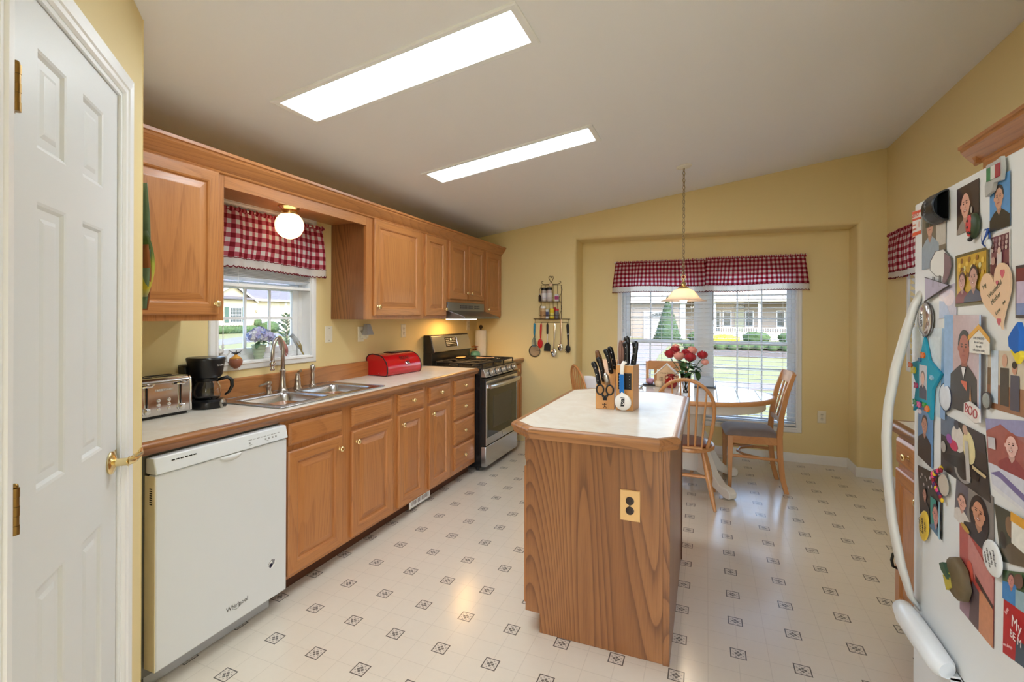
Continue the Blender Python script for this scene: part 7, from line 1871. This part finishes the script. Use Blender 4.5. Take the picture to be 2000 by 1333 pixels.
# barrel magnet
t = thing('wooden_barrel_magnet', 'carved wooden barrel-shaped magnet with a green and yellow crest on the long photo', 'magnet', tuple(FP @ Vector((-1.60, .70, .006))))
wd_ = mat('old_carved_wood', sc(104,88,60), .6, var=.3, vscale=30)
m = MB(FP); loft(m, [[(-1.600-(y-1.600)*f, .705+(z_-.705)*f, .006+h_) for y, z_ in [(1.655, .690), (1.640, .740), (1.605, .757), (1.565, .742), (1.545, .700), (1.560, .665), (1.590, .650), (1.630, .655)]] for f, h_ in ((1, 0), (1, .010), (.85, .018), (.5, .022))]); b = build('barrel_body', m, wd_, t, sharp=50)
m = MB(FP)
for k in range(4): y = 1.633-.020*k; m.tube([(-y, .742-abs(k-1.5)*.006, .019), (-y+.004, .70, .028-abs(k-1.5)*.003), (-y, .665+abs(k-1.5)*.004, .019)], .0018, 5)
build('stave_grooves', m, mat('dark_groove', sc(60,48,32), .7), b)
m = MB(FP); m.prism([(-1.640, .690), (-1.606, .712), (-1.592, .680), (-1.620, .660)], 'z', .020, .030); build('yellow_crest', m, mat('yellow_crest', sc(184,166,62), .5), b)
m = MB(FP); m.prism([(-1.652, .715), (-1.630, .728), (-1.600, .705), (-1.606, .694), (-1.640, .702)], 'z', .022, .034); build('green_crest', m, mat('green_crest', sc(60,86,66), .5), b)
# magnetic black cup
t = thing('magnetic_cup_holder', 'black half-round magnetic holder stuck at the top left of the door', 'holder', tuple(FP @ Vector((-1.74, 1.69, .003))))
m = MB(FP); cy_, cz_ = 1.722, 1.692
def hc2(u, v):   # half cup, opening towards the viewer side
    a = PI*v; r_ = .050-.004*u
    return (-cy_-.035+.070*u, cz_+.042*math.cos(a)*(1-.04*u), .004+.036*math.sin(a)*(1-.1*u))
m.grid(hc2, 6, 16); build('half_cup', m, black_plastic, t, sharp=60, solid=.004)
b = t.children[0]
m = MB(FP); m.add([(-cy_-.035, cz_+.042*math.cos(PI*k/16), .004+.036*math.sin(PI*k/16)) for k in range(17)], [tuple(range(17))]); m.box(-cy_-.035, -cy_+.034, cz_-.042, cz_+.042, .0025, .004); build('back_and_base', m, black_matte, b)
m = MB(FP); m.tube([(-cy_+.034, cz_+.041*math.cos(PI*k/16), .004+.034*math.sin(PI*k/16)) for k in range(17)], .0028, 6); build('rolled_lip', m, black_plastic, b, sharp=180)
m = text_mb('TOPS', .016, FP @ Matrix.Translation((-cy_-.012, cz_, .0402)) @ Matrix.Rotation(PI/2, 4, 'Z'), depth=.0006); build('raised_lettering', m, mat('grey_letters', sc(120,124,130), .4), b)
# blue and yellow foam figure at the right edge
t = thing('foam_magnet', 'blue and yellow foam magnet at the right edge of the door', 'magnet', tuple(FP @ Vector((-1.355, 1.32, .004))))
m = MB(FP); m.prism([(-1.374, 1.338), (-1.362, 1.352), (-1.340, 1.372), (-1.330, 1.35), (-1.335, 1.31), (-1.350, 1.305), (-1.372, 1.318)], 'z', .006, .016); b = build('blue_part', m, mat('blue_foam', sc(30,100,186), .6), t, bevel=.002)
m = MB(FP); m.prism([(-1.370, 1.310), (-1.340, 1.322), (-1.330, 1.300), (-1.345, 1.282)], 'z', .006, .014); build('yellow_part', m, mat('yellow_foam', sc(232,206,50), .6), b, bevel=.002)
# ================================================================== OUTSIDE
GZ = -.45
def grass_mat():
    g = NT('lawn_grass'); geo = g.n('ShaderNodeNewGeometry'); n1 = g.noise(geo.outputs['Position'], .5, 5, .6); n2 = g.noise(geo.outputs['Position'], 6, 3)
    c = g.mix(n1, sc(88,92,50), sc(106,106,64)); c = g.mix(g.math('MULTIPLY', n2, .5), c, sc(70,76,42))
    g.l(c, g.b.inputs['Base Color']); g.b.inputs['Roughness'].default_value = .95; return g.m
grass = grass_mat()
struct('ground', MB().box(-120, 90, -40, 140, GZ-.3, GZ), grass)
asph = mat('grey_asphalt', sc(92,92,96), .9, var=.1, vscale=3); conc = mat('pale_concrete', sc(98,92,86), .9, var=.06, vscale=2)
def flatpoly(name, pts, z, h, mt):
    m = MB(); m.prism(pts, 'z', z, z+h); o = struct(name, m, mt); return o
flatpoly('road_left', [(-32.5, 10), (-32.5, 24.3), (-36, 29.5), (-40, 36), (-36, 36), (-33, 30), (-28.5, 24), (-26.5, 19.5), (-25, 10)], GZ, .012, asph)
flatpoly('driveway', [(-12, 12.5), (-4.6, 24), (-4.9, 41.6), (-2.3, 41.6), (-2.1, 24), (-1.6, 13.6), (-1.7, 12.5)], GZ, .012, conc)
flatpoly('front_walk', [(-2, 13.5), (12, 13.5), (12, 14.95), (-2, 14.95)], GZ, .014, conc)
def siding_mat(name, col, pitch=.11):
    g = NT(name); geo = g.n('ShaderNodeNewGeometry'); sp_ = g.n('ShaderNodeSeparateXYZ'); g.l(geo.outputs['Position'], sp_.inputs[0])
    f = g.math('FRACT', g.math('DIVIDE', g.math('ADD', sp_.outputs[2], 10), pitch))
    ln = g.math('LESS_THAN', f, .12)
    g.l(g.mix(g.math('MULTIPLY', ln, .35), col, (col[0]*.5, col[1]*.5, col[2]*.45, 1)), g.b.inputs['Base Color']); g.b.inputs['Roughness'].default_value = .7; return g.m
sid1 = siding_mat('cream_siding', sc(178,168,140)); sid2 = siding_mat('grey_beige_siding', sc(134,124,112)); roof_m = mat('grey_shingles', sc(84,84,88), .95, var=.2, vscale=8)
ext_w = mat('exterior_white_trim', sc(200,200,198), .5); win_dark = mat('house_window_glass', sc(60,70,72), .08); shut = mat('dark_green_shutter', sc(62,84,72), .6)
bush_m = mat('hedge_green', sc(54,74,40), .9, var=.45, vscale=5); fir_m = mat('fir_green', sc(50,70,46), .9, var=.4, vscale=12)
fy_m = mat('forsythia_yellow', sc(226,200,40), .8, var=.3, vscale=8); trunk_m = mat('bark', sc(92,76,62), .9)
def ico_bush(c, r, seed, n=16, amp=.16):
    m = MB(); m.ball((0, 0, 0), 1, 26, 16)
    vs = []
    for p in m.v:
        p = Vector(p); d = 1+amp*(mnoise.noise(p*2.3+Vector((seed, 0, 0)))*1.4+mnoise.noise(p*6+Vector((0, seed, 0))))
        vs.append((c[0]+p.x*r[0]*d, c[1]+p.y*r[1]*d, c[2]+p.z*r[2]*d))
    m.v = vs; return m
def leafy(m, c, r, n, s, seed, cone=False):
    rnd = random.Random(seed)
    for i in range(n):
        if cone:
            h_ = rnd.random()**1.3; a = rnd.uniform(0, 6.28); rad = r[0]*(1-h_)*rnd.uniform(.85, 1.08); p = Vector((c[0]+rad*math.cos(a), c[1]+rad*math.sin(a), c[2]+r[2]*h_))
        else:
            d = Vector((rnd.gauss(0,1), rnd.gauss(0,1), rnd.gauss(0,1))).normalized()*rnd.uniform(.88, 1.1); p = Vector((c[0]+d.x*r[0], c[1]+d.y*r[1], max(GZ, c[2]+d.z*r[2])))
        u = Vector((rnd.uniform(-1,1), rnd.uniform(-1,1), rnd.uniform(-1,1))).normalized()*s; v = u.orthogonal().normalized()*s*.6
        m.add([tuple(p-u), tuple(p+v), tuple(p+u), tuple(p-v)], [(0,1,2,3)])
def bush(name, label, cat, c, r, mt, seed, n=260, s=.07, cone=False, group=None):
    if cone:
        m = MB(); m.lathe((c[0], c[1], c[2]), [(r[0]*.85, .05), (r[0]*.9, r[2]*.1), (r[0]*.5, r[2]*.5), (0, r[2]*.97)], 18)
    else: m = ico_bush(c, r, seed)
    leafy(m, c, r, n, s, seed, cone)
    t = thing(name, label, cat, (c[0], c[1], GZ), group=group)
    build('foliage', m, mt, t, sharp=180)
    m = MB(); m.cyl((c[0], c[1], GZ), (c[0], c[1], c[2]+.1), .05, n=8); build('trunk', m, trunk_m, t)
    return t
# cream house seen through the sink window, front faces +X
F = 44/36; HX = -44.0
def hz(z_): return 1.38+(z_-1.38)*F
t = thing('house', 'cream-sided house with a garage seen through the sink window', 'house', (HX, 36.5, GZ))
ev = hz(2.66)
m = MB(); m.box(HX-9, HX, 24*F+3.0, 36.9*F+.0, GZ, ev)
gy0_, gy1_ = 26.2*F, 30.2*F
m.prism([(gy0_, ev), (gy1_, ev), ((gy0_+gy1_)/2, ev+1.45)], 'x', HX-4, HX)
wb = build('walls', m, sid1, t)
m = MB(); m.prism([(HX+.45, ev-.02), (HX+.45, ev+.10), (HX-4.5, ev+2.3), (HX-9.4, ev+.10), (HX-9.4, ev-.02)], 'y', 26.8, 37.3*F)
ym = (gy0_+gy1_)/2
for s in (-1, 1):
    ye = ym+s*(gy1_-gy0_)/2*1.16
    m.hexa([(HX-5, ym, ev+1.45), (HX+.35, ym, ev+1.45), (HX+.35, ye, ev-.22), (HX-5, ye, ev-.22)], [(HX-5, ym, ev+1.60), (HX+.35, ym, ev+1.60), (HX+.35, ye, ev-.07), (HX-5, ye, ev-.07)])
build('roof', m, roof_m, t)
m = MB()
for s in (-1, 1):
    ye = ym+s*(gy1_-gy0_)/2*1.16
    m.hexa([(HX+.35, ym, ev+1.38), (HX+.42, ym, ev+1.38), (HX+.42, ye, ev-.30), (HX+.35, ye, ev-.30)], [(HX+.35, ym, ev+1.60), (HX+.42, ym, ev+1.60), (HX+.42, ye, ev-.08), (HX+.35, ye, ev-.08)])
m.box(HX+.44, HX+.52, gy1_*1.0, 37.3*F, ev-.10, ev+.10); m.box(HX, HX+.03, 33.62*F, 33.9*F, GZ, ev)
build('white_fascia', m, ext_w, t)
def hwin(y0_, y1_, z0_, z1_, cols=2):
    m = MB(); m.box(HX, HX+.05, y0_, y1_, z0_, z1_); f = build('window', m, ext_w, t)
    m = MB(); 
    for k in range(cols):
        a = y0_+.07+(y1_-y0_-.07)*k/cols; b = a+(y1_-y0_-.07)/cols-.07
        m.box(HX+.05, HX+.055, a, b, z0_+.07, (z0_+z1_)/2-.03); m.box(HX+.05, HX+.055, a, b, (z0_+z1_)/2+.03, z1_-.07)
    build('pane', m, win_dark, f)
    m = MB()
    for k in range(cols):
        a = y0_+.07+(y1_-y0_-.07)*k/cols; b = a+(y1_-y0_-.07)/cols-.07
        for j in (1, 2): m.box(HX+.056, HX+.06, a+(b-a)*j/3-.012, a+(b-a)*j/3+.012, z0_+.07, z1_-.07)
        for j in (1, 3): zz = z0_+(z1_-z0_)*j/4; m.box(HX+.056, HX+.06, a, b, zz-.012, zz+.012)
    build('muntin_grid', m, ext_w, f)
hwin(28.08*F, 29.18*F, hz(.74), hz(2.0))
m = MB(); m.box(HX, HX+.04, 29.24*F, 29.62*F, hz(.74), hz(2.02)); build('shutter', m, shut, t)
m = MB(); m.box(HX, HX+.04, 27.62*F, 28.0*F, hz(.74), hz(2.02)); build('shutter', m, shut, t)
hwin(35.2*F, 36.2*F, hz(.74), hz(2.0))
m = MB(); m.box(HX, HX+.06, 30.92*F, 33.36*F, GZ, hz(1.98)); gf = build('garage_surround', m, ext_w, t)
m = MB()
for k in range(4): a, b = GZ+(hz(1.88)-GZ)*k/4, GZ+(hz(1.88)-GZ)*(k+1)/4-.02; m.box(HX+.06, HX+.08, 31.04*F, 33.26*F, a, b)
build('garage_door', m, mat('garage_door_white', sc(160,164,168), .5), gf)
m = MB(); m.box(HX, HX+.12, 30.50*F, 30.64*F, hz(1.60), hz(1.80)); build('wall_lantern', m, mat('lantern_bronze', sc(130,120,100), .5), t)
t = thing('hedge', 'clipped dark green hedge in front of the cream house', 'hedge', (HX+1.2, 33.0, GZ))
m = MB()
nn_ = 60
for k in range(nn_):
    y = 31.0+k*.085; r_ = .33; m.ball((HX+1.2+.1*math.sin(k*3), y, GZ+.33+.04*math.sin(k*1.7)), (.45, .34, .40+.04*math.sin(k*2.9)), 10, 6)
leafy(m, (HX+1.2, 33.5, GZ+.38), (.5, 2.6, .42), 500, .07, 3)
build('foliage', m, bush_m, t, sharp=180)
m = MB(); m.box(HX+1.15, HX+1.25, 31, 36, GZ, GZ+.3); build('stems', m, trunk_m, t)
bush('shrub', 'rounded shrub at the end of the hedge outside the sink window', 'shrub', (HX+2.0, 37.3, GZ+.52), (.8, .95, .62), bush_m, 5)
bush('shrub', 'small shrub standing against the cream house wall below the lantern', 'shrub', (HX+.6, 30.35*F, GZ+.95), (.25, .42, .5), bush_m, 9, n=120)
t = thing('conifer', 'young spruce with upward branches just outside the sink window', 'conifer', (-12, 11.25, GZ))
m = MB(); rnd = random.Random(5)
m.cyl((-12, 11.3, GZ), (-12, 11.3, 1.35), .035, .012, n=8); tr = build('trunk', m, trunk_m, t)
m = MB()
for k in range(44):
    z_ = GZ+.25+1.6*k/44; a = k*2.4; L_ = .55*(1-k/44)+.12
    b = Vector((-12, 11.3, z_)); e = b+Vector((L_*math.cos(a), L_*math.sin(a), L_*.55)); m.tube([tuple(b), tuple(e)], [.012, .004], 5)
    for j in range(60):
        p = b.lerp(e, .15+.85*j/60); d = Vector((rnd.uniform(-1,1), rnd.uniform(-1,1), rnd.uniform(-.4, 1))).normalized()*.07; q_ = d.orthogonal().normalized()*.011
        m.add([tuple(p-q_), tuple(p+d), tuple(p+q_)], [(0,1,2)])
build('needle_branches', m, fir_m, t, sharp=180)
# porch house seen through the dining window, front faces -Y
G = 42/34; HY = 42.0
def gx(x): return x*G
def gz(z_): return 1.38+(z_-1.38)*G
t = thing('house', 'grey-beige house with garage and white railed porch seen through the dining window', 'house', (0, HY, GZ))
m = MB(); m.box(gx(-7.5), gx(-1.70), HY, HY+9, GZ, gz(2.35)); m.box(gx(-1.7), gx(9), HY+1.9, HY+9, GZ, gz(2.5)); build('walls', m, sid2, t)
m = MB(); m.prism([(HY-.5, gz(2.35)), (HY+4.5, gz(4.6)), (HY+9.5, gz(2.35))], 'x', gx(-8), gx(9.5)); m.box(gx(.3), gx(9), HY-.2, HY+2, gz(2.33), gz(2.50)); build('roof', m, mat('beige_shingle', sc(140,132,118), .95, var=.15, vscale=6), t)
m = MB(); m.box(gx(-1.66), gx(-1.30), HY-.05, HY+.1, GZ, gz(2.35)); m.box(gx(.2), gx(9), HY-.25, HY-.15, gz(2.30), gz(2.48)); m.box(gx(-8), gx(-1.2), HY-.55, HY-.45, gz(2.28), gz(2.42)); build('white_fascia', m, ext_w, t)
m = MB(); m.box(gx(-3.98), gx(-2.1), HY-.06, HY, GZ, gz(1.76)); gf = build('garage_surround', m, ext_w, t)
m = MB()
for k in range(4): a, b = GZ+(gz(1.66)-GZ)*k/4, GZ+(gz(1.66)-GZ)*(k+1)/4-.02; m.box(gx(-3.86), gx(-2.2), HY-.08, HY-.06, a, b)
gd = build('garage_door', m, mat('garage_door_grey', sc(168,164,158), .5), gf)
m = MB(); cxg = gx(-3.03)
for k in range(6):
    a0, a1 = PI*k/6+.05, PI*(k+1)/6-.05; m.add([(cxg+.1*math.cos(a0), HY-.085, gz(1.36)+.05*math.sin(a0)), (cxg+.75*math.cos(a0), HY-.085, gz(1.36)+.30*math.sin(a0)), (cxg+.75*math.cos(a1), HY-.085, gz(1.36)+.30*math.sin(a1)), (cxg+.1*math.cos(a1), HY-.085, gz(1.36)+.05*math.sin(a1))], [(0,1,2,3)])
build('fan_light', m, win_dark, gd)
m = MB(); m.box(gx(.3), gx(9), HY-.1, HY+2, GZ, gz(.33)); build('porch_deck', m, mat('porch_deck', sc(170,164,156), .8), t)
for x in (.46, 3.05, 5.6, 8.2):
    m = MB(); m.box(gx(x)-.09, gx(x)+.09, HY-.08, HY+.10, gz(.32), gz(2.33)); build('porch_post', m, ext_w, t)
m = MB(); m.box(gx(.46), gx(8.2), HY-.05, HY+.03, gz(.66), gz(.70)); m.box(gx(.46), gx(8.2), HY-.05, HY+.03, gz(.38), gz(.41)); build('porch_rail', m, ext_w, t)
m = MB()
k = 0
x = gx(.46)+.1
while x < gx(8.2): m.box(x-.025, x+.025, HY-.03, HY+.01, gz(.38), gz(.68)); x += .165
build('balusters', m, ext_w, t)
for (a, b, z0_, z1_, mt) in ((1.06, 1.47, .75, 1.73, win_dark), (2.43, 2.80, .75, 1.73, win_dark), (4.24, 4.62, .75, 1.73, win_dark), (.62, .80, .4, 1.73, win_dark)):
    m = MB(); m.box(gx(a)-.08, gx(b)+.08, HY+1.86, HY+1.90, gz(z0_)-.08, gz(z1_)+.08); f = build('window', m, ext_w, t)
    m = MB(); m.box(gx(a), gx(b), HY+1.84, HY+1.86, gz(z0_), gz(z1_)); build('pane', m, mt, f)
m = MB(); m.box(gx(1.75), gx(2.30), HY+1.84, HY+1.90, gz(.33), gz(1.80)); f = build('front_door', m, mat('olive_front_door', sc(128,132,108), .5), t)
m = MB(); m.ball((gx(2.02), HY+1.86, gz(2.05)), (.42, .03, .20), 16, 8); build('fanlight', m, win_dark, t)
bush('cone_evergreen', 'tall cone-shaped evergreen in front of the garage house', 'evergreen tree', (-2.75, 38.5, GZ+.0), (1.02, 1.02, 3.4), fir_m, 21, n=900, s=.10, cone=True)
bush('shrub', 'dark evergreen shrub at the left edge of the dining window view', 'shrub', (-6.7, 39, GZ+.8), (.95, .9, 1.35), fir_m, 22, n=400, s=.10)
bush('forsythia', 'bright yellow flowering bush below the porch', 'shrub', (1.15, 37.6, GZ+.22), (1.0, .5, .34), fy_m, 23, n=300)
for k, (x, r_, lab) in enumerate(((3.3, .9, 'low green shrub before the middle of the porch'), (5.7, 1.0, 'low green shrub before the right part of the porch, right of its neighbour'), (-.6, .7, 'green shrub left of the yellow bush'))):
    bush('shrub', lab, 'shrub', (x, 39.0, GZ+.3), (r_, .6, .45), bush_m, 30+k, n=200)
t = thing('flower_bed', 'dark mulch bed with low planting at the far edge of the lawn', 'flower bed', (2, 27, GZ))
m = MB(); m.box(-1.2, 9, 24.2, 30.0, GZ, GZ+.05); build('mulch', m, mat('dark_mulch', sc(70,60,50), .95, var=.3, vscale=4), t)
m = MB()
for k in range(46):
    x = -1.0+k*.21; m.ball((x, 29.0+.4*math.sin(k*2.1), GZ+.20), (.25, .3, .22+.05*math.sin(k*1.7)), 8, 5)
leafy(m, (3.8, 29, GZ+.2), (5.2, .5, .3), 500, .07, 44)
build('low_planting', m, bush_m, t, sharp=180)
for k, (x, y, h_, r_) in enumerate(((-34, 62, 9, 5), (-22, 75, 11, 6), (-9, 70, 8, 4.5), (14, 66, 10, 5), (26, 60, 9, 5), (-70, 60, 12, 7), (-75, 40, 10, 6), (-66, 76, 11, 7))):
    lab = ['broad tree', 'tall tree', 'smaller tree', 'leafy tree', 'round tree', 'large tree', 'spreading tree', 'dense tree'][k]+' far beyond the '+('porch house' if k < 5 else 'cream house')+[', farthest left', ', second from the left', ' and its garage', ' on its right', ', farthest right', '', ' on its left', ' on its right'][k]
    tt = bush('tree', lab, 'tree', (x, y, GZ+h_*.62), (r_, r_, h_*.4), bush_m, 60+k, n=500, s=.35, group='trees beyond the houses')
t_ = thing('tree', 'thin bare-branched tree left of the garage in the dining window view', 'tree', (-7.6, 36, GZ))
m = MB(); rnd = random.Random(3)
m.cyl((-7.6, 36, GZ), (-7.6, 36, 3.2), .09, .03, n=8); build('trunk', m, trunk_m, t_)
m = MB()
for k in range(26):
    z_ = .8+2.4*rnd.random(); a = rnd.uniform(0, 6.28); L_ = rnd.uniform(.6, 2.0); e = (-7.6+L_*math.cos(a), 36+L_*math.sin(a), z_+L_*.5); m.tube([(-7.6, 36, z_), e], [.025, .006], 4)
leafy(m, (-7.4, 36, 3.0), (1.8, 1.6, 1.3), 500, .07, 12)
build('branches', m, bush_m, t_, sharp=180)

# ================================================================== LIGHT AND CAMERA
w = bpy.data.worlds.new('sky'); S.world = w; w.use_nodes = True
nt = w.node_tree; bg = nt.nodes['Background']; sky = nt.nodes.new('ShaderNodeTexSky')
sky.sky_type = 'NISHITA'; sky.sun_disc = False; sky.sun_elevation = math.radians(48); sky.sun_rotation = math.radians(130); sky.altitude = 50; sky.air_density = 1.0; sky.dust_density = 2.5; sky.ozone_density = 1.0
nt.links.new(sky.outputs[0], bg.inputs[0]); bg.inputs[1].default_value = 1.25
sun = bpy.data.lights.new('sun', 'SUN'); sun.energy = 1.0; sun.angle = math.radians(1.5); sun.color = (1, .95, .87)
so_ = bpy.data.objects.new('sun', sun); C.objects.link(so_); so_.location = (30, -25, 40)
so_.rotation_euler = Vector((-.60, .50, -.75)).to_track_quat('-Z', 'Y').to_euler()
def portal_light(name, M, sx, sy, e):
    pass
cam = bpy.data.cameras.new('camera'); co = bpy.data.objects.new('camera', cam); C.objects.link(co)
cam.sensor_width = 36; cam.lens = 948.15*36/2000; cam.shift_y = -(666.5-617.33)/2000; cam.clip_start = .05; cam.clip_end = 500
co.location = (0, 0, 1.3802)
Rm = Matrix.Rotation(.3815, 4, 'Z') @ Matrix.Rotation(PI/2, 4, 'X') @ Matrix.Rotation(.004, 4, 'Z')
co.rotation_euler = Rm.to_euler()
S.camera = co
S.view_settings.view_transform = 'Standard'; S.view_settings.look = 'None'; S.view_settings.gamma = 1; S.view_settings.exposure = EXPO; S.view_settings.use_curve_mapping = False
S.cycles.use_denoising = True
S.cycles.use_adaptive_sampling = True; S.cycles.adaptive_threshold = .04
S.cycles.max_bounces = 7; S.cycles.diffuse_bounces = 4; S.cycles.glossy_bounces = 3; S.cycles.transmission_bounces = 8; S.cycles.transparent_max_bounces = 12
S.cycles.caustics_reflective = False; S.cycles.caustics_refractive = False; S.cycles.sample_clamp_indirect = 8
